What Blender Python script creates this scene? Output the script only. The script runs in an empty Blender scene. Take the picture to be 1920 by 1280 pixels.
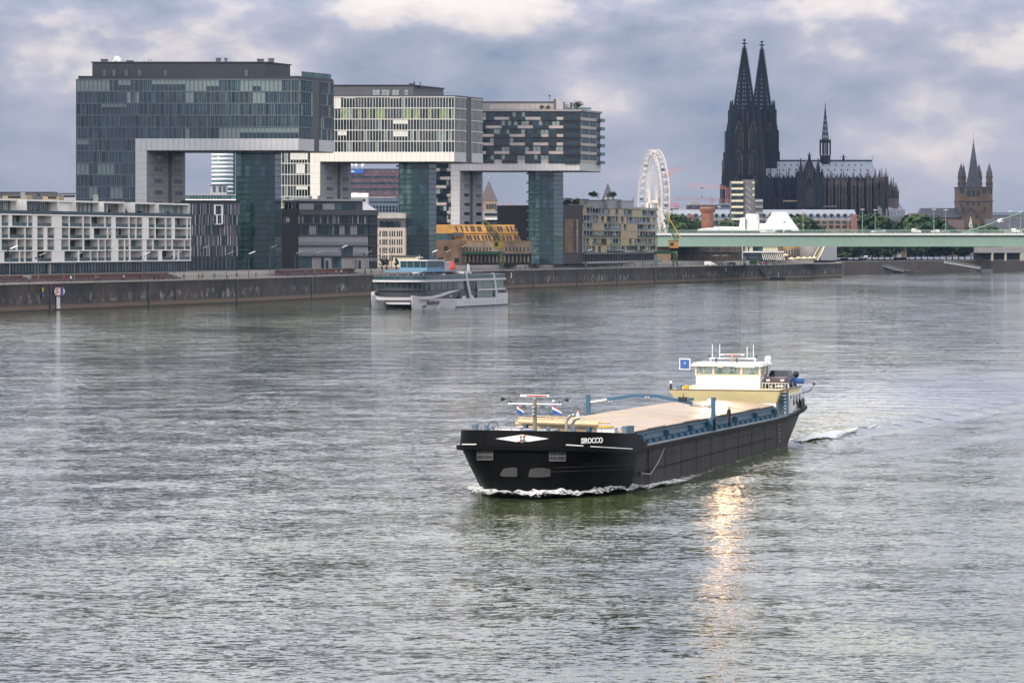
import bpy, math, random
from mathutils import Matrix, Vector, noise
random.seed(7)
S = bpy.context.scene
C = S.collection
F, H, PX0, PY0 = 6300.0, 17.0, 960.0, 456.0      # focal length (px of a 1920 frame), eye height, vanishing point
# ------------------------------------------------------------------ camera
cd = bpy.data.cameras.new('camera'); cam = bpy.data.objects.new('camera', cd); C.objects.link(cam)
cam.location = (0, 0, H); cam.rotation_euler = (math.radians(90), 0, 0)
cd.sensor_width = 36; cd.lens = 36 * F / 1920; cd.shift_y = -(640 - PY0) / 1920
cd.clip_start = 1; cd.clip_end = 30000
S.camera = cam
S.view_settings.view_transform = 'Standard'; S.view_settings.look = 'None'
S.view_settings.exposure = 0.1; S.view_settings.gamma = 1
S.cycles.max_bounces = 6; S.cycles.transparent_max_bounces = 12
S.cycles.caustics_reflective = False; S.cycles.caustics_refractive = False
S.cycles.sample_clamp_indirect = 4; S.cycles.volume_bounces = 0
# ------------------------------------------------------------------ sky
SKX = 21.3
SUN_EL, SUN_AZ = 30.0, 222.0        # azimuth clockwise from +Y: behind the camera, to the left
W = bpy.data.worlds.new('World'); S.world = W; W.use_nodes = True
nt = W.node_tree; nt.nodes.clear()
def N(t, **k):
    n = nt.nodes.new(t)
    for a, b in k.items(): setattr(n, a, b)
    return n
def link(a, b): nt.links.new(a, b)
def math_(op, a, b=None, c=None, clamp=False):
    n = N('ShaderNodeMath', operation=op); n.use_clamp = clamp
    for i, v in enumerate((a, b, c)):
        if v is None: continue
        if isinstance(v, (int, float)): n.inputs[i].default_value = v
        else: link(v, n.inputs[i])
    return n.outputs[0]
out = N('ShaderNodeOutputWorld')
sky = N('ShaderNodeTexSky', sky_type='NISHITA'); sky.sun_disc = False
sky.sun_elevation = math.radians(SUN_EL); sky.sun_rotation = math.radians(SUN_AZ)
tc = N('ShaderNodeTexCoord')
sep = N('ShaderNodeSeparateXYZ'); link(tc.outputs['Generated'], sep.inputs[0])
el = sep.outputs['Z']
def skynoise(sx, sz, off, det, rough=0.55, dist=0.0):
    m = N('ShaderNodeMapping'); m.inputs['Scale'].default_value = (sx, sx, sz); m.inputs['Location'].default_value = off
    link(tc.outputs['Generated'], m.inputs[0])
    n = N('ShaderNodeTexNoise'); n.inputs['Scale'].default_value = 1; n.inputs['Detail'].default_value = det
    n.inputs['Roughness'].default_value = rough; n.inputs['Distortion'].default_value = dist
    link(m.outputs[0], n.inputs['Vector']); return n.outputs['Fac']
n1 = skynoise(24, 48, (SKX, 1.7, 0.4), 9, .54, .08)
n2 = skynoise(7, 24, (7.2, 4.1, 9.0), 3, .5, 0)
up = math_('MULTIPLY', math_('SUBTRACT', el, 0.012), 14.0, clamp=True)         # more contrast higher up
cl = math_('ADD', math_('MULTIPLY', math_('SUBTRACT', n1, .5), 2.1), math_('MULTIPLY', math_('SUBTRACT', n2, .5), .9))
cl = math_('ADD', math_('MULTIPLY', cl, math_('ADD', math_('MULTIPLY', up, .75), .25)), math_('ADD', math_('MULTIPLY', up, .07), .5))
rp = N('ShaderNodeValToRGB'); e = rp.color_ramp.elements
stops = [(0.28, (.20, .25, .41)), (0.42, (.30, .34, .455)), (0.54, (.365, .395, .515)), (0.65, (.47, .47, .58)), (0.78, (.72, .66, .67)), (.92, (.84, .78, .75))]
e[0].position, e[0].color = stops[0][0], stops[0][1] + (1,); e[1].position, e[1].color = stops[-1][0], stops[-1][1] + (1,)
for p_, c_ in stops[1:-1]:
    q = e.new(p_); q.color = c_ + (1,)
link(cl, rp.inputs[0])
sd = (math.sin(math.radians(SUN_AZ)) * math.cos(math.radians(SUN_EL)), math.cos(math.radians(SUN_AZ)) * math.cos(math.radians(SUN_EL)), math.sin(math.radians(SUN_EL)))
dt = N('ShaderNodeVectorMath', operation='DOT_PRODUCT'); link(tc.outputs['Generated'], dt.inputs[0]); dt.inputs[1].default_value = sd
gl = math_('POWER', math_('MAXIMUM', dt.outputs['Value'], 0.0), 3.0)
br = math_('ADD', math_('ADD', math_('MULTIPLY', math_('MULTIPLY', math_('SUBTRACT', el, 0.062), 7.0, clamp=True), 2.45), 1.0), math_('ADD', math_('MULTIPLY', math_('MULTIPLY', math_('SUBTRACT', el, 0.35), 2.2, clamp=True), -1.2), math_('MULTIPLY', gl, 1.0)))
b1 = N('ShaderNodeBackground'); link(sky.outputs[0], b1.inputs[0]); b1.inputs[1].default_value = 0.1
b2 = N('ShaderNodeBackground'); wt = N('ShaderNodeMix'); wt.data_type = 'RGBA'; wt.blend_type = 'MULTIPLY'; link(math_('MULTIPLY', math_('SUBTRACT', el, 0.13), 6.0, clamp=True), wt.inputs[0]); link(rp.outputs[0], wt.inputs[6]); wt.inputs[7].default_value = (1.07, 1.04, .90, 1); link(wt.outputs[2], b2.inputs[0]); link(br, b2.inputs[1])
mx = N('ShaderNodeMixShader'); mx.inputs[0].default_value = .93
link(b1.outputs[0], mx.inputs[1]); link(b2.outputs[0], mx.inputs[2]); link(mx.outputs[0], out.inputs[0])
sl = bpy.data.lights.new('sun', 'SUN'); sl.energy = 3.2; sl.angle = math.radians(.5); sl.color = (1, .90, .76)
so = bpy.data.objects.new('sun', sl); C.objects.link(so)
so.rotation_euler = Vector(sd).to_track_quat('Z', 'Y').to_euler(); so.location = (-300, -300, 400)

# ------------------------------------------------------------------ helpers
def wx(px, Y): return (px - PX0) * Y / F
def wz(py, Y): return H - (py - PY0) * Y / F
def tag(o, label=None, cat=None, group=None, kind=None):
    if label: o['label'] = label
    if cat: o['category'] = cat
    if group: o['group'] = group
    if kind: o['kind'] = kind
    return o
def R(name, label, cat, loc=(0, 0, 0), rz=0, group=None):
    o = bpy.data.objects.new(name, None); C.objects.link(o)
    o.location = loc; o.rotation_euler = (0, 0, rz); o.empty_display_size = 1
    return tag(o, label, cat, group)
def copy_tree(o, loc, rz=None, label=None, group=None, parent=None, sc=None):
    c = o.copy(); C.objects.link(c)
    if parent: c.parent = parent
    else:
        c.location = loc
        if rz is not None: c.rotation_euler = (0, 0, rz)
        if sc is not None: c.scale = (sc, sc, sc)
        if label: c['label'] = label
        if group: c['group'] = group
    for ch in list(o.children): copy_tree(ch, None, parent=c)
    return c
def top(o):
    while o.parent: o = o.parent
    return o
class MB:
    """collects geometry; world=True: coordinates are world ones and are turned into the thing's own at build()"""
    def __init__(s, M=None): s.v = []; s.f = []; s.m = []; s.mats = []; s.M = M
    def mi(s, m):
        if m not in s.mats: s.mats.append(m)
        return s.mats.index(m)
    def V(s, p):
        s.v.append(tuple(s.M @ Vector(p)) if s.M else tuple(p)); return len(s.v) - 1
    def face(s, pts, m):
        s.f.append([s.V(p) for p in pts]); s.m.append(s.mi(m))
    def fi(s, idx, m): s.f.append(list(idx)); s.m.append(s.mi(m))
    def hexa(s, b, t, m):
        i = [s.V(p) for p in b] + [s.V(p) for p in t]
        for q in ((3, 2, 1, 0), (4, 5, 6, 7), (0, 1, 5, 4), (1, 2, 6, 5), (2, 3, 7, 6), (3, 0, 4, 7)): s.fi([i[k] for k in q], m)
    def box(s, x0, x1, y0, y1, z0, z1, m):
        s.hexa([(x0, y0, z0), (x1, y0, z0), (x1, y1, z0), (x0, y1, z0)], [(x0, y0, z1), (x1, y0, z1), (x1, y1, z1), (x0, y1, z1)], m)
    def prism(s, poly, z0, z1, m, top=None):
        n = len(poly); a = [s.V((p[0], p[1], z0)) for p in poly]; b = [s.V((p[0], p[1], z1)) for p in poly]
        for k in range(n): s.fi((a[k], a[(k + 1) % n], b[(k + 1) % n], b[k]), m)
        s.fi(b, top or m); s.fi(a[::-1], m)
    def loft(s, rings, m, closed=True, cap0=False, cap1=False):
        R_ = [[s.V(p) for p in r] for r in rings]; n = len(R_[0])
        for a, b in zip(R_, R_[1:]):
            for k in range(n if closed else n - 1):
                j = (k + 1) % n; s.fi((a[k], a[j], b[j], b[k]), m)
        if cap0: s.fi(R_[0][::-1], m)
        if cap1: s.fi(R_[-1], m)
        return R_
    def cyl(s, p0, p1, r0, m, r1=None, n=8, cap=True, ph=0):
        r1 = r0 if r1 is None else r1
        p0, p1 = Vector(p0), Vector(p1); d = (p1 - p0).normalized()
        a = d.orthogonal().normalized() if abs(d.z) < .999 else Vector((1, 0, 0)); b = d.cross(a)
        rr = []
        for p, r in ((p0, r0), (p1, r1)):
            r = max(r, 1e-4)
            rr.append([p + (a * math.cos(t) + b * math.sin(t)) * r for t in [ph + 2 * math.pi * k / n for k in range(n)]])
        s.loft(rr, m, True, cap, cap)
    def tube(s, pts, r, m, n=6):
        for a, b in zip(pts, pts[1:]): s.cyl(a, b, r, m, n=n)
    def lathe(s, c, prof, m, n=16, ph=0, cap0=True, cap1=True, sy=1):
        rr = [[(c[0] + max(r, 1e-3) * math.cos(ph + 2 * math.pi * k / n), c[1] + sy * max(r, 1e-3) * math.sin(ph + 2 * math.pi * k / n), z) for k in range(n)] for r, z in prof]
        s.loft(rr, m, True, cap0, cap1)
    def ball(s, c, r, m, n=10, sx=1, sy=1, sz=1):
        rr = []
        for i in range(1, n // 2 + 1):
            t = -math.pi / 2 + math.pi * i / (n // 2 + 1)
            rr.append([(c[0] + r * sx * math.cos(t) * math.cos(2 * math.pi * k / n), c[1] + r * sy * math.cos(t) * math.sin(2 * math.pi * k / n), c[2] + r * sz * math.sin(t)) for k in range(n)])
        s.loft(rr, m, True, True, True)
    def build(s, name, parent=None, world=False, smooth=False, **tg):
        me = bpy.data.meshes.new(name)
        vs = s.v
        if world and parent is not None:
            r = top(parent); Mi = (Matrix.Translation(r.location) @ Matrix.Rotation(r.rotation_euler.z, 4, 'Z')).inverted()
            vs = [tuple(Mi @ Vector(p)) for p in vs]
        me.from_pydata(vs, [], s.f)
        for m in s.mats: me.materials.append(m)
        me.polygons.foreach_set('material_index', s.m)
        if smooth: me.polygons.foreach_set('use_smooth', [True] * len(s.f))
        me.update()
        o = bpy.data.objects.new(name, me); C.objects.link(o)
        if parent is not None: o.parent = parent
        if tg: tag(o, **tg)
        return o
# ------------------------------------------------------------------ materials
def mat(name, col, rough=.7, metal=0, var=.12, vs=.6, spec=.5, bump=0, bs=3, streak=0, emit=None, es=0, alpha=None):
    """diffuse/gloss paint with uneven tone: noise patches plus vertical rain streaks"""
    m = bpy.data.materials.new(name); m.use_nodes = True; t = m.node_tree; b = t.nodes['Principled BSDF']
    b.inputs['Roughness'].default_value = rough; b.inputs['Metallic'].default_value = metal
    b.inputs['Specular IOR Level'].default_value = spec
    b.inputs['Base Color'].default_value = (*col, 1)
    L = t.links.new
    if var or bump or streak:
        co = t.nodes.new('ShaderNodeTexCoord')
    if var:
        n = t.nodes.new('ShaderNodeTexNoise'); n.inputs['Scale'].default_value = vs; n.inputs['Detail'].default_value = 5; n.inputs['Roughness'].default_value = .65
        L(co.outputs['Object'], n.inputs['Vector'])
        fac = n.outputs['Fac']
        if streak:
            mp = t.nodes.new('ShaderNodeMapping'); mp.inputs['Scale'].default_value = (1.6, 1.6, .12); L(co.outputs['Object'], mp.inputs[0])
            n2 = t.nodes.new('ShaderNodeTexNoise'); n2.inputs['Scale'].default_value = 1.2; n2.inputs['Detail'].default_value = 6; L(mp.outputs[0], n2.inputs['Vector'])
            mm = t.nodes.new('ShaderNodeMix'); mm.inputs[0].default_value = streak; L(fac, mm.inputs[2]); L(n2.outputs['Fac'], mm.inputs[3]); fac = mm.outputs[0]
        r = t.nodes.new('ShaderNodeMapRange'); r.inputs[1].default_value = .3; r.inputs[2].default_value = .7
        r.inputs[3].default_value = 1 - var * 1.6; r.inputs[4].default_value = 1 + var
        L(fac, r.inputs[0])
        x = t.nodes.new('ShaderNodeMix'); x.data_type = 'RGBA'; x.blend_type = 'MULTIPLY'; x.inputs[0].default_value = 1
        x.inputs[6].default_value = (*col, 1); L(r.outputs[0], x.inputs[7]); L(x.outputs[2], b.inputs['Base Color'])
    if bump:
        nb = t.nodes.new('ShaderNodeTexNoise'); nb.inputs['Scale'].default_value = bs; nb.inputs['Detail'].default_value = 4; L(co.outputs['Object'], nb.inputs['Vector'])
        bb = t.nodes.new('ShaderNodeBump'); bb.inputs['Strength'].default_value = bump; bb.inputs['Distance'].default_value = .1
        L(nb.outputs['Fac'], bb.inputs['Height']); L(bb.outputs[0], b.inputs['Normal'])
    if emit: b.inputs['Emission Color'].default_value = (*emit, 1); b.inputs['Emission Strength'].default_value = es
    if alpha is not None: b.inputs['Alpha'].default_value = alpha
    return m
def glass(name, col, rough=.08, var=.35, vs=.35, spec=.8):
    return mat(name, col, rough, 0, var, vs, spec, bump=.015, bs=.5)
def brickm(name, c1, c2, cm, scale=1.0, rough=.9):
    m = bpy.data.materials.new(name); m.use_nodes = True; t = m.node_tree; b = t.nodes['Principled BSDF']; L = t.links.new
    co = t.nodes.new('ShaderNodeTexCoord'); sp = t.nodes.new('ShaderNodeSeparateXYZ'); L(co.outputs['Object'], sp.inputs[0])
    ad = t.nodes.new('ShaderNodeMath'); ad.operation = 'ADD'; L(sp.outputs[0], ad.inputs[0]); L(sp.outputs[1], ad.inputs[1])
    cb = t.nodes.new('ShaderNodeCombineXYZ'); L(ad.outputs[0], cb.inputs[0]); L(sp.outputs[2], cb.inputs[1])
    br = t.nodes.new('ShaderNodeTexBrick'); br.inputs['Scale'].default_value = scale; L(cb.outputs[0], br.inputs[0])
    br.inputs['Color1'].default_value = (*c1, 1); br.inputs['Color2'].default_value = (*c2, 1); br.inputs['Mortar'].default_value = (*cm, 1)
    n = t.nodes.new('ShaderNodeTexNoise'); n.inputs['Scale'].default_value = .25; n.inputs['Detail'].default_value = 6; L(co.outputs['Object'], n.inputs['Vector'])
    r = t.nodes.new('ShaderNodeMapRange'); r.inputs[1].default_value = .3; r.inputs[2].default_value = .7; r.inputs[3].default_value = .6; r.inputs[4].default_value = 1.25; L(n.outputs['Fac'], r.inputs[0])
    x = t.nodes.new('ShaderNodeMix'); x.data_type = 'RGBA'; x.blend_type = 'MULTIPLY'; x.inputs[0].default_value = 1; L(br.outputs[0], x.inputs[6]); L(r.outputs[0], x.inputs[7])
    L(x.outputs[2], b.inputs['Base Color']); b.inputs['Roughness'].default_value = rough
    return m
GLINT_W = 2400; HAZE = 1.8e-5
M = {}
M['white'] = mat('white_render', (.80, .77, .72), .6, var=.05, streak=.6)
M['cladl'] = mat('cladding_shaded', (.50, .50, .51), .5, var=.06, vs=.2, streak=.4)  # cladding standing in shade: the darker tone is put into the colour
M['cladw'] = mat('cladding_sunlit', (.74, .70, .64), .5, var=.06, vs=.2, streak=.4)  # same cladding in sun: the warm brightness is put into the colour
M['mull'] = mat('grey_metal_mullion', (.11, .125, .15), .45, var=.05)
M['mullw'] = mat('white_metal_mullion', (.62, .60, .56), .45, var=.05)
M['dark'] = mat('dark_metal', (.018, .026, .036), .45, var=.15)
M['black'] = mat('black_paint', (.012, .012, .014), .5, var=.2)
M['gl1'] = glass('teal_glass', (.022, .050, .062)); M['gl2'] = glass('mid_teal_glass', (.035, .075, .090)); M['gl3'] = glass('dark_glass', (.014, .024, .030))
M['blind'] = mat('drawn_blind', (.15, .20, .205), .5, var=.1); M['blindw'] = mat('white_blind', (.66, .66, .62), .6, var=.06)
M['glg'] = glass('green_office_glass', (.012, .022, .024)); M['curt'] = mat('pale_curtain', (.22, .27, .26), .6, var=.3, vs=1.2)
M['lime'] = mat('lime_curtain', (.22, .30, .10), .6, var=.4, vs=1.0)
M['gt'] = glass('blue_green_glass', (.014, .042, .046), .06); M['gtl'] = glass('light_blue_green_glass', (.07, .135, .14), .08)
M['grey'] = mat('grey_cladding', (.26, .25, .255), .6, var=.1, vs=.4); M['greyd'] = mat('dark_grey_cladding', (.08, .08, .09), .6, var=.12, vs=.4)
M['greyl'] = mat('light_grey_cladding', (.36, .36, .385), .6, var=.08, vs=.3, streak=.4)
M['brown'] = mat('brown_panel', (.10, .085, .10), .6, var=.1)
M['conc'] = mat('pale_concrete', (.38, .36, .33), .85, var=.15, vs=.5, streak=.4)
M['gtc'] = mat('clear_green_glass', (.10, .22, .22), .05, var=0, alpha=.38)
M['terra'] = mat('terracotta_steps', (.10, .042, .034), .8, var=.2, vs=.4)
M['slate'] = mat('slate_roof', (.060, .064, .082), .6, var=.2, vs=.3)
M['cream'] = mat('cream_panel', (.60, .56, .40), .6, var=.06)
M['gold'] = mat('orange_gold_metal', (.47, .23, .045), .45, var=.18, vs=.3)
M['brick'] = brickm('brown_brick', (.20, .12, .075), (.15, .09, .055), (.22, .18, .14), 1.2)
M['brickt'] = brickm('tan_brick', (.34, .25, .17), (.28, .20, .14), (.30, .25, .20), 1.2)
M['brickr'] = brickm('red_brick', (.20, .075, .045), (.16, .06, .035), (.2, .12, .09), .8)
M['tan'] = mat('tan_wood_panel', (.37, .295, .17), .6, var=.1, vs=.5)
M['steelw'] = mat('white_steel', (.80, .79, .76), .4, var=.05)
M['steelg'] = mat('galvanised_steel', (.36, .38, .39), .4, .3, var=.1)
M['bridge'] = mat('pale_green_bridge_paint', (.185, .275, .235), .5, var=.07, vs=.08, streak=.5)
M['bridgel'] = mat('pale_bridge_edge', (.50, .52, .54), .6, var=.08)
M['green'] = mat('green_crane_paint', (.025, .11, .05), .5, var=.2); M['yell'] = mat('yellow_paint', (.50, .33, .03), .5, var=.15)
M['redp'] = mat('red_paint', (.42, .04, .03), .5, var=.1); M['bluep'] = mat('blue_paint', (.03, .10, .34), .45, var=.1)
M['pink'] = mat('faded_red_steel', (.55, .20, .18), .6, var=.1)
M['skin'] = mat('skin', (.42, .25, .18), .6, var=.05); M['cloth'] = [mat('cloth_%s' % n, c, .9, var=.1, vs=4) for n, c in (('navy', (.02, .025, .05)), ('black', (.02, .02, .022)), ('white', (.6, .6, .6)), ('red', (.35, .05, .04)), ('tan', (.30, .22, .15)), ('blue', (.06, .12, .28)))]
M['leaf'] = [mat('leaf_%d' % i, c, .75, var=.35, vs=.25, spec=.2) for i, c in enumerate(((.030, .060, .022), (.045, .080, .028), (.022, .045, .020), (.065, .095, .035)))]
M['bark'] = mat('bark', (.07, .055, .04), .9, var=.3, vs=2)
class Face:
    """a wall line seen from the river; px -> distance along it, py -> height"""
    def __init__(s, pA, YA, pB, YB):
        s.A = Vector((wx(pA, YA), YA)); s.B = Vector((wx(pB, YB), YB)); s.L = (s.B - s.A).length
        s.d = (s.B - s.A) / s.L; n = Vector((s.d.y, -s.d.x)); s.n = n if n.dot(-s.A) > 0 else -n
    def u(s, px):
        k = (px - PX0) / F; return (k * s.A.y - s.A.x) / (s.d.x - k * s.d.y)
    def z(s, py, u=0): return wz(py, s.A.y + s.d.y * u)
    def P(s, u, dd=0): p = s.A + s.d * u + s.n * dd; return (p.x, p.y)
    def box(s, mb, u0, u1, z0, z1, d0, d1, m):
        b = [(*s.P(u0, d1), z0), (*s.P(u1, d1), z0), (*s.P(u1, d0), z0), (*s.P(u0, d0), z0)]
        mb.hexa(b, [(p[0], p[1], z1) for p in b], m)
    def pbox(s, mb, p0, p1, y0, y1, d0, d1, m, zu=0):
        s.box(mb, s.u(p0), s.u(p1), s.z(y1, zu), s.z(y0, zu), d0, d1, m)
    def pane(s, mb, u0, u1, z0, z1, d, m):
        mb.face([(*s.P(u0, d), z0), (*s.P(u1, d), z0), (*s.P(u1, d), z1), (*s.P(u0, d), z1)], m)
def para(f, back, inset=0):
    """footprint: the face line pushed back along +Y-ish by `back`"""
    a, b = f.P(0, -inset), f.P(f.L, -inset); c, d = f.P(f.L, -back), f.P(0, -back)
    return [a, b, c, d]
# ------------------------------------------------------------------ water
def water_mat():
    m = bpy.data.materials.new('river_water'); m.use_nodes = True; t = m.node_tree; b = t.nodes['Principled BSDF']; L = t.links.new
    b.inputs['Base Color'].default_value = (.050, .060, .038, 1); b.inputs['Roughness'].default_value = .06; b.inputs['IOR'].default_value = 1.333
    b.inputs['Specular IOR Level'].default_value = .5
    g = t.nodes.new('ShaderNodeNewGeometry')
    def ns(sx, sy, det, rough=.6, off=0, dist=0):
        mp = t.nodes.new('ShaderNodeMapping'); mp.inputs['Scale'].default_value = (sx, sy, 1); mp.inputs['Location'].default_value = (off, off * .7, off * .3)
        mp.inputs['Rotation'].default_value = (0, 0, .18)
        L(g.outputs['Position'], mp.inputs[0])
        n = t.nodes.new('ShaderNodeTexNoise'); n.inputs['Scale'].default_value = 1; n.inputs['Detail'].default_value = det; n.inputs['Roughness'].default_value = rough; n.inputs['Distortion'].default_value = dist
        L(mp.outputs[0], n.inputs['Vector']); return n.outputs['Fac']
    def mt(op, a, bb, cl=False):
        n = t.nodes.new('ShaderNodeMath'); n.operation = op; n.use_clamp = cl
        for i, v in enumerate((a, bb)):
            if isinstance(v, (int, float)): n.inputs[i].default_value = v
            else: L(v, n.inputs[i])
        return n.outputs[0]
    patch = ns(.016, .008, 4, .6, 21, .8)
    amp = mt('ADD', mt('MULTIPLY', mt('SUBTRACT', patch, .40), 2.8, True), .72)
    def slope(sx, sy, det, rough, off, k, dist=0):
        mp = t.nodes.new('ShaderNodeMapping'); mp.inputs['Scale'].default_value = (sx, sy, 1); mp.inputs['Location'].default_value = (off, off * .7, off * .3); mp.inputs['Rotation'].default_value = (0, 0, .15)
        L(g.outputs['Position'], mp.inputs[0])
        n = t.nodes.new('ShaderNodeTexNoise'); n.inputs['Scale'].default_value = 1; n.inputs['Detail'].default_value = det; n.inputs['Roughness'].default_value = rough; n.inputs['Distortion'].default_value = dist
        L(mp.outputs[0], n.inputs['Vector'])
        v = t.nodes.new('ShaderNodeVectorMath'); v.operation = 'SUBTRACT'; L(n.outputs['Color'], v.inputs[0]); v.inputs[1].default_value = (.5, .5, .5)
        w = t.nodes.new('ShaderNodeVectorMath'); w.operation = 'MULTIPLY'; L(v.outputs[0], w.inputs[0]); w.inputs[1].default_value = (k * .75, k, 0); return w.outputs[0]
    def vadd(a_, b_):
        n = t.nodes.new('ShaderNodeVectorMath'); n.operation = 'ADD'; L(a_, n.inputs[0]); L(b_, n.inputs[1]); return n.outputs[0]
    sl = vadd(vadd(slope(.10, .16, 2, .5, 5, .16), slope(.7, 1.5, 4, .64, 9, .36, .5)), slope(3.0, 5.2, 3, .65, 17, .52, .3))
    sc = t.nodes.new('ShaderNodeVectorMath'); sc.operation = 'SCALE'; L(sl, sc.inputs[0]); L(amp, sc.inputs['Scale'])
    nn = t.nodes.new('ShaderNodeVectorMath'); nn.operation = 'NORMALIZE'; L(vadd(sc.outputs[0], g.outputs['Normal']), nn.inputs[0]); L(nn.outputs[0], b.inputs['Normal'])
    r = t.nodes.new('ShaderNodeMapRange'); r.inputs[1].default_value = .35; r.inputs[2].default_value = .7; r.inputs[3].default_value = .0; r.inputs[4].default_value = 1
    L(patch, r.inputs[0]); x = t.nodes.new('ShaderNodeMix'); x.data_type = 'RGBA'; x.inputs[6].default_value = (.020, .030, .015, 1); x.inputs[7].default_value = (.074, .092, .034, 1)
    L(r.outputs[0], x.inputs[0]); L(x.outputs[2], b.inputs['Base Color'])
    return m
M['water'] = water_mat()
# barge frame: origin on the centre line at the waterline, +x towards the bow, +y port (the side we see)
SHIP_O = Vector((2.6, 229.9, 0)); SHIP_RZ = math.atan2(-.964, -.266)
SM = Matrix.Translation(SHIP_O) @ Matrix.Rotation(SHIP_RZ, 4, 'Z'); SMI = SM.inverted()
def wave_h(x, y):
    p = SMI @ Vector((x, y, 0)); h = 0
    # diverging stern and bow waves, transverse wake
    a = abs(p.y); back = -p.x
    for x0, amp, ang in ((-4, .16, .33), (60, .34, .26)):
        t = back - x0
        if t > 0:
            dl = a - 5.5 - t * ang * .55
            h += amp * math.exp(-(dl / (2.2 + t * .03)) ** 2) * math.cos(dl * 1.5) * math.exp(-t / 90) * min(1, t / 6)
    t = back - 65
    if t > 0: h += .45 * math.exp(-(p.y / (5 + t * .16)) ** 2) * math.cos(t * .9) * math.exp(-t / 60)
    h += .10 * (noise.noise(Vector((x * .09, y * .05, 3))) + .6 * noise.noise(Vector((x * .25, y * .14, 8))))
    return h
mb = MB(); X0, X1, Y0_, Y1_ = -70, 110, 130, 470; st = 1.25
nx, ny = int((X1 - X0) / st), int((Y1_ - Y0_) / st)
for j in range(ny + 1):
    for i in range(nx + 1):
        x, y = X0 + (X1 - X0) * i / nx, Y0_ + (Y1_ - Y0_) * j / ny
        e_ = min(i, nx - i, j, ny - j) / 12
        mb.v.append((x, y, wave_h(x, y) * min(1, e_)))
for j in range(ny):
    for i in range(nx):
        a = j * (nx + 1) + i; mb.fi((a, a + 1, a + nx + 2, a + nx + 1), M['water'])
BX, BY = 1500, 3600
for (a, b, c, d) in ((-BX, BX, -400, Y0_), (-BX, BX, Y1_, BY), (-BX, X0, Y0_, Y1_), (X1, BX, Y0_, Y1_)):
    mb.face([(a, c, 0), (b, c, 0), (b, d, 0), (a, d, 0)], M['water'])
mb.build('water', smooth=True, label='broad rippled grey green river between the quay wall and the camera', cat='river', kind='structure')
# ------------------------------------------------------------------ quay, promenade, city ground
QL = [(-262, 420), (-126, 824), (-74, 974), (-5, 1245), (69, 1447), (167, 1700)]
QH = 7.0
def qoff(P, d):
    """polyline shifted d metres inland"""
    o = []
    for i, p in enumerate(P):
        a = Vector(P[max(i - 1, 0)]); b = Vector(P[min(i + 1, len(P) - 1)]); t = (b - a).normalized()
        o.append((p[0] - t.y * d, p[1] + t.x * d))
    return o
def qwall_mat():
    m = bpy.data.materials.new('quay_masonry'); m.use_nodes = True; t = m.node_tree; b = t.nodes['Principled BSDF']; L = t.links.new
    g = t.nodes.new('ShaderNodeNewGeometry'); sp = t.nodes.new('ShaderNodeSeparateXYZ'); L(g.outputs['Position'], sp.inputs[0])
    def ns(sc, s, det, ro=.6):
        mp = t.nodes.new('ShaderNodeMapping'); mp.inputs['Scale'].default_value = sc; L(g.outputs['Position'], mp.inputs[0])
        n = t.nodes.new('ShaderNodeTexNoise'); n.inputs['Scale'].default_value = s; n.inputs['Detail'].default_value = det; n.inputs['Roughness'].default_value = ro; L(mp.outputs[0], n.inputs['Vector']); return n.outputs['Fac']
    def ramp(x, a, b_, c, d):
        r = t.nodes.new('ShaderNodeMapRange'); r.inputs[1].default_value = a; r.inputs[2].default_value = b_; r.inputs[3].default_value = c; r.inputs[4].default_value = d; L(x, r.inputs[0]); return r.outputs[0]
    def mix(f, c1, c2):
        x = t.nodes.new('ShaderNodeMix'); x.data_type = 'RGBA'
        for i, c in ((6, c1), (7, c2)):
            if isinstance(c, tuple): x.inputs[i].default_value = (*c, 1)
            else: L(c, x.inputs[i])
        L(f, x.inputs[0]); return x.outputs[2]
    def mul(a, b_):
        n = t.nodes.new('ShaderNodeMath'); n.operation = 'MULTIPLY'; n.use_clamp = True; L(a, n.inputs[0]); L(b_, n.inputs[1]); return n.outputs[0]
    base = mix(ramp(ns((1, 1, 1), .12, 7), .3, .7, 0, 1), (.022, .021, .024), (.085, .070, .062))
    # pale lime blooms in the middle courses
    z = sp.outputs[2]
    band = mul(ramp(z, 1.3, 2.3, 0, 1), ramp(z, 3.4, 4.8, 1, 0))
    band = mul(band, ramp(ns((1, 1, .3), .045, 3), .40, .60, .12, 1))
    base = mix(mul(band, ramp(ns((.8, .8, .55),   .55, 8, .75), .50, .62, 0, 1)), base, (.34, .32, .30))
    # brown tide line near the water
    base = mix(ramp(z, 1.0, 1.7, .9, 0), base, (.19, .135, .095))
    base = mix(ramp(z, .15, .5, .9, 0), base, (.03, .028, .024))
    # dark wet streaks and moss at the top
    base = mix(mul(ramp(ns((1, 1, .06), .9, 6), .52, .66, 0, .7), ramp(z, 3, 6, 0, 1)), base, (.022, .022, .024))
    base = mix(mul(ramp(z, 6.0, 6.6, 0, 1), ramp(ns((1, 1, 1), .25, 5), .48, .62, 0, .8)), base, (.06, .065, .02))
    L(base, b.inputs['Base Color']); b.inputs['Roughness'].default_value = .9
    nb = ns((1, 1, 1.6), .8, 8); bp = t.nodes.new('ShaderNodeBump'); bp.inputs['Strength'].default_value = .7; bp.inputs['Distance'].default_value = .25; L(nb, bp.inputs['Height']); L(bp.outputs[0], b.inputs['Normal'])
    return m
M['quay'] = qwall_mat()
M['pave'] = mat('paving', (.30, .27, .24), .9, var=.15, vs=.15)
M['ground'] = mat('city_ground', (.14, .13, .12), .9, var=.2, vs=.03)
M['cope'] = mat('coping_stone', (.26, .23, .20), .85, var=.2, vs=.5)
q = R('quay_wall', 'long dark stained masonry quay wall along the left bank', 'quay wall', (-74, 974, 0))
w = MB(); inl = qoff(QL, 3.0)
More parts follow.
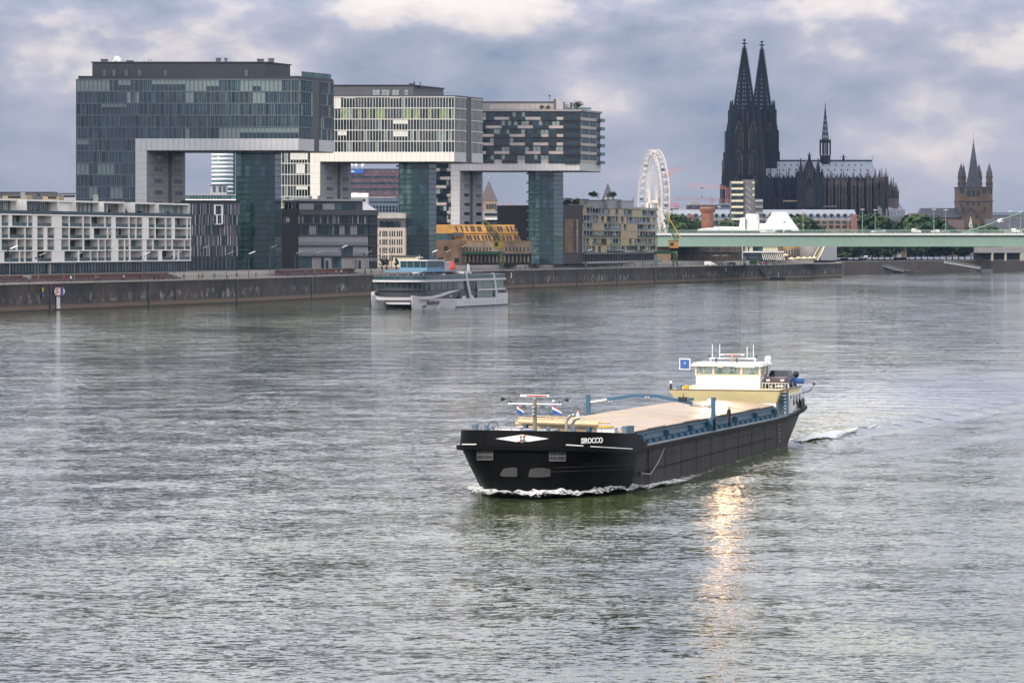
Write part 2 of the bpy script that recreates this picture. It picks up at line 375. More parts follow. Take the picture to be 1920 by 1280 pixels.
for i in range(len(QL) - 1):
    a, b, c, d = QL[i], QL[i + 1], inl[i + 1], inl[i]
    w.hexa([(*a, -3), (*b, -3), (*c, -3), (*d, -3)], [(*a, QH - .35), (*b, QH - .35), (*c, QH - .35), (*d, QH - .35)], M['quay'])
w.build('masonry', q, world=True)
w = MB(); o1 = qoff(QL, -.25); o2 = qoff(QL, 1.2)
for i in range(len(QL) - 1):
    a, b, c, d = o1[i], o1[i + 1], o2[i + 1], o2[i]
    w.hexa([(*a, QH - .348), (*b, QH - .348), (*c, QH - .348), (*d, QH - .348)], [(*a, QH), (*b, QH), (*c, QH), (*d, QH)], M['cope'])
w.build('coping', q, world=True)
def qpt(px):
    """point of the quay line seen at px: (x, y, direction)"""
    k = (px - PX0) / F
    for a, b in zip(QL, QL[1:]):
        d = (b[0] - a[0], b[1] - a[1]); den = d[0] - k * d[1]
        t = (k * a[1] - a[0]) / den
        if -1e-6 <= t <= 1.000001: return Vector((a[0] + d[0] * t, a[1] + d[1] * t)), Vector(d).normalized()
for px in (94, 279, 444, 584, 700, 1000, 1082, 1157, 1228, 1290, 1355, 1470, 1525):
    p, d = qpt(px); n = Vector((d.y, -d.x)); g = MB()
    a = p - d * .55; b = p + d * .55
    g.hexa([(*(a + n * .18), -1), (*(b + n * .18), -1), (*(b - n * .1), -1), (*(a - n * .1), -1)], [(*(a + n * .18), QH - .352), (*(b + n * .18), QH - .352), (*(b - n * .1), QH - .352), (*(a - n * .1), QH - .352)], M['dark'])
    g.build('ladder_recess', q, world=True)
pm = MB(); ins = qoff(QL, 1.2); out_ = qoff(QL, 15)
for i in range(len(QL) - 1): pm.face([(*ins[i], QH - .004), (*ins[i + 1], QH - .004), (*out_[i + 1], QH - .004), (*out_[i], QH - .004)], M['pave'])
pm.build('promenade', label='pale paved promenade on top of the quay wall', cat='promenade', kind='structure')
TZ = 8.7
gm = MB(); a0 = qoff(QL, 15)
for i in range(len(QL) - 1):
    gm.face([(*a0[i], TZ), (*a0[i + 1], TZ), (-4500 if i < 4 else -4500, a0[i + 1][1]), (-4500, a0[i][1], TZ)][:0] or [(*a0[i], TZ), (*a0[i + 1], TZ), (-4500, a0[i + 1][1], TZ), (-4500, a0[i][1], TZ)], M['ground'])
    gm.face([(*a0[i], QH - .5), (*a0[i + 1], QH - .5), (*a0[i + 1], TZ), (*a0[i], TZ)], M['conc'])
RB = [(185, 1870), (317, 2090), (800, 2700)]
e1 = a0[-1]
gm.face([(*e1, TZ), (*qoff(RB, 6)[0], TZ), (*qoff(RB, 6)[1], TZ), (-4500, 2150, TZ), (-4500, e1[1], TZ)], M['ground'])
gm.face([(*qoff(RB, 6)[1], TZ), (*qoff(RB, 6)[2], TZ), (900, 9000, TZ), (-4500, 9000, TZ), (-4500, 2150, TZ)], M['ground'])
gm.face([(*qoff(RB, 6)[2], TZ), (6000, 2750, TZ), (6000, 9000, TZ), (900, 9000, TZ)], M['ground'])
gm.build('city_ground', label='level ground under the old town and harbour buildings', cat='ground', kind='structure')
# embankment wall past the harbour tip
M['quay2'] = mat('embankment_stone', (.115, .095, .085), .9, var=.3, vs=.15, streak=.4, bump=.4)
q2 = R('embankment_wall', 'brown stone embankment wall beyond the bridge at the far right', 'embankment', (250, 1990, 0))
w = MB(); e_in = qoff(RB, 6)
tip = [QL[-1], (172, 1780), RB[0]]
ln = tip[:-1] + RB; li = qoff(ln, 7)
for i in range(len(ln) - 1):
    a, b, c, d = ln[i], ln[i + 1], li[i + 1], li[i]
    w.hexa([(*a, -3), (*b, -3), (*c, -3), (*d, -3)], [(*a, 6.5), (*b, 6.5), (*c, 6.5), (*d, 6.5)], M['quay2'])
w.build('masonry', q2, world=True)
w = MB(); c1, c2 = qoff(ln, -.2), qoff(ln, 1.0)
for i in range(len(ln) - 1):
    a, b, c, d = c1[i], c1[i + 1], c2[i + 1], c2[i]
    w.hexa([(*a, 6.502), (*b, 6.502), (*c, 6.502), (*d, 6.502)], [(*a, 7.0), (*b, 7.0), (*c, 7.0), (*d, 7.0)], M['cope'])
w.build('coping', q2, world=True)
# ------------------------------------------------------------------ the three crane-shaped houses
rnd = random.Random(11)
def panes_row(mb, f, u0, nb, bw, z0, z1, d, pick, mull, mw=.16, half=True, slab=.28, slabm=None):
    """one storey of curtain wall: panes, mullions and the edge of the floor slab"""
    for i in range(nb):
        a = u0 + i * bw; m = pick(i)
        if isinstance(m, tuple):                     # (upper, lower, share of the upper)
            zz = z1 - (z1 - z0) * m[2]
            f.pane(mb, a, a + bw, zz, z1, d + .04, m[0]); f.pane(mb, a, a + bw, z0, zz, d, m[1])
        else:
            f.pane(mb, a, a + bw, z0, z1, d, m)
            if half and m not in (M['blind'], M['blindw']):
                c = a + bw * rnd.choice((.3, .45, .6)); f.box(mb, c - .05, c + .05, z0, z1, d, d + .05, rnd.choice((M['gl3'], M['curt'], M['mull'])))
    for i in range(nb + 1): f.box(mb, u0 + i * bw - mw / 2, u0 + i * bw + mw / 2, z0, z1, d, d + .18, mull)
    f.box(mb, u0 - mw / 2, u0 + nb * bw + mw / 2, z1 - slab, z1, d, d + .26, slabm or mull)
def shadow_gap(v): return v
class KH:
    def __init__(s, name, label, Y, pL, pR, pE, pyTopE, pyTop, b0, b1, c0, c1, pyLeg):
        s.f = Face(pL, Y, pR, Y)
        zt = wz(pyTop, Y); s.zt = zt; s.zb0 = wz(b0, Y); s.zb1 = wz(b1, Y)
        YE = F * (zt - H) / (PY0 - pyTopE); s.YE = YE
        s.v = Vector((wx(pE, YE) - s.f.B.x, YE - s.f.B.y)); s.Y = Y
        s.r = R(name, label, 'office building', (s.f.A.x, Y, TZ))
        s.uc0, s.uc1 = s.f.u(c0), s.f.u(c1); s.side = Face.__new__(Face)
        s.side.A = s.f.B.copy(); s.side.B = s.f.B + s.v; s.side.L = s.v.length; s.side.d = s.v.normalized(); s.side.n = Vector((s.side.d.y, -s.side.d.x))
        s.leg = Face.__new__(Face); s.leg.A = Vector(s.f.P(s.uc1)); s.leg.B = s.leg.A + s.v; s.leg.L = s.v.length; s.leg.d = s.side.d; s.leg.n = s.side.n
        # structural body behind the facades
        ins = s.v.normalized() * .25; L = s.f.L
        def ex(mb, u0, u1, z0, z1, m, e=.05):
            a, b = Vector(s.f.P(u0 + e)) + ins, Vector(s.f.P(u1 - e)) + ins; v = s.v - ins * 2
            mb.prism([a, b, b + v, a + v], z0, z1, m)
        b = MB(); ex(b, 0, L, s.zb1 + .02, zt - .02, M['greyd']); ex(b, 0, s.uc1, TZ - .2, s.zb1 + .02, M['greyd'], .06); b.build('body', s.r, True)
        # pale cladding: beam across the underside and the post down the inner edge
    def cladding(s, m, ms, py_panel=1.7):
        f = s.f; b = MB(); L = f.L
        u = s.uc0; n = int((L - s.uc0) / py_panel); w = (L - s.uc0) / n
        for i in range(n): f.box(b, s.uc0 + i * w + .03, s.uc0 + (i + 1) * w - .03, s.zb1, s.zb0, -.2, .3, m)
        z = s.zb1 - .04
        while z > TZ:
            f.box(b, s.uc0 + .03, s.uc1 + .02, max(z - 1.9, TZ), z, -.2, .3, m); z -= 1.95
        b.build('front_band', s.r, True)
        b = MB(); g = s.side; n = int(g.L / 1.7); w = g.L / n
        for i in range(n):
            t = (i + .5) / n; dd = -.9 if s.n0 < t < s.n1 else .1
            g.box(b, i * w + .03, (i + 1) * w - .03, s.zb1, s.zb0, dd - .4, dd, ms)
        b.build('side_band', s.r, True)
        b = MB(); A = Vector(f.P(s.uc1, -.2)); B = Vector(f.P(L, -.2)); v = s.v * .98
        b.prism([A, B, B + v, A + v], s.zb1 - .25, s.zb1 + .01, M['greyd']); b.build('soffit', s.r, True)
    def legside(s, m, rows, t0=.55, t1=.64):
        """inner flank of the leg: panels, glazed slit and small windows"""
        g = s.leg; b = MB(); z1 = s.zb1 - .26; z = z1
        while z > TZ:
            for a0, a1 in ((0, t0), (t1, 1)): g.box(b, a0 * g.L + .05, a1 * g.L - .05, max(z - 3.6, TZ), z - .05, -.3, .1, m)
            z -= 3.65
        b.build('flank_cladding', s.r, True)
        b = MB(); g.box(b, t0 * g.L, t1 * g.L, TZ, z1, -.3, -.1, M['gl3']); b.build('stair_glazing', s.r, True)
        z = z1 - 2.6
        for k in range(rows):
            for c in (.30, .82):
                if z < TZ: continue
                b = MB(); u = c * g.L; w = 2.6
                g.box(b, u - w, u + w, z, z + 1.35, .1, .16, M['mull'])
                for q in range(3): g.box(b, u - w + .15 + q * 1.75, u - w + .15 + q * 1.75 + 1.5, z + .12, z + 1.22, .16, .19, M['gl3'] if q != (k % 3) else M['gl2'])
                b.build('window', s.r, True)
            z -= 3.65
    def tower(s, p0, p1, p2, core, gm, gl, stairs=True, depth=.3):
        """glazed stair and lift tower that carries the free end"""
        Y = s.Y + 3; f = Face(p0, Y, p1, Y); z1 = s.zb1 - .26
        YB = Y + (p2 - p1) / (65.0) * 30 * 1.3; Bk = Vector((wx(p2, YB), YB)); v = Bk - f.B
        g = Face.__new__(Face); g.A = f.B.copy(); g.B = Bk; g.L = v.length; g.d = v.normalized(); g.n = Vector((g.d.y, -g.d.x))
        t = R.__call__ if 0 else None
        c0, c1 = [Vector(f.P(f.u(q), -.9)) for q in core]
        b = MB(); vv = v.normalized() * max(v.length - 1.0, 2) + Vector((0, 3)); b.prism([c0, c1, c1 + vv, c0 + vv], TZ - .2, z1, M['greyd']); b.build('lift_shaft', s.r, True)
        # floor landings seen through the open glass
        z = TZ + 2.4
        while z < z1 - 1:
            b = MB(); f.box(b, .4, f.u(core[0]), z, z + .3, -5, -.3, M['greyd'])
            if stairs:
                u0, u1 = f.u(core[0]) - 5.2, f.u(core[0]) - .3
                b.hexa([(*f.P(u0, -1.2), z), (*f.P(u1, -1.2), z + 1.6), (*f.P(u1, -3), z + 1.6), (*f.P(u0, -3), z)], [(*f.P(u0, -1.2), z + .6), (*f.P(u1, -1.2), z + 2.2), (*f.P(u1, -3), z + 2.2), (*f.P(u0, -3), z + .6)], M['greyd'])
            z += 3.65; b.build('stair_flight', s.r, True)
        # glass skin, one piece per storey
        z = TZ; n = max(6, round(f.L / 1.5)); w = f.L / n
        while z < z1 - .3:
            zz = min(z + 3.65, z1); b = MB()
            for i in range(n):
                u = (i + .5) * w; inside = u > f.u(core[0])
                m = (gm if inside else gl) if rnd.random() < .94 else M['gl2']
                if not inside: m = M['gtc'] if rnd.random() < .8 else gl
                f.pane(b, i * w, (i + 1) * w, z, zz, 0, m)
            for i in range(max(2, int(g.L / 1.6))):
                k = max(2, int(g.L / 1.6)); g.pane(b, i * g.L / k, (i + 1) * g.L / k, z, zz, 0, M['gl2'])
            for q in (0, zz - z - 1.83 if zz - z > 2 else 0):
                f.box(b, -.05, f.L + .05, z + q, z + q + .26, 0, .12, M['dark']); g.box(b, 0, g.L, z + q, z + q + .26, 0, .12, M['dark'])
            for u in (0, f.u(core[0]) / 2, f.u(core[0]), f.L * .8, f.L): f.box(b, u - .07, u + .07, z, zz, .13, .2, M['dark'])
            b.build('glass_storey', s.r, True); z = zz
        # back and left closing walls
        b = MB(); bk = [Vector(f.P(0)) , Vector(f.P(0)) + v, Bk]
        for a_, c_ in ((bk[0], bk[1]), (bk[1], bk[2])):
            b.face([(a_.x, a_.y, TZ), (c_.x, c_.y, TZ), (c_.x, c_.y, z1), (a_.x, a_.y, z1)], gm)
        b.build('rear_glass', s.r, True)
def glazing(s, nfl, bw_n, styles, left_rows, mull, slabm, side_m, blinds, half=True):
    f = s.f; fh = (s.zt - s.zb0) / nfl; bw = f.L / bw_n
    for k in range(nfl + left_rows):
        z1 = s.zt - k * fh; z0 = z1 - fh
        if z0 < TZ: break
        full = k < nfl; nb = bw_n if full else round(s.uc0 / bw)
        def pick(i, k=k):
            for (r, a, b_, m) in blinds:
                if r == k and a <= i < b_: return m
            return rnd.choices(styles[0], styles[1])[0] if k not in styles[2] else rnd.choices(*styles[2][k])[0]
        mb = MB(); panes_row(mb, f, 0, nb, bw if full else s.uc0 / nb, z0, z1, .02, pick, mull, slabm=slabm, half=half)
        mb.build('window_band', s.r, True)
        if full:
            g = s.side; mb = MB(); n = round(g.L / (bw * 1.05)); w = g.L / n
            for i in range(n):
                t = (i + .5) / n; notch = s.n0 < t < s.n1; d = -1.2 if notch else .02
                m = M['gl3'] if notch else rnd.choices(side_m, (5, 3, 1)[:len(side_m)])[0]
                g.pane(mb, i * w, (i + 1) * w, z0, z1, d, m)
                if not notch: g.box(mb, i * w - .06, i * w + .06, z0, z1, d, d + .14, mull)
                g.box(mb, i * w, (i + 1) * w, z1 - .3, z1, d, d + .2, M['gtl'] if notch and 0 else slabm)
            mb.build('side_window_band', s.r, True)
def penthouse(s, p0, p1, pe, py0, m, capm, yoff=3, parapet=True):
    Y = s.Y + yoff; f = Face(p0, Y, p1, Y); z1 = wz(py0, Y)
    sc = (pe - p1) / 65 * 1.0; v = s.v.normalized() * (s.v.length * .75)
    # widen until the far corner lands on pe
    for _ in range(30):
        c = f.B + v; q = PX0 + F * c.x / c.y
        if abs(q - pe) < .3: break
        v = v * (1 + (pe - q) / max(8, (q - p1)) * .5)
    b = MB(); a, c = f.A, f.B; b.prism([a, c, c + v, a + v], s.zt, z1, m); b.build('roof_storey', s.r, True)
    b = MB(); e = Vector((-.4, -.4)); b.prism([a + e, c + Vector((.5, -.4)), c + v + Vector((.5, .4)), a + v], z1, z1 + .35, capm); b.build('roof_edge', s.r, True)
    return f, v, z1 + .35
# --- southern house
k1 = KH('crane_house', 'dark teal glass crane shaped office building, the largest one, with a black roof storey', 1060, 143, 560, 626, 155, 148.5, 260, 282, 254, 275, 378)
k1.n0, k1.n1 = .40, .60
B, Wb = M['blind'], M['blindw']
half_ = (B, M['gl1'], .52)
glazing(k1, 5, 53, ([M['gl1'], M['gl2'], M['gl3'], M['curt']], [10, 2.5, 1.5, .15], {}), 6, M['mull'], M['mull'], [M['gl2'], M['gl1'], M['curt']],
        [(0, 0, 8, B), (0, 10, 13, half_), (0, 18, 26, (B, M['gl1'], .45)), (0, 26, 31, B), (0, 31, 34, (B, M['gl1'], .6)), (0, 39, 42, B), (0, 41, 44, (B, M['gl1'], .6)), (0, 44, 46, B), (0, 46, 49, B),
         (1, 26, 28, B), (1, 42, 45, B), (2, 6, 12, (B, M['gl1'], .35)), (4, 34, 39, B), (4, 39, 53, (B, M['gl1'], .5)), (5, 0, 3, (B, M['gl1'], .5)), (7, 0, 3, B), (7, 5, 9, B), (9, 3, 5, B), (9, 8, 11, B)])
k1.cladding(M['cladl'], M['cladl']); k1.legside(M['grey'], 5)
k1.tower(443, 515, 527, (468, 515), M['gt'], M['gtl'], stairs=False)
f_, v_, z_ = penthouse(k1, 173, 498, 544, 118, M['dark'], M['dark'], 2)
b = MB(); k1.f.box(b, .6, k1.f.L + .2, k1.zt, k1.zt + 1.0, -2.5, -.1, M['dark']); k1.side.box(b, 0, k1.side.L, k1.zt, k1.zt + 1.0, -2.5, -.1, M['dark']); b.build('parapet', k1.r, True)
b = MB(); g = k1.side
for i in range(14): g.box(b, g.L * .12 + i * g.L * .06, g.L * .12 + (i + 1) * g.L * .06 - .12, k1.zt + 1.0, k1.zt + 2.6, -.5, -.42, M['gtl'])
b.build('glass_balustrade', k1.r, True)
for (p0, p1, y0, nm, m) in ((189, 201, 112, 'roof_vent', 'greyd'), (212, 227, 113, 'satellite_dish', 'steelw'), (237, 249, 114.5, 'roof_vent', 'greyd'), (405, 413, 110, 'chimney', 'greyd'), (421, 425, 110, 'chimney', 'greyd'), (482, 494, 111.5, 'roof_vent', 'greyd'), (503, 513, 110.5, 'roof_vent', 'greyd')):
    b = MB(); ff = Face(p0, 1064, p1, 1064); z1 = wz(y0, 1064)
    if nm == 'satellite_dish': b.cyl((*ff.P(0), z_), (*ff.P(ff.L * .5), z_ + 1), .3, M[m]); b.cyl((*ff.P(ff.L * .5), z_ + .8), (*ff.P(ff.L * .5 + .3, .4), z_ + 1.0), 1.1, M[m], n=12)
    else:
        ff.box(b, 0, ff.L, z_, z1, -2, 0, M[m]); ff.box(b, -.15, ff.L + .15, z1, z1 + .15, -2.1, .1, M['dark'])
    b.build(nm, k1.r, True)
b = MB(); x, y = wx(270, 1064), 1064; b.cyl((x, y, z_), (x, y, wz(108, 1064)), .05, M['mull'], n=5); b.build('antenna', k1.r, True)
b = MB()
for i in range(5):
    x = wx(277 + i * 2, 1064); b.cyl((x, y, z_), (x, y, z_ + .9), .04, M['mull'], n=4)
b.cyl((wx(277, 1064), y, z_ + .9), (wx(285, 1064), y, z_ + .9), .04, M['mull'], n=4); b.build('roof_rail', k1.r, True)
for px in (196, 214, 237, 262, 310, 462): b = MB(); Face(px - 3, 1061.9, px + 3, 1061.9).box(b, 0, 1, k1.zt + 1.1, k1.zt + 3, 0, .1, M['greyd']); b.build('roof_hatch', k1.r, True)
# --- middle house
k2 = KH('crane_house', 'middle crane shaped office building with sunlit white window bands and a pale beam', 1191, 480, 852, 905, 187, 181.5, 285, 303, 582, 600, 420)
k2.n0, k2.n1 = .42, .60
st2 = ([M['glg'], M['gl3'], M['curt'], M['gl2']], [8, 3, 1.6, 1.2], {1: ([M['glg'], M['lime'], M['gl3'], M['curt']], [5, 5, 2, 1])})
glazing(k2, 5, 68, st2, 7, M['mullw'], M['mullw'], [M['gl1'], M['brown'], M['gl2']],
        [(0, 26, 29, Wb), (0, 30, 34, (Wb, M['glg'], .15)), (0, 46, 49, (Wb, M['glg'], .15)), (2, 47, 52, (Wb, M['glg'], .45)), (3, 28, 31, (Wb, M['glg'], .5)), (3, 47, 52, (Wb, M['glg'], .6)),
         (5, 12, 18, (Wb, M['glg'], .7)), (6, 14, 17, (Wb, M['glg'], .95)), (8, 14, 18, (Wb, M['glg'], .4)), (9, 9, 19, (M['curt'], M['lime'], .5))], half=True)
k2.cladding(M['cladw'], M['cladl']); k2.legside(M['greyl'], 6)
k2.tower(748, 804, 818, (770, 802), M['gt'], M['gtl'])
f2, v2, z2 = penthouse(k2, 560, 775, 832, 161, M['greyd'], M['dark'], 8)
b = MB(); k2.f.box(b, 0, k2.f.L + .2, k2.zt, k2.zt + .5, -2, .3, M['greyd']); k2.side.box(b, 0, k2.side.L, k2.zt, k2.zt + .5, -2, .25, M['greyd']); b.build('parapet', k2.r, True)
b = MB()
for i in range(60): k2.f.box(b, i * 1.15, i * 1.15 + .08, k2.zt + .5, k2.zt + 1.5, -1, -.94, M['mull'])
k2.f.box(b, 0, k2.f.L, k2.zt + 1.46, k2.zt + 1.54, -1.02, -.92, M['mull']); b.build('roof_railing', k2.r, True)
for p0, p1 in ((699, 712), (716, 730), (736, 748), (759, 765)):
    ff = Face(p0, 1198.9, p1, 1198.9); b = MB(); ff.box(b, 0, ff.L, k2.zt + .6, wz(169, 1199), 0, .12, M['greyl']); ff.box(b, .15, ff.L - .15, k2.zt + .8, wz(170, 1199), .12, .16, M['curt']); b.build('roof_door', k2.r, True)
for p0, p1, y0 in ((767, 777, 157), (776, 778, 153.5), (787, 789, 155), (626, 640, 160.4)):
    ff = Face(p0, 1203, p1, 1203); b = MB(); ff.box(b, 0, ff.L, z2 - 1, wz(y0, 1203), -1, 0, M['greyd']); ff.box(b, -.1, ff.L + .1, wz(y0, 1203), wz(y0, 1203) + .12, -1.1, .1, M['dark']); b.build('roof_vent', k2.r, True)
# --- northern, residential house
k3 = KH('crane_house', 'northern crane shaped apartment building with staggered balconies and pale spandrels', 1316, 755, 1087, 1126, 213, 209, 305, 320, 845, 862, 420)
k3.n0, k3.n1 = 2, 3
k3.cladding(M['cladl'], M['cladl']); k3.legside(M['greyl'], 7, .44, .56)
M['sp'] = mat('pale_spandrel', (.40, .355, .33), .6, var=.1)
def flat_row(k, f, u0, u1, z0, z1, cell, off):
    h = z1 - z0; u = u0; i = 0; lo = z0 + h * .34
    f_ = MB(); f.box(f_, u0, u1, z1 - .25, z1, 0, .25, M['greyd']); f_.build('floor_edge', k.r, True)
    typ = off
    while u < u1 - .5:
        n = 1 if rnd.random() < .3 else 2; w = min(cell * n, u1 - u); b = MB()
        if typ:                                # window with a pale spandrel under it
            f.box(b, u, u + w, z0 + .05, lo, 0, .35, M['sp'])
            k_ = max(2, round(w / 1.5))
            for q in range(k_): f.box(b, u + q * w / k_ + .08, u + (q + 1) * w / k_ - .08, lo + .12, z1 - .45, 0, .12, M['gl3'] if rnd.random() < .7 else M['curt'])
            b.build('window', k.r, True)
        else:                                  # loggia behind a dark glass front
            f.box(b, u, u + w, z0 - .2, z0 + 1.0, .3, .7, M['gl3'] if rnd.random() < .6 else M['dark'])
            f.box(b, u, u + w, z0 + 1.0, z0 + 1.22, .5, .62, M['gt'])
            k_ = max(2, round(w / 1.3))
            for q in range(k_): f.pane(b, u + q * w / k_, (u + (q + 1) * w / k_), z0 + .9, z1 - .25, .06, rnd.choice((M['gl3'], M['gl3'], M['gt'], M['gl1'], M['curt'])))
            b.build('balcony', k.r, True)
        u += w; typ = 1 - typ; i += 1
fh3 = (k3.zt - k3.zb0) / 6; Lm = k3.f.u(1056)
for k in range(13):
    z1 = k3.zt - k * fh3; z0 = z1 - fh3
    if z0 < TZ: break
    if k < 6:
        flat_row(k3, k3.f, k3.f.u(905) - 20, Lm, z0, z1, 3.05, k % 2)
        b = MB()                               # deep corner balconies
        k3.f.box(b, Lm, k3.f.L + .3, z0 - .15, z0 + .95, .2, 1.5, M['gl3']); k3.f.box(b, Lm, k3.f.L + .3, z0 + .95, z0 + 1.25, 1.4, 1.5, M['gt']); k3.f.pane(b, Lm, k3.f.L, z0, z1, .03, M['gl3'])
        b.build('balcony', k3.r, True)
        g = k3.side; b = MB(); n = 5; w = g.L * .9 / n
        g.box(b, 0, g.L, z0, z0 + fh3 * .34, 0, .25, M['sp'])
        for q in range(n): g.box(b, q * w + .2, (q + 1) * w - .2, z0 + fh3 * .36, z1 - .3, 0, .12, M['gl3'] if q % 2 else M['gl2'])
        g.box(b, 0, g.L, z1 - .2, z1, 0, .3, M['greyd']); b.build('side_window_band', k3.r, True)
        b = MB(); g.box(b, g.L * .80, g.L, z0 - .1, z0 + .05, 0, 1.9, M['greyd']); g.box(b, g.L * .80, g.L, z0 + .05, z0 + 1.1, 1.8, 1.9, M['gtl']); g.box(b, g.L * .80, g.L * .80 + .1, z0 + .05, z0 + 1.1, 0, 1.8, M['gtl'])
        b.build('end_balcony', k3.r, True)
    else: flat_row(k3, k3.f, k3.uc0 - 12, k3.uc0 - .1, z0, z1, 2.6, k % 2)
k3.tower(991, 1038, 1056, (1012, 1038), M['gt'], M['gtl'])
b = MB(); k3.f.box(b, 0, k3.f.L + .8, k3.zt, k3.zt + .7, -3, .8, M['grey']); k3.side.box(b, 0, k3.side.L + .5, k3.zt, k3.zt + .7, -3, .6, M['grey']); b.build('parapet', k3.r, True)
f3, v3, z3 = penthouse(k3, 880, 1042, 1058, 192, M['grey'], M['greyd'], 4)
b = MB()
for i in range(16): f3.box(b, f3.u(918) + i * 2, f3.u(918) + i * 2 + 1.85, k3.zt + .8, k3.zt + 3, .02, .12, M['sp'])
b.build('roof_glazing', k3.r, True)
ff = Face(1043, 1318, 1056, 1318); b = MB(); ff.box(b, 0, ff.L, k3.zt + .7, wz(185, 1318), -4, 0, M['greyl']); ff.box(b, -1, 0, k3.zt + .7, wz(186, 1318), -4, 0, M['brown']); b.build('lift_housing', k3.r, True)
ff = Face(1062, 1318, 1092, 1318); b = MB()
for i in range(14): ff.box(b, i * ff.L / 9, i * ff.L / 9 + ff.L / 9 - .1, k3.zt + .7, k3.zt + 1.6, 0, .06, M['gtl'])
b.build('glass_balustrade', k3.r, True)
ff = Face(1069, 1319, 1072, 1319); b = MB(); ff.box(b, 0, ff.L, k3.zt + .7, wz(193, 1319), -.6, 0, M['greyd']); ff.box(b, -.1, ff.L + .1, wz(193, 1319), wz(192.6, 1319), -.7, .1, M['dark']); b.build('chimney', k3.r, True)
b = MB(); x, y = wx(1030.5, 1320), 1320; b.cyl((x, y, z3), (x, y, wz(179, 1320)), .08, M['mull'], n=5); b.ball((x, y, wz(180, 1320)), .4, M['dark']); b.build('antenna', k3.r, True)
# ------------------------------------------------------------------ near row of buildings
def text(name, s, size, loc, rot, parent, m, shear=0, ext=.02, xs=1, spacing=1, world_rz=0, bold=0):
    c = bpy.data.curves.new(name, 'FONT'); c.body = s; c.size = size; c.extrude = ext; c.shear = shear; c.align_x = 'CENTER'; c.align_y = 'CENTER'; c.space_character = spacing; c.offset = bold
    t_ = bpy.data.objects.new('tmp', c); me = bpy.data.meshes.new_from_object(t_); bpy.data.objects.remove(t_); bpy.data.curves.remove(c)
    me.name = name; me.materials.clear(); me.materials.append(m); o = bpy.data.objects.new(name, me); C.objects.link(o); o.parent = parent; o.location = loc; o.rotation_euler = rot; o.scale = (xs, 1, 1); return o
_wm = {}
def wmesh(w, h, m, fr, d=.1, bars=1):
    k = (round(w, 2), round(h, 2), m.name, fr.name if fr else '', d, bars)
    if k not in _wm:
        b = MB()
        if fr:
            b.box(-.12, w + .12, -d, .02, -.12, 0, fr); b.box(-.12, w + .12, -d, .02, h, h + .12, fr); b.box(-.12, 0, -d, .02, 0, h, fr); b.box(w, w + .12, -d, .02, 0, h, fr)
            for i in range(1, bars + 1): b.box(w * i / (bars + 1) - .05, w * i / (bars + 1) + .05, -d * .8, 0, 0, h, fr)
        b.box(0, w, -d * .5, .02, 0, h, m)
        me = bpy.data.meshes.new('window'); me.from_pydata(b.v, [], b.f)
        for q in b.mats: me.materials.append(q)
        me.polygons.foreach_set('material_index', b.m); _wm[k] = me
    return _wm[k]
def put(r, f, u, z, me, name='window', d=0):
    o = bpy.data.objects.new(name, me); C.objects.link(o); o.parent = r
    x, y = f.P(u, d); o.location = (x - r.location.x, y - r.location.y, z - r.location.z); o.rotation_euler = (0, 0, math.atan2(f.d.y, f.d.x)); return o
def body(r, f, z0, z1, depth, m, name='wall', u0=None, u1=None, d=0, top=None):
    u0 = 0 if u0 is None else u0; u1 = f.L if u1 is None else u1
    b = MB(); b.prism([f.P(u0, d), f.P(u1, d), f.P(u1, d - depth), f.P(u0, d - depth)], z0, z1, m, top); return b.build(name, r, True)
def thing(name, label, cat, f, z=None, group=None): return R(name, label, cat, (f.A.x, f.A.y, TZ if z is None else z), group=group)
def rowwin(r, f, us, z, w, h, ms, fr=None, name='window', d=0, bars=0):
    for u in us: put(r, f, u, z, wmesh(w, h, rnd.choice(ms), fr, bars=bars), name, d)
def spaced(u0, u1, n): return [u0 + (u1 - u0) * i / n for i in range(n)]
# --- white apartment block
f = Face(-45, 872, 358, 1000); wr = thing('apartment_block', 'long white five storey apartment block with box shaped loggias beside the quay', 'apartment block', f)
Zs = [11.9, 15.0, 18.2, 21.4, 24.6]; zt = 28.4
rows = [  # openings of each storey, top one first
 [(-40, -25), (-22, 0), (3, 16), (23, 51), (53, 61), (70, 97), (116, 129), (131, 155), (157, 170), (171, 196), (198, 209), (217, 241), (243, 255), (256, 267), (279, 290), (292, 310), (312, 322), (328, 350), (352, 357)],
 [(-40, -20), (-17, 0), (3, 16), (18, 46), (48, 61), (70, 82), (89, 102), (116, 129), (131, 155), (157, 169), (176, 201), (203, 209), (217, 241), (243, 254), (256, 267), (279, 290), (292, 310), (312, 322), (328, 350), (352, 357)],
 [(-40, -25), (-22, 0), (3, 30), (33, 46), (48, 61), (70, 82), (89, 102), (115, 129), (131, 155), (158, 184), (186, 197), (198, 209), (222, 233), (235, 242), (245, 267), (275, 286), (288, 310), (312, 322), (324, 346), (347, 357)],
 [(-40, -12), (8, 36), (38, 46), (48, 61), (70, 97), (121, 146), (149, 170), (171, 183), (184, 197), (198, 209), (222, 233), (235, 242), (245, 267), (275, 297), (304, 325), (328, 334), (336, 357)]]
body(wr, f, TZ - .1, Zs[0] + .1, 12, M['greyd'], 'ground_floor', d=-2.2)
body(wr, f, Zs[0] + .1, Zs[4], 11.5, M['greyd'], 'core', d=-2.5)
fr = MB()
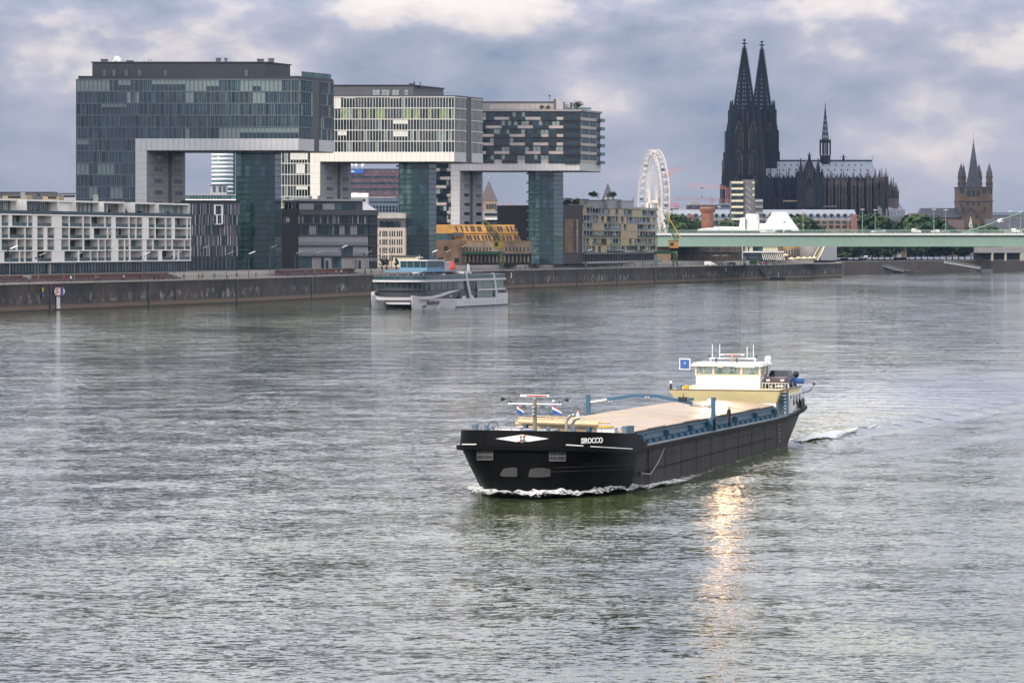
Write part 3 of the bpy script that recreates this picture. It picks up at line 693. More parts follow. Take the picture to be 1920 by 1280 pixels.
for k, row in enumerate(rows):
    z0, z1 = Zs[3 - k], Zs[4 - k]
    us = [(f.u(a), f.u(b)) for a, b in row]
    f.box(fr, 0, f.L, z0 - .16, z0 + .16, -2.5, .1, M['white'])
    prev = 0
    for (a, b) in us + [(f.L, None)]:
        if a - prev > .1: f.box(fr, prev, a, z0 + .16, z1 - .16, -2.45, 0, M['white'])
        prev = b
    for (a, b) in us:
        g = MB(); w = b - a
        f.pane(g, a, b, z0 + .16, z1 - .16, -2.40, M['gl3'])
        if w > 2.6:
            sp = a + w * rnd.choice((.28, .4, .6)); f.box(g, sp, b if rnd.random() < .5 else min(b, sp + 1.6), z0 + .16, z1 - .16, -2.38, -2.3, rnd.choice((M['greyl'], M['curt'], M['gtl'], M['greyl'])))
            f.pane(g, a + .05, min(sp, b) - .05, z0 + .16, z1 - .2, -2.36, rnd.choice((M['gt'], M['gl1'], M['gl3'])))
        else:
            n = max(2, int(w / .55))
            for i in range(n): f.box(g, a + i * w / n + .06, a + (i + 1) * w / n - .06, z0 + .2, z1 - .2, -1.9 - .2 * (i % 2), -1.8 - .2 * (i % 2), M['greyl'] if rnd.random() < .75 else M['gl2'])
        f.box(g, a + .02, b - .02, z0 + .17, z0 + 1.05, -.25, -.2, M['gt'] if rnd.random() < .6 else M['gl2'])
        f.box(g, a + .02, b - .02, z0 + 1.05, z0 + 1.1, -.27, -.18, M['mull'])
        if w > 2.2 and rnd.random() < .7:
            for q in range(rnd.randint(2, 4)):
                x_ = a + .4 + rnd.random() * (w - .9); f.box(g, x_, x_ + .5, z0 + .17, z0 + .6 + rnd.random() * .6, -1.6, -1.1, rnd.choice((M['curt'], M['leaf'][0], M['brown'], M['steelw'])))
        g.build('loggia', wr, True)
f.box(fr, 0, f.L, Zs[4] - .16, Zs[4] + .2, -11, .15, M['white'])
fr.build('white_frame', wr, True)
# set back top storey: glazed rooms under white flat roofs, some joined by white walls
for (a, b, d, gm) in ((-45, 40, -1.2, 'gl1'), (54, 114, -.8, 'gt'), (116, 143, -1.0, None), (144, 189, -.5, 'gl2'), (203, 243, -1.5, 'gt'), (258, 298, -1.0, 'gl1'), (300, 358, -.6, 'gtl')):
    g = MB(); u0, u1 = f.u(a), f.u(b); zr = 28.3
    f.box(g, u0, u1, zr, zr + .45, -9, .1 + d, M['white'])
    f.box(g, u0, u0 + .35, Zs[4] + .2, zr, -9, .05 + d, M['white']); f.box(g, u1 - .35, u1, Zs[4] + .2, zr, -9, .05 + d, M['white'])
    if gm:
        n = max(2, int((u1 - u0 - .7) / 1.25)); w = (u1 - u0 - .7) / n
        for i in range(n):
            f.pane(g, u0 + .35 + i * w, u0 + .35 + (i + 1) * w, Zs[4] + .2, zr, d - 2.0, rnd.choice((M[gm], M['gl3'], M['greyl'], M['curt'], M[gm])))
            f.box(g, u0 + .35 + i * w - .04, u0 + .35 + i * w + .04, Zs[4] + .2, zr, d - 2, d - 1.9, M['mullw'])
    else: f.box(g, u0, u1, Zs[4] + .2, zr, d - 1, d - .6, M['white'])
    g.build('roof_room', wr, True)
for a, b in ((40, 54), (190, 203), (243, 258)):
    g = MB(); u0, u1 = f.u(a), f.u(b); f.box(g, u0, u1, Zs[4] + .2, 29.2 if a > 200 else 28, -9, -4, M['greyd']); g.build('stair_core', wr, True)
g = MB()
for i in range(46):
    u = i * f.L / 46; f.box(g, u + .05, u + f.L / 46 - .05, Zs[4] + .2, Zs[4] + 1.15, -.15, -.1, M['gt'])
g.build('glass_balustrade', wr, True)
for px, w in ((205, 7), (70, 4)):
    g = MB(); u = f.u(px); f.box(g, u, u + w * .16, 28.7, 30.6, -5, -4, M['conc']); f.box(g, u - .1, u + w * .16 + .1, 30.6, 30.75, -5.1, -3.9, M['conc']); g.build('chimney', wr, True)
g = MB(); n = 74; w = f.L / n
for i in range(n):
    f.pane(g, i * w, (i + 1) * w, TZ, Zs[0] - .2, -1.0, rnd.choices((M['gt'], M['gl2'], M['gl3'], M['dark'], M['gtl']), (5, 3, 3, 2, 1))[0]); f.box(g, i * w - .05, i * w + .05, TZ, Zs[0] - .2, -1, -.9, M['dark'])
f.box(g, 0, f.L, Zs[0] - .45, Zs[0] - .17, -2.4, -.2, M['dark']); g.build('shop_glazing', wr, True)
b = MB(); u = f.u(95); f.box(b, u, u + .6, TZ, Zs[0] - .46, -.9, -.3, M['conc']); b.build('column', wr, True)
# --- slatted office behind
f = Face(340, 1030, 446, 1032); r = thing('slatted_office', 'dark slatted office with vertical pale fins and one sunlit white window frame', 'office building', f)
z1 = f.z(379); body(r, f, TZ - .1, z1, 16, M['greyd'])
body(r, f, z1, f.z(375.5), 17, M['black'], 'roof_edge', d=.5)
ys = [382, 402.5, 422, 441.5, 461, 481]; 
for k in range(5):
    zt_, zb_ = f.z(ys[k]), f.z(ys[k + 1]); g = MB(); u = .3
    f.box(g, 0, f.L, zt_ - .12, zt_ + .1, 0, .18, M['greyd'])
    while u < f.L - .5:
        w = rnd.choice((.5, .8, .5, 1.1)); m = rnd.choices((M['gl3'], M['brown'], M['greyd'], M['gl1']), (4, 3, 3, 2))[0]
        f.pane(g, u, u + w, zb_ + .1, zt_ - .12, .03, m); f.box(g, u + w, u + w + rnd.choice((.14, .14, .3)), zb_ + .1, zt_ - .12, .03, .28, M['greyl'] if rnd.random() < .72 else M['brown'])
        u += w + .3
    g.build('storey_front', r, True)
g = MB(); f.box(g, 0, f.L, TZ, f.z(481), 0, .05, M['gl3'])
for i in range(14): f.box(g, i * f.L / 14, i * f.L / 14 + .2, TZ, f.z(481), .05, .2, M['mull'])
g.build('ground_floor', r, True)
g = MB()
for (a, b_, y0, y1) in ((401, 404.2, 384, 402), (415, 418, 384, 421), (404, 418, 384, 385.6), (403, 416, 402, 403.5), (405.5, 408, 403.5, 420), (403, 418, 419.5, 421)): f.pbox(g, a, b_, y0, y1, .2, .9, M['steelw'])
f.pbox(g, 398, 419, 421, 423, .1, 1.1, M['black']); g.build('window_frame', r, True)
# --- glass tower of the far city seen through the first arch
f = Face(397, 3000, 437, 3000); r = thing('round_tower', 'distant round glass tower with white horizontal stripes seen under the first arch', 'tower', f)
xc = (f.A.x + f.B.x) / 2; rad = f.L / 2; z0, z1 = f.z(366), f.z(286) + 40
g = MB(); g.lathe((xc, 3000), [(rad, TZ), (rad, z1)], M['gtl'], 28); g.build('glass_drum', r, True, smooth=True)
M['stripe'] = mat('white_spandrel', (.72, .75, .80), .3, var=.1, vs=.1)
z = z0 - 30
while z < z1:
    g = MB(); g.lathe((xc, 3000), [(rad + .3, z), (rad + .3, z + 1.6 + rnd.random() * .6)], M['stripe'], 28); g.build('spandrel_ring', r, True, smooth=True); z += 3.6
f = Face(437, 3001, 441, 3001); body(r, f, TZ, z1, 10, M['gl2'], 'lift_shaft')
f = Face(394, 2700, 424, 2700); r = thing('roof_plant_block', 'small grey block in front of the striped round tower', 'building', f)
body(r, f, TZ, f.z(349), 12, M['greyl']); g = MB()
for a in (399, 410, 418): f.pbox(g, a, a + 5, 350, 360, 0, .5, M['gl2'])
g.build('glazing', r, True); body(r, f, f.z(349), f.z(347.6), 13, M['greyd'], 'roof_edge', d=.4)
f = Face(345, 1600, 446, 1600); r = thing('teal_hall', 'low teal glass hall behind the slatted office', 'hall', f)
body(r, f, TZ, f.z(366), 20, M['gtl']); body(r, f, f.z(366), f.z(364.5), 21, M['greyl'], 'roof_edge', d=.4)
rowwin(r, f, [f.u(356) + i * 1.45 for i in range(14)], f.z(374), .8, 1.3, [M['gl3']])
g = MB(); f.pbox(g, 348, 446, 373.5, 377, 0, .8, M['steelw']); g.build('light_band', r, True)
# --- games company building: dark stair wall with round logo, metal louvre storeys
f = Face(528, 1090, 706, 1102); r = thing('dark_office', 'dark office with a black wall carrying a round logo and grey metal louvre storeys', 'office building', f)
uc = f.u(559); zt_ = f.z(396)
body(r, f, TZ - .1, zt_, 20, M['greyd'], d=-.4)
g = MB(); f.box(g, 0, uc, TZ, f.z(392), -8, .3, M['black']); g.build('black_stair_wall', r, True)
g = MB(); c = f.P(f.u(537), .34); g.cyl((c[0], c[1], f.z(412.5)), (c[0] + f.n.x * .12, c[1] + f.n.y * .12, f.z(412.5)), 1.25, M['greyd'], n=28); g.build('logo_disc', r, True)
text('logo_letters', 'EA', 1.5, (c[0] - r.location.x + .0, c[1] - .2 - r.location.y, f.z(412.8) - TZ), (math.pi / 2, 0, 0), r, M['steelw'], shear=.35, spacing=.85, bold=.035)
ztop = [392, 419.5, 420.5, 440, 441.5, 460, 461.5, 481]
for (y0, y1, kind) in ((395, 401, 'p'), (401, 419, 'g'), (421, 439.5, 'g2'), (441.5, 459.5, 'l'), (461.5, 479.5, 'l2')):
    g = MB(); f.box(g, uc, f.L + .4, f.z(y1) - .32, f.z(y1), -.3, 1.1, M['greyd'])
    if kind == 'p': f.box(g, uc, f.L + .3, f.z(y1), f.z(y0), -.3, 1.0, M['greyd'])
    elif kind[0] == 'g':
        n = 44; w = (f.L - uc) / n
        for i in range(n):
            if kind == 'g2' and (5 < i < 10 or 22 < i < 26 or 28 < i < 33): m = M['greyl']
            else: m = rnd.choices((M['gl3'], M['gt'], M['curt'], M['gl2'], M['conc']), (6, 4, 2, 3, .5))[0]
            f.pane(g, uc + i * w, uc + (i + 1) * w, f.z(y1), f.z(y0), .05, m); f.box(g, uc + i * w - .05, uc + i * w + .05, f.z(y1), f.z(y0), .05, .15, M['dark'])
    else:
        n = 64; w = (f.L - uc - 3) / n
        for i in range(n):
            m = M['greyl'] if not (kind == 'l2' and 38 < i < 50) else M['gl2']
            f.box(g, uc + i * w + .03, uc + (i + 1) * w - .01, f.z(y1), f.z(y0), -.2, .25, m)
        for i in range(64): f.box(g, uc + i * w, uc + i * w + .05, f.z(y1), f.z(y1) + 1.0, 1.0, 1.05, M['mull'])
        f.box(g, uc, f.L, f.z(y1) + 1.0, f.z(y1) + 1.06, .98, 1.07, M['mull'])
    g.build('storey_front', r, True)
g = MB(); f.box(g, uc, f.L - 2.4, TZ, f.z(480), -.3, .05, M['conc'])
for a, b_ in ((559, 585), (602, 608), (622, 640)): f.pbox(g, a, b_, 482, 503, .05, .12, M['gl2'])
g.build('ground_floor', r, True)
for a in (606, 667):
    g = MB(); f.pbox(g, a, a + 8.5, 485.5, 504, .05, 1.6, M['greyl']); f.pbox(g, a + 1.6, a + 6.8, 488, 504, 1.6, 1.66, M['dark']); g.build('entrance_box', r, True)
g = MB(); f.box(g, f.L - 2.6, f.L + .2, TZ, f.z(398), -10, .4, M['dark']); g.build('end_wall', r, True)
# roof storey
f2_ = Face(559, 1096, 680, 1100); body(r, f2_, zt_, f2_.z(377), 12, M['greyd'], 'roof_storey'); body(r, f2_, f2_.z(377), f2_.z(373), 14, M['greyl'], 'roof_slab', d=.8)
g = MB()
for (a, b_, m) in ((561, 588, 'greyl'), (590, 603, 'gt'), (605, 627, 'greyl'), (628, 634, 'gtl'), (635, 641, 'gtl'), (642, 653, 'gt'), (654, 668, 'gl1')): f2_.pbox(g, a, b_, 382, 393, .02, .12, M[m])
g.build('roof_glazing', r, True)
g = MB(); ff = Face(532, 1096, 556, 1096); ff.box(g, 0, ff.L, zt_, ff.z(380), -6, 0, M['gl3']); ff.box(g, -.4, ff.L + 1, ff.z(380), ff.z(376), -7, .6, M['greyd'])
for a in (533, 540, 547): ff.pbox(g, a, a + 1, 380, 392, .02, .2, M['conc'])
g.build('roof_pavilion', r, True)
for (a, b_, y0) in ((584, 588, 371), (600, 612, 370), (540, 546, 373)):
    g = MB(); f2_.box(g, f2_.u(a), f2_.u(b_), f2_.z(373), f2_.z(y0) + .5, -6, -4, M['greyl']); f2_.box(g, f2_.u(a) - .1, f2_.u(b_) + .1, f2_.z(y0) + .5, f2_.z(y0) + .6, -6.1, -3.9, M['greyd']); g.build('roof_vent', r, True)
# --- white tent roof, blue grey block, brown patterned block behind the second arch
f = Face(674, 1300, 704, 1300); r = thing('pavilion', 'small pavilion with a pale pyramid roof behind the dark office', 'pavilion', f)
body(r, f, TZ, f.z(394), 7, M['greyd']); g = MB(); a, b_ = f.P(-.5, .5), f.P(f.L + .5, .5); ap = f.P(f.L * .35, -3)
g.face([(*a, f.z(394)), (*b_, f.z(394)), (*ap, f.z(380))], M['greyl']); c, d = f.P(f.L + .5, -7), f.P(-.5, -7)
g.face([(*b_, f.z(394)), (*c, f.z(394)), (*ap, f.z(380))], M['greyl']); g.face([(*c, f.z(394)), (*d, f.z(394)), (*ap, f.z(380))], M['greyl']); g.face([(*d, f.z(394)), (*a, f.z(394)), (*ap, f.z(380))], M['greyl']); g.build('roof', r, True)
M['bluegrey'] = mat('blue_grey_cladding', (.085, .115, .165), .6, var=.1, vs=.2)
f = Face(684, 1600, 760, 1600); r = thing('blue_grey_office', 'blue grey office block with small dark windows behind the second arch', 'office building', f)
body(r, f, TZ, f.z(371), 20, M['bluegrey']); body(r, f, f.z(371), f.z(369.5), 21, M['greyl'], 'roof_edge', d=.4)
for y0, n in ((381, 18), (391, 12), (397, 12)): rowwin(r, f, spaced(.8, f.L, n), f.z(y0), .7 if n == 18 else 1.0, 1.0 if n == 18 else 1.3, [M['gl3']])
f = Face(656, 1500, 690, 1500); r = thing('white_roof_block', 'white topped low block at the foot of the brown patterned building', 'building', f)
body(r, f, TZ, f.z(370), 10, M['greyl']); body(r, f, f.z(370), f.z(362), 10, M['steelw'], 'roof_storey', d=.3); rowwin(r, f, spaced(1, f.L - 1, 5), f.z(378), 1, 1.2, [M['gl3']])
g = MB(); f.box(g, 1, 3, f.z(362), f.z(360.5), -4, -1, M['greyl']); f.box(g, .9, 3.1, f.z(360.5), f.z(360.2), -4.1, -.9, M['greyd']); g.build('roof_vent', r, True)
M['patt'] = brickm('brown_violet_panels', (.10, .065, .085), (.13, .085, .10), (.04, .03, .05), .12)
f = Face(654, 2300, 760, 2300); r = thing('patterned_block', 'broad violet brown block with a blue banner and rows of tiny windows', 'building', f)
body(r, f, TZ, f.z(318), 30, M['patt']); g = MB(); f.pbox(g, 655, 682, 317, 326, .1, .7, M['bluep']); f.pbox(g, 657, 664, 320.5, 322.5, .7, .75, M['steelw']); g.build('banner', r, True)
body(r, f, f.z(318), f.z(316), 30, M['bluegrey'], 'roof_edge', d=.4)
for j in range(3): rowwin(r, f, spaced(1.5, f.L, 30), f.z(334 + j * 11.5), 1.3, 1.2, [M['gl3'], M['gl1']])
text('roof_sign', 'opel köln', 6.0, (f.P(f.u(714))[0] - r.location.x, -1.2, f.z(366.5) - TZ), (math.pi / 2, 0, 0), r, M['steelw'], bold=.1) if 0 else None
for px in (660, 668, 680):
    g = MB(); x = wx(px, 2305); g.cyl((x, 2305, f.z(316)), (x, 2305, f.z(309)), .25, M['steelw'], n=5); g.ball((x, 2305, f.z(310)), 1.2, M['steelw']); g.build('roof_dish', r, True)
# --- beige office with slit windows
f = Face(700, 1180, 760, 1180); r = thing('beige_office', 'beige stone office with narrow upright windows under a dark attic', 'office building', f)
body(r, f, TZ, f.z(427), 14, mat('beige_stone', (.46, .40, .35), .8, var=.08)); body(r, f, f.z(427), f.z(410), 12, M['greyd'], 'attic', d=-.5); body(r, f, f.z(410), f.z(408.6), 13, M['grey'], 'roof_edge')
body(r, f, f.z(408.6), f.z(399), 10, M['conc'], 'roof_plant', d=-2)
rowwin(r, f, [f.u(p) for p in (712, 722, 731, 741)], f.z(424.5), 1.4, 2.0, [M['gl3']])
for y0 in (443.5, 459, 474.5, 489):
    rowwin(r, f, [f.u(p) for p in (711.5, 717, 720.5, 724, 730, 734.5, 738.5, 744, 748, 752)], f.z(y0), .42, 1.95, [M['gl3']])
# --- warehouse with orange metal attic
f = Face(815, 1280, 996, 1292); r = thing('orange_warehouse', 'old brick warehouse with a two storey orange gold metal attic', 'warehouse', f)
zb = f.z(451.5)
body(r, f, TZ, zb, 18, M['brickt'], 'wall', u0=f.u(872)); body(r, f, TZ, zb + .3, 18.5, M['brick'], 'corner_wall', u1=f.u(872), d=.4)
g = MB(); n_ = 14
def slope(g, f, u0, u1, z0, z1, d0, d1, m, depth=14):
    a = [(*f.P(u0, d0), z0), (*f.P(u1, d0), z0), (*f.P(u1, -depth), z0), (*f.P(u0, -depth), z0)]
    t = [(*f.P(u0, d1), z1), (*f.P(u1 - (0 if u1 > 900 else 1.2), d1), z1), (*f.P(u1 - 1.2, -depth + 1), z1), (*f.P(u0, -depth + 1), z1)]
    g.hexa(a, t, m)
um = f.u(855); ue = f.u(977)
slope(g, f, um, ue, zb, f.z(437.5), .2, -.6, M['gold']); slope(g, f, f.u(817), ue - 1, f.z(437.5), f.z(421), -.2, -1.6, M['gold']); g.build('attic', r, True)
g = MB(); f.pbox(g, 817, 845, 438, 451, -.4, .2, M['gtl'])
for a in (818, 826, 833, 840): f.pbox(g, a, a + .6, 438, 451, .2, .3, M['gt'])
g.build('corner_glazing', r, True)
g = MB(); f.pbox(g, 848, 868, 436, 444, .3, 1.2, M['greyd']); g.build('sun_blind', r, True)
def sloped_win(px, w, y0, y1, d0, d1):
    g = MB(); u = f.u(px); dd = .08
    g.hexa([(*f.P(u, d0 + dd), f.z(y1)), (*f.P(u + w, d0 + dd), f.z(y1)), (*f.P(u + w, d0 - .5), f.z(y1)), (*f.P(u, d0 - .5), f.z(y1))], [(*f.P(u - .5, d1 + dd), f.z(y0)), (*f.P(u - .5 + w, d1 + dd), f.z(y0)), (*f.P(u - .5 + w, d1 - .5), f.z(y0)), (*f.P(u - .5, d1 - .5), f.z(y0))], M['dark'])
    g.build('window', r, True)
for px in (857, 867, 876, 885, 889, 898, 902, 915, 921, 936, 941, 953, 960, 967): sloped_win(px, .62, 424, 434, -.5, -1.25)
for px in (877, 882, 890, 896, 905, 911, 917, 927, 933, 944, 951, 957, 966, 971): sloped_win(px, .75, 441, 450, .15, -.35)
rowwin(r, f, [f.u(p) for p in (875, 881, 887, 893, 899, 906, 912, 918, 948, 955, 962, 968, 975, 982, 989)], f.z(471), .5, 1.6, [M['dark']])
rowwin(r, f, [f.u(832)], f.z(470), 1.6, 1.7, [M['gl3']], d=.4); rowwin(r, f, [f.u(820)], f.z(492), 2.2, 1.9, [M['gl3']], d=.4); rowwin(r, f, [f.u(852)], f.z(493), 1.6, 1.9, [M['gl3']], d=.4)
g = MB(); f.box(g, f.u(866), f.L + .4, f.z(477), f.z(475.5), 0, 1.6, M['greyd'])
f.box(g, f.u(868), f.L, TZ, f.z(477), 0, .06, M['black']); g.build('loading_canopy', r, True)
for i in range(17):
    g = MB(); u = f.u(871) + i * (f.L - f.u(871)) / 17; f.box(g, u, u + .55, TZ + 1, f.z(478.5), .06, .5, M['brickt']); g.build('pillar', r, True)
# --- blocks seen between the third house and its tower
f = Face(905, 1700, 996, 1700); r = thing('grey_flat_block', 'plain grey block with antennas under the third arch', 'building', f)
body(r, f, TZ, f.z(396), 20, M['grey'], u1=f.u(957)); body(r, f, TZ, f.z(385.5), 24, M['slate'], 'rear_wing', u0=f.u(928), d=-21)
for px in (943, 953, 958, 962): g = MB(); x = wx(px, 1724); g.cyl((x, 1724, f.z(386)), (x, 1724, f.z(378.5)), .15, M['redp'], n=5); g.cyl((x - .5, 1724, f.z(381)), (x + .5, 1724, f.z(381)), .08, M['steelw'], n=4); g.build('antenna', r, True)
rowwin(r, f, spaced(1, f.u(955), 8), f.z(405), 1.5, 1.4, [M['gl3']])
f = Face(908, 1420, 990, 1420); r = thing('framed_block', 'low dark block with white horizontal frames beside the third tower', 'building', f)
body(r, f, TZ, f.z(410), 14, M['dark']); g = MB(); f.pbox(g, 909, 988, 409, 412, .1, 1.2, M['steelw']); f.pbox(g, 957, 965, 409, 423, .1, 1.1, M['steelw']); f.pbox(g, 970, 988, 423, 429, .1, 1.1, M['greyl']); g.build('white_frame', r, True)
rowwin(r, f, spaced(1.5, f.L - 1, 7), f.z(421.5), 1.5, 1.7, [M['gl1'], M['gl3']])
def spire_tower(px0, px1, Y, ybase, yeave, yapex, yfin, name, label, wm, rm, hip=True):
    f = Face(px0, Y, px1, Y); r = thing(name, label, 'church', f); L = f.L
    body(r, f, TZ, f.z(yeave), L, wm); c = f.P(L / 2, -L / 2); g = MB()
    g.lathe(c, [(L * .76, f.z(yeave)), (.25, f.z(yapex))], rm, 4, math.pi / 4); g.build('spire', r, True)
    g = MB(); g.cyl((*c, f.z(yapex)), (*c, f.z(yfin)), .12, M['steelg'], n=5); g.ball((*c, f.z(yfin + 1.5)), .5, M['steelg']); g.build('finial', r, True)
    return f, r
f, r = spire_tower(901, 932, 1800, 400, 376, 339, 331, 'church_tower', 'church tower with a steep brown pyramid spire beside the third crane house', M['brickt'], mat('brown_roof', (.10, .08, .085), .7))
rowwin(r, f, spaced(3, f.L, 4), f.z(392), 1.2, 2.6, [M['dark']])
f, r = spire_tower(1129, 1151, 1900, 400, 374.5, 344, 332, 'church_spire', 'small grey slate pyramid spire rising behind the tan panelled building', M['conc'], M['slate'])
for px in (1133, 1142):
    g = MB(); a, b_ = f.u(px), f.u(px + 6); g.hexa([(*f.P(a, .4), f.z(374.5)), (*f.P(b_, .4), f.z(374.5)), (*f.P(b_, -3), f.z(374.5)), (*f.P(a, -3), f.z(374.5))], [(*f.P((a + b_) / 2 - .1, .4), f.z(369)), (*f.P((a + b_) / 2 + .1, .4), f.z(369)), (*f.P((a + b_) / 2 + .1, -3), f.z(369)), (*f.P((a + b_) / 2 - .1, -3), f.z(369))], M['conc']); g.build('gable', r, True)
# --- tan panelled apartment building and its dark brick wing
f = Face(1056, 1345, 1092, 1360); r = thing('brick_wing_block', 'dark slab with inset brick fields beside the third glass tower', 'building', f)
body(r, f, TZ, f.z(384.5), 30, mat('violet_brown_render', (.055, .048, .055), .8, var=.1))
g = MB(); f.pbox(g, 1057.5, 1077, 411, 474, .02, .25, M['brick']); f.pbox(g, 1079.5, 1083, 411, 474, .02, .25, M['brickt']); g.build('brick_field', r, True)
for y0 in (414, 421, 428, 435, 442, 449, 456, 463): g = MB(); f.pbox(g, 1075, 1079, y0, y0 + 5, .26, .5, M['dark']); g.build('window', r, True)
g = MB(); f.pbox(g, 1057.5, 1083, 426, 427, .26, .3, M['dark']); g.build('cornice', r, True)
f = Face(1091, 1360, 1231, 1500); r = thing('panelled_apartments', 'long tan and grey panelled apartment building with a pillared dark base', 'apartment building', f)
Zt = f.z(388); Zb = f.z(474); nb = 29
body(r, f, TZ, Zt, 22, M['greyd']); body(r, f, Zt, Zt + .9, 23, M['grey'], 'roof_edge', d=.8)
pat = ['TGGGGGGGGTTGTTGGGTTTTGGGGGG', 'GGGGGTGTGGGGTGTGGGGGGGGGTGG', 'GGGTTTTGGGGGGTGTTTTGGGGGGGG', 'GGGGGGGGGGGGGTTTTTTGGGGGGGG', 'GGTGGGGGTGGGGTTTGTGGGGGGGGT', 'GGGGTGTTGGGGGGGGGGGGGGGGGGG']
fh = (Zt - Zb) / 6
for k in range(6):
    z1 = Zt - k * fh; z0 = z1 - fh; g = MB(); w = f.L / 27
    f.box(g, 0, f.L, z1 - .3, z1 - .02, 0, .6, M['tan'])
    for i, c in enumerate(pat[k]):
        u = i * w
        if c == 'T': f.box(g, u, u + w, z0, z1 - .4, 0, .55, M['tan']); f.box(g, u + w * .5, u + w * .5 + .06, z0, z1 - .4, .55, .57, M['brown'])
        else:
            f.pane(g, u, u + w, z0, z1 - .4, .05, rnd.choice((M['gl3'], M['gl3'], M['gl1'], M['gl2'], M['curt']))); f.box(g, u, u + .1, z0, z1 - .4, .05, .5, M['mullw'] if rnd.random() < .5 else M['greyd'])
            f.box(g, u, u + w, z0, z0 + .9, .45, .5, M['gl3'] if rnd.random() < .7 else M['gl1'])
            if rnd.random() < .35: f.box(g, u + .4, u + w - .3, z0, z0 + 1.2, .1, .4, rnd.choice((M['brown'], M['curt'], M['dark'])))
    g.build('storey_front', r, True)
f.box(g, 0, 1, 0, 1, 0, 1, M['tan']) if 0 else None
g = MB(); f.box(g, -.2, f.L + .2, Zb - .7, Zb - .02, -1, 1.1, M['greyd']); g.build('base_beam', r, True)
g = MB(); f.box(g, 0, f.L, TZ, Zb - .7, 0, .08, M['black']); g.build('arcade_wall', r, True)
for i in range(28): g = MB(); f.box(g, i * f.L / 28, i * f.L / 28 + .75, TZ + .8, Zb - .7, .08, .9, M['greyd']); g.build('pillar', r, True)
g = MB(); f.box(g, -.5, f.L, TZ, TZ + .8, .1, 2.5, M['grey']); g.build('loading_ramp', r, True)
for (a, b_, y0) in ((1057, 1072, 372), (1072, 1104, 374), (1104, 1140, 376), (1140, 1165, 375), (1165, 1187, 377.5)):
    ff = Face(a, 1375, b_, 1378); g = MB(); ff.box(g, 0, ff.L, Zt - .5, ff.z(y0), -5, 0, M['greyl'] if a != 1072 else M['conc']); ff.box(g, -.15, ff.L + .15, ff.z(y0), ff.z(y0) + .2, -5.2, .2, M['greyd']); g.build('roof_house', r, True)
g = MB(); x = wx(1123, 1378); g.cyl((x, 1378, Zt), (x, 1378, wz(362, 1378)), .08, M['mull'], n=5); g.build('antenna', r, True)
g = MB(); x = wx(1187, 1380); g.cyl((x, 1380, Zt), (x, 1380, wz(368, 1380)), .15, M['mull'], n=5); g.build('flue', r, True)
# --- rooftops over the left block
for (a, b_, y0, Y, m, nm, lb) in ((-30, 100, 361, 1500, 'greyd', 'flat_roof_hall', 'wide dark flat roof far behind the left apartment block'), (5, 50, 365.5, 1250, 'tan', 'timber_roof_house', 'tan timber clad roof storey at the far left'), (80, 110, 366.5, 1250, 'tan', 'timber_roof_house', 'smaller tan timber clad roof storey behind the white roofs'), (110, 146, 363.5, 1400, 'greyl', 'grey_roof_house', 'grey roof block touching the glass crane house')):
    f = Face(a, Y, b_, Y); r = thing(nm, lb, 'building', f); body(r, f, TZ, f.z(y0), 15, M[m]); body(r, f, f.z(y0), f.z(y0 - 1.5), 16, M['greyd'], 'roof_edge', d=.4)
    rowwin(r, f, spaced(2, f.L - 2, 5), f.z(y0 + 6.5), 1.6, .9, [M['gl3']])
# ------------------------------------------------------------------ cathedral
M['dom'] = mat('blackened_sandstone', (.012, .015, .022), .9, var=.4, vs=.12, streak=.6)
M['dom2'] = mat('brown_sandstone', (.105, .078, .076), .9, var=.35, vs=.15, streak=.6)
M['domd'] = mat('dark_window_tracery', (.012, .013, .018), .6, var=.3, vs=.3)
M['lead'] = mat('lead_roof', (.25, .28, .34), .55, var=.08, vs=.08, streak=.5)
DY = 2550.0
f = Face(1353, DY, 1705, DY); dom = thing('cathedral', 'huge blackened gothic cathedral with twin openwork spires and a grey roof', 'cathedral', f)
def X(px): return wx(px, DY)
def Z(py): return wz(py, DY)
rd = random.Random(5)
def pinnacle(b, x, y, z0, z1, w, m, crock=True):
    zm = z0 + (z1 - z0) * .45
    b.box(x - w / 2, x + w / 2, y - w / 2, y + w / 2, z0, zm, m)
    b.lathe((x, y), [(w * .62, zm), (w * .45, zm + .1), (.08, z1)], m, 4, math.pi / 4)
    b.box(x - w * .28, x + w * .28, y - w * .1, y + w * .1, z1 - (z1 - z0) * .07, z1 - (z1 - z0) * .04, m)
    if crock:
        for t in (.25, .5, .75):
            r = w * .5 * (1 - t) + .15; z = zm + (z1 - zm) * t; b.box(x - r - .12, x + r + .12, y - .12, y + .12, z, z + .3, m)
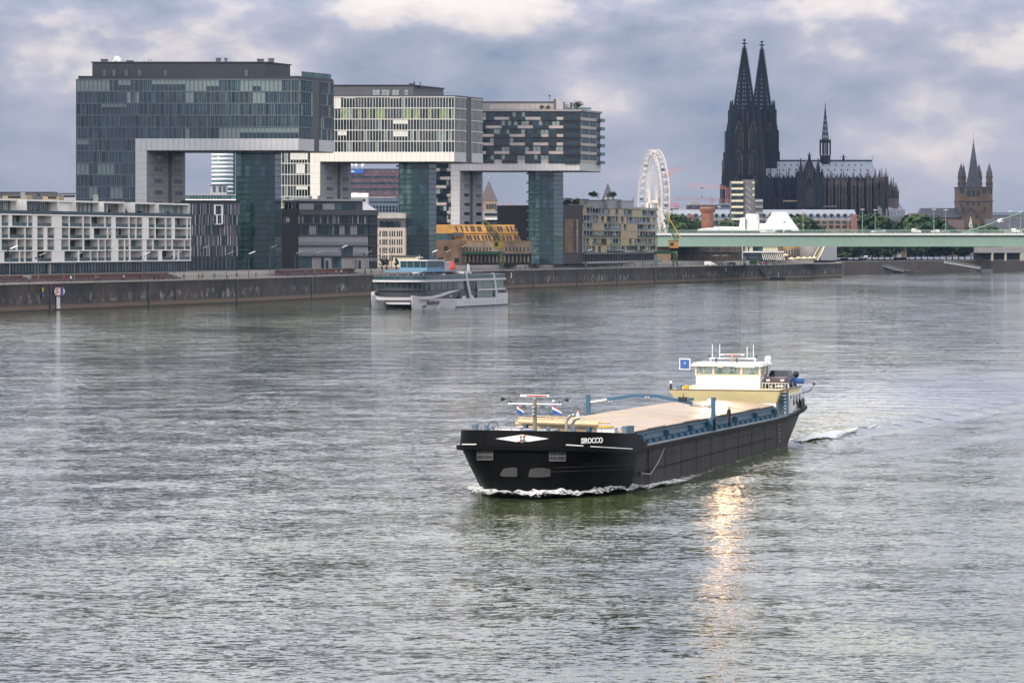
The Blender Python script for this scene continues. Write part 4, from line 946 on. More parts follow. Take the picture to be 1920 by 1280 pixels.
def lancet(b, x, y, w, z0, z1, m, fr):
    """pointed window on a wall facing -y, with gable and mullions"""
    n = 6; pts = [(x - w / 2, z0), (x + w / 2, z0)]; h = w * .9
    for i in range(n + 1): t = i / n; pts.append((x + w / 2 * math.cos(t * math.pi / 2) * 1.0, z1 - h + h * math.sin(t * math.pi / 2)))
    for i in range(n - 1, -1, -1): t = i / n; pts.append((x - w / 2 * math.cos(t * math.pi / 2), z1 - h + h * math.sin(t * math.pi / 2)))
    b.face([(p[0], y - .05, p[1]) for p in pts], m)
    for q in (-.17, .17): b.box(x + q * w - .15, x + q * w + .15, y - .3, y, z0, z1 - h * .3, fr)
    for s_ in (-1, 1):
        b.box(x + s_ * w * .56 - .3, x + s_ * w * .56 + .3, y - .7, y, z0, z1 - h, fr)
        b.hexa([(x + s_ * w * .62 - .3, y - .7, z1 - h), (x + s_ * w * .62 + .3, y - .7, z1 - h), (x + s_ * w * .62 + .3, y, z1 - h), (x + s_ * w * .62 - .3, y, z1 - h)],
               [(x - .3, y - .7, z1 + w * .9), (x + .3, y - .7, z1 + w * .9), (x + .3, y, z1 + w * .9), (x - .3, y, z1 + w * .9)], fr)
def tower(px, cy, hw, tip_py, kk, R0):
    cx = wx(px, cy); X = lambda p: wx(p, cy); Z = lambda p: wz(p, cy)
    parent = dom; b = MB(); ms = M['dom']
    lev = [(TZ, Z(330), kk[0]), (Z(330), Z(285), kk[1]), (Z(285), Z(245), kk[2]), (Z(245), Z(206), kk[3])]
    for (z0, z1, k) in lev:
        w = hw * k; b.box(cx - w * .86, cx + w * .86, cy - w * .86, cy + w * .86, z0, z1, ms)
        for sx in (-1, 1):
            for sy in (-1, 1):
                # stepped corner buttresses
                for q, e in ((0, .0), (1, .28)):
                    bx, by = cx + sx * w * (.86 - e), cy + sy * w * .86
                    b.box(bx - w * .12, bx + w * .12, by - w * .16, by + w * .16, z0, z1 - (z1 - z0) * .12 * q, ms)
                    b.box(cx + sx * w * .86 - w * .16, cx + sx * w * .86 + w * .16, cy + sy * w * (.86 - e) - w * .12, cy + sy * w * (.86 - e) + w * .12, z0, z1 - (z1 - z0) * .12 * q, ms)
                    pinnacle(b, bx, by - sy * .2, z1 - (z1 - z0) * .12 * q, z1 + 7 - 3 * q, w * .15, ms)
        n = 9
        for i in range(n):        # thin upright ribs
            t = -.8 + 1.6 * i / (n - 1)
            b.box(cx + t * w * .8 - .22, cx + t * w * .8 + .22, cy - w * .86 - .55, cy - w * .86, z0, z1 - rd.random() * 2, M['dom2'] if i % 2 == 1 else ms)
            b.box(cx + w * .86, cx + w * .86 + .55, cy + t * w * .8 - .22, cy + t * w * .8 + .22, z0, z1 - rd.random() * 2, ms)
            b.box(cx - w * .86 - .55, cx - w * .86, cy + t * w * .8 - .22, cy + t * w * .8 + .22, z0, z1 - rd.random() * 2, ms)
        for zz in (z1 - 1.2, z0 + (z1 - z0) * .5, z0 + (z1 - z0) * .22): b.box(cx - w * .9, cx + w * .9, cy - w * .93, cy + w * .9, zz, zz + .6, ms)
        for i in range(7): t = -.78 + 1.56 * i / 6; pinnacle(b, cx + t * w, cy - w * .9, z1 - 1, z1 + 3 + 2 * (i % 2), .9, ms, False)
    b.build('tower_shaft', parent, True)
    b = MB()
    for (z0, z1, k, wf) in ((Z(327), Z(292), kk[1], .34), (Z(278), Z(240), kk[2], .34), (Z(390), Z(340), kk[0], .3)):
        for o in (-.42, .42) if k == kk[0] else (-.36, .42):
            lancet(b, cx + o * hw * k, cy - hw * k * .86 - .6, hw * wf, z0, z1, M['domd'], M['dom2'])
    b.build('lancet_window', parent, True)
    # octagonal belfry storey and openwork spire
    z0 = Z(209); zs = z0 - 6; tip = Z(tip_py); b = MB()
    b.lathe((cx, cy), [(R0 * 1.02, Z(246)), (R0, z0)], ms, 8, math.pi / 8)
    for k in range(8):
        a = math.pi / 8 + k * math.pi / 4; pinnacle(b, cx + R0 * 1.04 * math.cos(a), cy + R0 * 1.04 * math.sin(a), zs - 14, z0 + 5, 1.5, ms)
    for sx in (-1, 1):
        for sy in (-1, 1): pinnacle(b, cx + sx * hw * kk[3] * .82, cy + sy * hw * kk[3] * .82, Z(225), Z(188), 2.4, ms)
    b.build('octagon_storey', parent, True)
    b = MB(); Hs = tip - 7 - z0; n = 15; Rt = .7
    def rad(t): return R0 * .93 * (1 - t) + Rt * t
    for k in range(8):
        a0 = math.pi / 8 + k * math.pi / 4; a1 = a0 + math.pi / 4
        def P(t, s_, dr=0):
            r = rad(t) + dr; x0, y0 = r * math.cos(a0), r * math.sin(a0); x1, y1 = r * math.cos(a1), r * math.sin(a1)
            return (cx + x0 + (x1 - x0) * s_, cy + y0 + (y1 - y0) * s_, z0 + Hs * t)
        b.cyl(P(0, 0), P(1, 0), .85, ms, .45, n=5)                 # corner rib
        for j in range(30): t = (j + .5) / 30; p = P(t, 0, .75); b.box(p[0] - .42, p[0] + .42, p[1] - .42, p[1] + .42, p[2], p[2] + .8, ms)
        for j in range(n):                                          # bands of tracery with openings
            t0, t1 = j / n, (j + 1) / n; tm = t0 + (t1 - t0) * .42; op = 1 if j < n - 3 else 0
            b.face([P(t0, 0), P(t0, 1), P(tm, 1), P(tm, 0)], ms)
            ss = (0, .2, .42, .58, .8, 1) if op else (0, .5, .5, 1)
            for q in range(0, len(ss), 2): b.face([P(tm, ss[q]), P(tm, ss[q + 1]), P(t1, ss[q + 1]), P(t1, ss[q])], ms)
    b.build('openwork_spire', parent, True)
    b = MB(); z = tip - 7; b.cyl((cx, cy, z - 1), (cx, cy, tip), .5, ms, .2, n=5)
    for zz, w in ((z + .3, 1.4), (z + 2.6, 2.7), (z + 5.0, 1.6)): b.lathe((cx, cy), [(.4, zz), (w * .8, zz + .5), (w * .8, zz + 1.0), (.4, zz + 1.5)], ms, 8)
    b.build('finial', parent, True)
tower(1395.7, DY + 16, 16.2, 72.7, (1.0, .93, .85, .72), 9.0); tower(1428.5, DY + 52, 13.4, 76, (1, .95, .90, .78), 7.9)
b = MB()
b.box(X(1354.5), X(1372), DY - 5, DY + 30, TZ, Z(345), M['dom']); b.box(X(1353), X(1374), DY - 7, DY + 30, TZ, Z(372), M['dom2'])
b.box(X(1440), X(1461), DY + 20, DY + 60, TZ, Z(300), M['dom']); b.box(X(1436), X(1456.5), DY + 24, DY + 60, TZ, Z(245), M['dom'])
for px, y0, y1 in ((1357, 345, 318), (1361, 345, 322), (1366, 345, 310), (1371, 345, 316), (1456, 247, 232), (1458, 300, 272), (1461, 302, 282), (1363, 300, 262), (1366, 290, 248)): pinnacle(b, X(px), DY + 6 if px < 1400 else DY + 30, Z(y0) - 4, Z(y1), 2.4, M['dom'])
b.box(X(1358), X(1374), DY + 0, DY + 30, TZ, Z(300), M['dom']); b.box(X(1362), X(1374), DY + 4, DY + 24, TZ, Z(246), M['dom'])
b.build('west_front', dom, True)
# nave: clerestory wall, aisle, roof with a hipped east end
RX0, RX1 = X(1430), X(1650); EY0, EY1, RY = DY + 10, DY + 44, DY + 27; ze, zr = Z(334), Z(301)
b = MB(); b.face([(RX0, EY0, ze), (RX1, EY0, ze), (X(1642), RY, zr), (RX0, RY, zr)], M['lead']); b.face([(RX0, EY1, ze), (RX1, EY1, ze), (X(1642), RY, zr), (RX0, RY, zr)], M['lead']); b.face([(RX1, EY0, ze), (RX1, EY1, ze), (X(1642), RY, zr)], M['lead'])
b.face([(RX0, EY0, ze), (RX0, EY1, ze), (RX0, RY, zr)], M['lead'])
b.build('roof', dom, True)
b = MB(); b.box(RX0, X(1642), RY - .3, RY + .3, zr - .1, zr + .9, M['dom'])
for i in range(60): x = RX0 + (X(1642) - RX0) * i / 60; b.box(x, x + .4, RY - .1, RY + .1, zr + .9, zr + 1.8, M['dom'])
pinnacle(b, X(1588), RY, zr, Z(287.5), 1.8, M['dom']); b.box(X(1588) - 2.2, X(1588) + 2.2, RY - .3, RY + .3, Z(293), Z(292), M['dom'])
b.cyl((X(1642.5), RY, zr), (X(1642.5), RY, Z(290)), .25, M['tan'], n=5); b.box(X(1641.5), X(1643.5), RY - .2, RY + .2, Z(294), Z(293.3), M['tan']); b.build('ridge_crest', dom, True)
b = MB()
for j in range(3):
    for i in range(17):
        t = .2 + .28 * j; x = RX0 + 6 + i * 4.9 + j * 1.2; y = EY0 + (RY - EY0) * t; z = ze + (zr - ze) * t
        if x < RX1 - 8: b.box(x, x + .7, y - .8, y + .4, z - .1, z + .8, M['dom'])
b.build('roof_dormers', dom, True, kind='stuff')
b = MB(); b.box(RX0 - 4, RX1, EY0 + .5, EY1 - .5, TZ, ze, M['dom']); b.box(RX0, X(1660), DY - 4, EY0 + 1, TZ, Z(362), M['dom']); b.build('nave_wall', dom, True)
# polygonal choir
b = MB(); cxx, r1, r2 = X(1640), X(1656) - X(1640), X(1672) - X(1640); cyy = RY
def arc(r, n, a0=-math.pi / 2, a1=math.pi / 2): return [(cxx + r * math.cos(a0 + (a1 - a0) * i / n), cyy + r * math.sin(a0 + (a1 - a0) * i / n)) for i in range(n + 1)]
b.prism(arc(12, 6), TZ, ze, M['dom']); b.prism([(p[0], p[1]) for p in arc(17, 8)], TZ, Z(352), M['dom2']); b.prism(arc(21.5, 8), TZ, Z(372), M['dom2'])
b.lathe((cxx, cyy), [(12.5, ze), (12.5, ze + 1)], M['dom'], 12); b.build('choir', dom, True)
# buttress piers with flying arches
def pier(px, y, ytop, ybody, w, m):
    b = MB(); x = X(px); b.box(x - w / 2, x + w / 2, y - w * .9, y + w * .9, TZ, Z(ybody), m)
    b.box(x - w * .66, x + w * .66, y - w * 1.1, y + w * .9, TZ, Z(ybody) - (Z(ybody) - TZ) * .45, m)
    for q in (-.3, 0, .3): b.box(x + q * w - .18, x + q * w + .18, y - w * 1.1 - .3, y - w * .9, TZ + 8, Z(ybody) - 2 - abs(q) * 5, M['domd'] if q == 0 else m)
    pinnacle(b, x, y, Z(ybody) - .5, Z(ytop), w * .32, m)
    for s_ in (-1, 1): pinnacle(b, x + s_ * w * .42, y - w * .5, Z(ybody) - 2, Z(ybody) + 3.5, w * .25, m, False)
    # flying arch up to the wall
    if y < EY0 - 4:
        n = 6; pr = None
        for i in range(n + 1):
            t = i / n; yy = y + (EY0 - y) * t; zz = Z(ybody) - 5 + t * (ze - Z(ybody) + 1) + 2 * math.sin(t * math.pi); cur = (yy, zz)
            if pr: b.hexa([(x - .5, pr[0], pr[1] - 1.6), (x + .5, pr[0], pr[1] - 1.6), (x + .5, cur[0], cur[1] - 1.6), (x - .5, cur[0], cur[1] - 1.6)], [(x - .5, pr[0], pr[1]), (x + .5, pr[0], pr[1]), (x + .5, cur[0], cur[1]), (x - .5, cur[0], cur[1])], m)
            pr = cur
    b.build('buttress', dom, True)
for i, px in enumerate((1444, 1461, 1478, 1491)): pier(px, DY - 6, 314 + (i % 2) * 2, 343, 3.6, M['dom'])
for i, px in enumerate((1541, 1555, 1568, 1580, 1598, 1612, 1627)): pier(px, DY - 8, 318 + (i % 3) * 3, 340 + 3 * (i % 2), 3.8, M['dom2'])
for (px, y, yt, yb, m) in ((1640, DY - 6, 318, 336, 'dom2'), (1653, DY - 2, 316, 333, 'dom2'), (1663, DY + 6, 315, 331, 'dom2'), (1658, DY + 30, 315, 331, 'dom'), (1669, DY + 14, 331, 346, 'dom2'), (1677, DY + 22, 330, 347, 'dom2'), (1683, DY + 28, 330, 349, 'dom2'), (1688.5, DY + 34, 341, 356, 'dom2'), (1692.5, DY + 40, 341, 358, 'dom2')): pier(px, y, yt, yb, 3.0, M[m])
for i, (px, yt) in enumerate(((1436, 325), (1443, 318), (1452, 329), (1460, 317), (1470, 327), (1477, 317), (1486, 326), (1546, 322), (1562, 318), (1572, 327), (1580, 316), (1590, 326), (1603, 322), (1616, 318), (1629, 316), (1643, 314), (1651, 318))):
    b = MB(); pinnacle(b, X(px), EY0 - .6, ze - 3, Z(yt + 2), 1.1, M['dom'] if px < 1500 else M['dom2']); b.build('pinnacle', dom, True)
b = MB()
for i in range(58): x = RX0 + (RX1 - RX0) * i / 58; b.box(x, x + .7, EY0 - .8, EY0 - .5, ze - .6, ze + 1.0, M['dom'])
b.box(RX0, RX1, EY0 - .9, EY0 - .4, ze - 1, ze - .4, M['dom']); b.build('parapet_tracery', dom, True, kind='stuff')
for px in list(range(1440, 1496, 8)) + list(range(1546, 1650, 8)):
    b = MB(); lancet(b, X(px), EY0 + .45, 4.2, Z(362), Z(338), M['domd'], M['dom']); b.build('clerestory_window', dom, True)
for px in list(range(1444, 1494, 12)) + list(range(1548, 1640, 13)):
    b = MB(); lancet(b, X(px + 5), DY - 4.05, 5.2, TZ + 8, Z(370), M['domd'], M['dom2']); b.build('aisle_window', dom, True)
for i in range(7):
    x = X(1645 + i * 8); b = MB(); b.lathe((x, DY - 2 + i * 5), [(5, TZ), (5, Z(393)), (.2, Z(380))], M['lead'], 6); b.build('chapel_roof', dom, True)
# transept
b = MB(); tx0, tx1, ty = X(1499), X(1530), DY - 14; b.box(tx0, tx1, ty, DY + 50, TZ, Z(331), M['dom'])
b.face([(tx0 + 1, ty - .1, Z(331)), (tx1 - 1, ty - .1, Z(331)), ((tx0 + tx1) / 2, ty - .1, Z(298))], M['dom']); tm = (tx0 + tx1) / 2
b.face([(tx0 + 1, ty, Z(331)), (tx0 + 1, DY + 50, Z(331)), (tm, DY + 50, Z(301)), (tm, ty, Z(301))], M['lead']); b.face([(tx1 - 1, ty, Z(331)), (tx1 - 1, DY + 50, Z(331)), (tm, DY + 50, Z(301)), (tm, ty, Z(301))], M['lead'])
for i in range(9):
    for s_ in (-1, 1): t = i / 9; x = tm + s_ * (tx1 - tx0 - 2) / 2 * (1 - t); z = Z(331) + (Z(298) - Z(331)) * t; b.box(x - .5, x + .5, ty - .6, ty + .3, z, z + 1.8, M['dom'])
for i in range(-3, 4): b.box(tm + i * 2.2 - .25, tm + i * 2.2 + .25, ty - .5, ty, Z(335), Z(331) + (3.5 - abs(i)) * 3.2, M['dom2'])
pinnacle(b, tm, ty, Z(299), Z(286), 2, M['dom']); b.box(tm - 1.6, tm + 1.6, ty - .3, ty + .3, Z(292), Z(290.8), M['dom']); b.build('transept', dom, True)
b = MB(); lancet(b, tm, ty - .3, 11, Z(388), Z(348), M['domd'], M['dom2'])
for q in (-3.3, -1.6, 0, 1.6, 3.3): b.box(tm + q - .2, tm + q + .2, ty - .8, ty - .3, Z(388), Z(353), M['dom2'])
b.build('great_window', dom, True)
for px in (1498.5, 1531): b = MB(); x = X(px); b.box(x - 3, x + 3, ty - 3, ty + 4, TZ, Z(324), M['dom']); pinnacle(b, x, ty, Z(326), Z(297), 2.6, M['dom']); [pinnacle(b, x + s_ * 2.4, ty - 2.4, Z(328), Z(316), 1.2, M['dom'], False) for s_ in (-1, 1)]; b.build('stair_turret', dom, True)
# flèche over the crossing
cx, cy = X(1553.5), RY; b = MB(); r = (X(1564) - X(1542.5)) / 2
b.lathe((cx, cy), [(1.5, Z(314)), (r * .95, Z(303)), (r * .98, Z(290))], M['dom'], 8, math.pi / 8); b.lathe((cx, cy), [(r * 1.1, Z(290)), (r * 1.1, Z(288.8))], M['lead'], 8, math.pi / 8)
for k in range(8):
    a = math.pi / 8 + k * math.pi / 4; x, y = cx + r * .95 * math.cos(a), cy + r * .95 * math.sin(a); b.box(x - .45, x + .45, y - .45, y + .45, Z(290), Z(262), M['dom']); pinnacle(b, x, y, Z(264), Z(258), .9, M['dom'], False)
b.cyl((cx, cy, Z(290)), (cx, cy, Z(262)), .5, M['dom'], n=6); b.lathe((cx, cy), [(r, Z(266)), (r * 1.02, Z(261))], M['dom'], 8, math.pi / 8); b.build('fleche_arcade', dom, True)
b = MB(); r2 = (X(1560) - X(1547.5)) / 2
for j in range(12):
    t0, t1 = j / 12, (j + 1) / 12; za, zb = Z(262), Z(200); ra = r2 * (1 - t0) + .3 * t0; rb = r2 * (1 - t1) + .3 * t1
    b.lathe((cx, cy), [(ra * 1.12, za + (zb - za) * t0), (rb * .98, za + (zb - za) * t1)], M['lead'] if j % 2 else M['slate'], 8, math.pi / 8, False, False)
for k in range(8): a = math.pi / 8 + k * math.pi / 4; b.cyl((cx + r2 * 1.1 * math.cos(a), cy + r2 * 1.1 * math.sin(a), Z(262)), (cx, cy, Z(197)), .28, M['dom'], n=4)
b.cyl((cx, cy, Z(201)), (cx, cy, Z(188.5)), .3, M['bridge'], n=5); b.box(cx - 1.4, cx + 1.4, cy - .2, cy + .2, Z(194.5), Z(193.7), M['bridge']); b.build('fleche_spire', dom, True)
for q in ((1465, 1500, 378.5, 376, 'brickt'), (1536, 1565, 388, 386.8, 'grey')): b = MB(); b.box(X(q[0]), X(q[1]), DY - 16, DY - 15, Z(q[2]), Z(q[3]), M[q[4]]); b.build('scaffold_platform', dom, True)
# ------------------------------------------------------------------ romanesque church with four turrets
SY = 2250
f = Face(1722, SY, 1862, SY); ch = thing('romanesque_church', 'brown romanesque church tower with four corner turrets and a tall slate spire', 'church', f)
f = Face(1798, SY, 1861, SY); Lm = f.L; wm = mat('tan_tuff_wall', (.15, .105, .075), .9, var=.2, vs=.15)
body(ch, f, TZ, f.z(351), Lm, wm, 'tower_wall'); g = MB()
for y0 in (351, 377.5): f.box(g, -.5, Lm + .5, f.z(y0 + .9), f.z(y0 - .9), -Lm - .4, .5, M['slate'])
g.build('cornice', ch, True)
for y0, w, h, xs in ((369, 1.3, 4.6, (1813.5, 1816.5, 1822, 1825, 1831, 1834)), (363, 1, 4.2, (1800, 1804, 1842, 1846, 1854, 1858)), (386, 1.3, 2.6, (1813, 1823, 1833)), (399, 1.1, 4, (1804, 1844)), (388, .9, 2, (1801, 1857))):
    for x in xs: put(ch, f, f.u(x), f.z(y0), wmesh(w, h, M['dark'], None), d=.05)
for (c0, c1, d, ye, ya, yf) in ((1797, 1809, 0, 325, 306.5, 301), (1850, 1861.5, 0, 325, 306.5, 301), (1811, 1819, -1, 327, 307, 301), (1838, 1849, -1, 325, 306, 301)):
    r_ = (wx(c1, SY) - wx(c0, SY)) / 2; cx = (wx(c0, SY) + wx(c1, SY)) / 2; cy = SY + r_ if d == 0 else SY + Lm - r_
    g = MB(); g.lathe((cx, cy), [(r_, wz(351, SY) - (6 if d == 0 else 0)), (r_, wz(ye, SY))], wm, 8, math.pi / 8)
    for yy in (338, 327): g.lathe((cx, cy), [(r_ * 1.08, wz(yy, SY)), (r_ * 1.08, wz(yy - 1, SY))], M['slate'], 8, math.pi / 8)
    for k in range(8): a = k * math.pi / 4; g.box(cx + r_ * .95 * math.cos(a) - .35, cx + r_ * .95 * math.cos(a) + .35, cy + r_ * .95 * math.sin(a) - .35, cy + r_ * .95 * math.sin(a) + .35, wz(348, SY), wz(341, SY), M['dark']); g.box(cx + r_ * .95 * math.cos(a) - .3, cx + r_ * .95 * math.cos(a) + .3, cy + r_ * .95 * math.sin(a) - .3, cy + r_ * .95 * math.sin(a) + .3, wz(335, SY), wz(330, SY), M['dark'])
    g.lathe((cx, cy), [(r_ * 1.1, wz(ye, SY)), (.15, wz(ya, SY))], M['slate'], 8, math.pi / 8); g.cyl((cx, cy, wz(ya, SY)), (cx, cy, wz(yf, SY)), .12, M['steelg'], n=4); g.build('corner_turret', ch, True)
cx, cy = (wx(1829.5, SY)), SY + Lm / 2; g = MB(); rr = (wx(1843, SY) - wx(1816, SY)) / 2 * 1.05
g.lathe((cx, cy), [(rr * 1.2, wz(351, SY)), (rr * .82, wz(333, SY)), (rr * .62, wz(318, SY)), (.3, wz(266, SY))], M['slate'], 8, math.pi / 8); g.build('spire', ch, True)
g = MB(); g.cyl((cx, cy, wz(267, SY)), (cx, cy, wz(247, SY)), .2, M['steelg'], n=5); g.ball((cx, cy, wz(262.5, SY)), .8, M['steelg']); g.ball((cx, cy, wz(258, SY)), .5, M['steelg']); g.build('finial', ch, True)
f = Face(1724, SY + 4, 1797, SY + 4); g = MB(); za, zb = wz(408, SY), wz(390, SY); x0, x1 = f.A.x, f.B.x
g.hexa([(x0, SY - 2, TZ), (x1, SY - 2, TZ), (x1, SY + 18, TZ), (x0, SY + 18, TZ)], [(x0, SY - 2, za), (x1, SY - 2, za), (x1, SY + 18, za), (x0, SY + 18, za)], wm); g.build('nave_wall', ch, True)
g = MB(); g.hexa([(x0 - 1, SY - 3, za), (x1, SY - 3, za), (x1, SY + 19, za), (x0 - 1, SY + 19, za)], [(x0 + 1, SY + 7.5, zb), (x1, SY + 7.5, zb), (x1, SY + 8.5, zb), (x0 + 1, SY + 8.5, zb)], M['slate']); g.build('nave_roof', ch, True)
g = MB(); a, b_, c = wx(1804, SY - 6), wx(1838, SY - 6), wx(1820, SY - 6); Yg = SY - 6
g.prism([(a, Yg), (b_, Yg), (b_, SY), (a, SY)], TZ, wz(408, SY), wm); g.face([(a, Yg, wz(408, SY)), (b_, Yg, wz(408, SY)), (c, Yg, wz(392, SY))], wm)
for s0, s1 in ((a, c), (c, b_)):
    zz0 = wz(408 if s0 == a else 391, SY); zz1 = wz(391 if s0 == a else 408, SY); g.hexa([(s0, Yg - .6, zz0), (s1, Yg - .6, zz1), (s1, SY, zz1), (s0, SY, zz0)], [(s0, Yg - .6, zz0 + .9), (s1, Yg - .6, zz1 + .9), (s1, SY, zz1 + .9), (s0, SY, zz0 + .9)], M['slate'])
g.cyl((c + 4, Yg - .1, wz(407, SY)), (c + 4, Yg, wz(407, SY)), 1.0, M['dark'], n=12); g.build('gable_front', ch, True)
# ------------------------------------------------------------------ houses with slate roofs between the churches and the bridge
def house(px0, px1, Y, yr, ye, wm, rm, name, label, hip=0, wins=0, depth=12):
    f = Face(px0, Y, px1, Y); r = thing(name, label, 'house', f); body(r, f, TZ, f.z(ye), depth, wm)
    z0, z1 = f.z(ye), f.z(yr); g = MB(); h = hip * f.L / 2
    g.hexa([(*f.P(-.4, .5), z0), (*f.P(f.L + .4, .5), z0), (*f.P(f.L + .4, -depth - .5), z0), (*f.P(-.4, -depth - .5), z0)], [(*f.P(h, -depth * .45), z1), (*f.P(f.L - h, -depth * .45), z1), (*f.P(f.L - h, -depth * .55), z1), (*f.P(h, -depth * .55), z1)], rm); g.build('roof', r, True)
    if wins: rowwin(r, f, spaced(1, f.L - 1, wins), z0 - 3.4, 1.2, 1.8, [M['gl3']])
    return f, r
tanw = mat('tan_plaster', (.17, .13, .11), .9, var=.15)
house(1660, 1735, 2180, 405, 428, M['greyd'], M['slate'], 'slate_roof_house', 'house with a broad dark slate roof right of the cathedral choir')
house(1758, 1808, 2120, 412, 428, tanw, mat('dark_tile_roof', (.075, .05, .05), .8), 'tiled_roof_house', 'house with a dark brown tiled roof below the nave of the brown church', wins=7)
house(1700, 1726, 2300, 400, 409, M['grey'], mat('brown_tile_roof', (.12, .08, .07), .8), 'small_roof_house', 'small house roof beside the end of the brown church nave', .4)
house(1862, 1960, 2300, 398, 404, M['grey'], mat('blue_slate_roof', (.10, .13, .18), .6), 'blue_roof_hall', 'long blue grey roof at the right edge behind the suspension cables')
house(1850, 1960, 2100, 410, 428, M['grey'], M['slate'], 'dark_roof_house', 'dark gabled house behind the cables at the right edge', wins=8)
house(1700, 1762, 2120, 420, 430, M['greyd'], M['slate'], 'low_slate_house', 'low slate roofed house partly hidden by trees over the bridge', .2, 5)
g = R('stone_obelisk', 'slim pale stone church spirelet in front of the brown church', 'spirelet', (wx(1820, 2080), 2080, TZ)); b = MB(); b.lathe((0, 0), [(2.2, 0), (2.2, wz(432, 2080) - TZ), (.15, wz(406, 2080) - TZ)], M['conc'], 4, math.pi / 4); b.build('shaft', g)
# long glass and zinc arcade roofs
zinc = mat('zinc_roof', (.26, .29, .34), .5, var=.1, vs=.1)
f = Face(1256, 1950, 1608, 1950); r = thing('mansard_row', 'long grey office row with zinc mansard roofs and round dormers', 'office building', f)
body(r, f, TZ, f.z(412), 20, M['brick']); g = MB(); slope(g, f, 2, f.L, f.z(412), f.z(393), 0, -6, zinc, 20); g.build('mansard_roof', r, True)
for i in range(27):
    px = 1262 + i * 12.7; g = MB(); u = f.u(px); z0 = f.z(409)
    g.cyl((*f.P(u + 1.5, -2), z0 + 1.4), (*f.P(u + 1.5, .2), z0 + 1.4), 1.55, zinc, n=10); g.cyl((*f.P(u + 1.5, .2), z0 + 1.4), (*f.P(u + 1.5, .26), z0 + 1.4), 1.2, M['gl3'], n=10); g.build('dormer', r, True)
    put(r, f, u, f.z(420), wmesh(2.6, 1.7, M['gl1'], None)); put(r, f, u, f.z(428), wmesh(2.6, 1.7, M['gl3'], None))
for px in (1290, 1500, 1595): g = MB(); u = f.u(px); f.box(g, u, u + 3.6, TZ, f.z(402), 0, .6, mat('dull_red_panel', (.20, .09, .09), .7)); g.build('red_bay', r, True)
for (a, b_, y0, Y, m, nm, lb) in ((1288, 1360, 384, 2200, 'slate', 'dark_roof_block', 'low dark roofed block behind the brick fortress tower'), (1293, 1314, 379, 2250, 'conc', 'pale_attic_block', 'pale roof storey behind the mansard row'), (1350, 1372, 382.5, 2150, 'bluegrey', 'blue_roof_block', 'small blue grey roof block left of the banded high rise'), (1254, 1275, 388, 2250, 'greyl', 'grey_attic_block', 'grey roof block beside the ferris wheel legs')):
    f = Face(a, Y, b_, Y); r = thing(nm, lb, 'building', f); body(r, f, TZ, f.z(y0), 12, M[m]); body(r, f, f.z(y0), f.z(y0 - 1), 13, M['greyl'], 'roof_edge', d=.5); rowwin(r, f, spaced(1, f.L - 1, 4), f.z(y0 + 6), 1.6, 1.0, [M['gl3']])
# high rise with cream bands
HY = 1900; f = Face(1371, HY, 1408, HY); r = thing('banded_high_rise', 'dark high rise with cream balcony bands in front of the cathedral', 'high rise', f)
body(r, f, TZ, f.z(339), 14, M['greyd'], 'main_block', u1=f.u(1394)); 
core_ = mat('core_concrete', (.13, .125, .13), .8, var=.1)
body(r, f, TZ, f.z(337), 12, core_, 'stair_core', u0=f.u(1394), u1=f.u(1415.5), d=-.6); body(r, f, TZ, f.z(373), 12, M['greyd'], 'lower_block', u0=f.u(1415.5), u1=f.u(1430.5))
for k in range(8):
    y0 = 340.5 + k * 11.4; g = MB(); f.pbox(g, 1371.5, 1393.5, y0, y0 + 3.8, 0, .8, M['cream']); g.build('balcony_band', r, True)
    for q in range(5): a = 1372 + q * 4.4; g = MB(); f.pbox(g, a, a + 3.6, y0 + 4.6, y0 + 10.4, .02, .1, M['gl1'] if (k + q) % 5 == 0 else M['gl3']); g.build('window', r, True)
    if k > 2: g = MB(); f.pbox(g, 1416, 1430.3, y0, y0 + 3.6, 0, .8, M['curt'] if k > 3 else M['greyl']); g.build('balcony_band', r, True)
    if k < 3: g = MB(); f.pbox(g, 1411, 1414.5, y0 + .5, y0 + 4, -.5, .2, M['cream']); g.build('core_window', r, True)
    if k < 7:
        g = MB(); u0, u1 = f.u(1400), f.u(1408); zz = f.z(y0 + 19); g.hexa([(*f.P(u0, -.5), zz + 2.6), (*f.P(u1, -.5), zz), (*f.P(u1, -.7), zz), (*f.P(u0, -.7), zz + 2.6)], [(*f.P(u0, -.5), zz + 3.1), (*f.P(u1, -.5), zz + .5), (*f.P(u1, -.7), zz + .5), (*f.P(u0, -.7), zz + 3.1)], M['greyl']); g.build('stair_flight', r, True)
# round brick fortress tower
TY = 1640; c = (wx(1327.5, TY), TY + 3.6); r = R('brick_tower', 'round red brick fortress tower with a corbelled crown', 'tower', (c[0], c[1], TZ)); z_ = lambda py: wz(py, TY) - TZ
g = MB(); g.lathe((0, 0), [(3.3, 0), (3.0, z_(412)), (3.0, z_(399))], M['brickr'], 20); g.build('shaft', r, smooth=False)
g = MB(); g.lathe((0, 0), [(3.05, z_(399)), (3.6, z_(394.5)), (3.75, z_(394)), (3.75, z_(388)), (3.5, z_(388))], M['brickr'], 20)
for k in range(20): a = k * math.pi / 10; g.M = Matrix.Rotation(a, 4, 'Z'); g.box(3.3, 3.85, -.22, .22, z_(397.5), z_(393), M['brickr']); g.box(3.45, 3.8, -.35, .35, z_(388), z_(386.2), M['brickr'])
g.M = None; g.lathe((0, 0), [(3.82, z_(390)), (3.82, z_(389.2))], M['conc'], 20); g.build('crown', r)
for q in (-.55, .35): g = MB(); g.M = Matrix.Rotation(q - math.pi / 2, 4, 'Z'); g.box(2.9, 3.08, -.2, .2, z_(413), z_(409), M['dark']); g.build('slit_window', r)
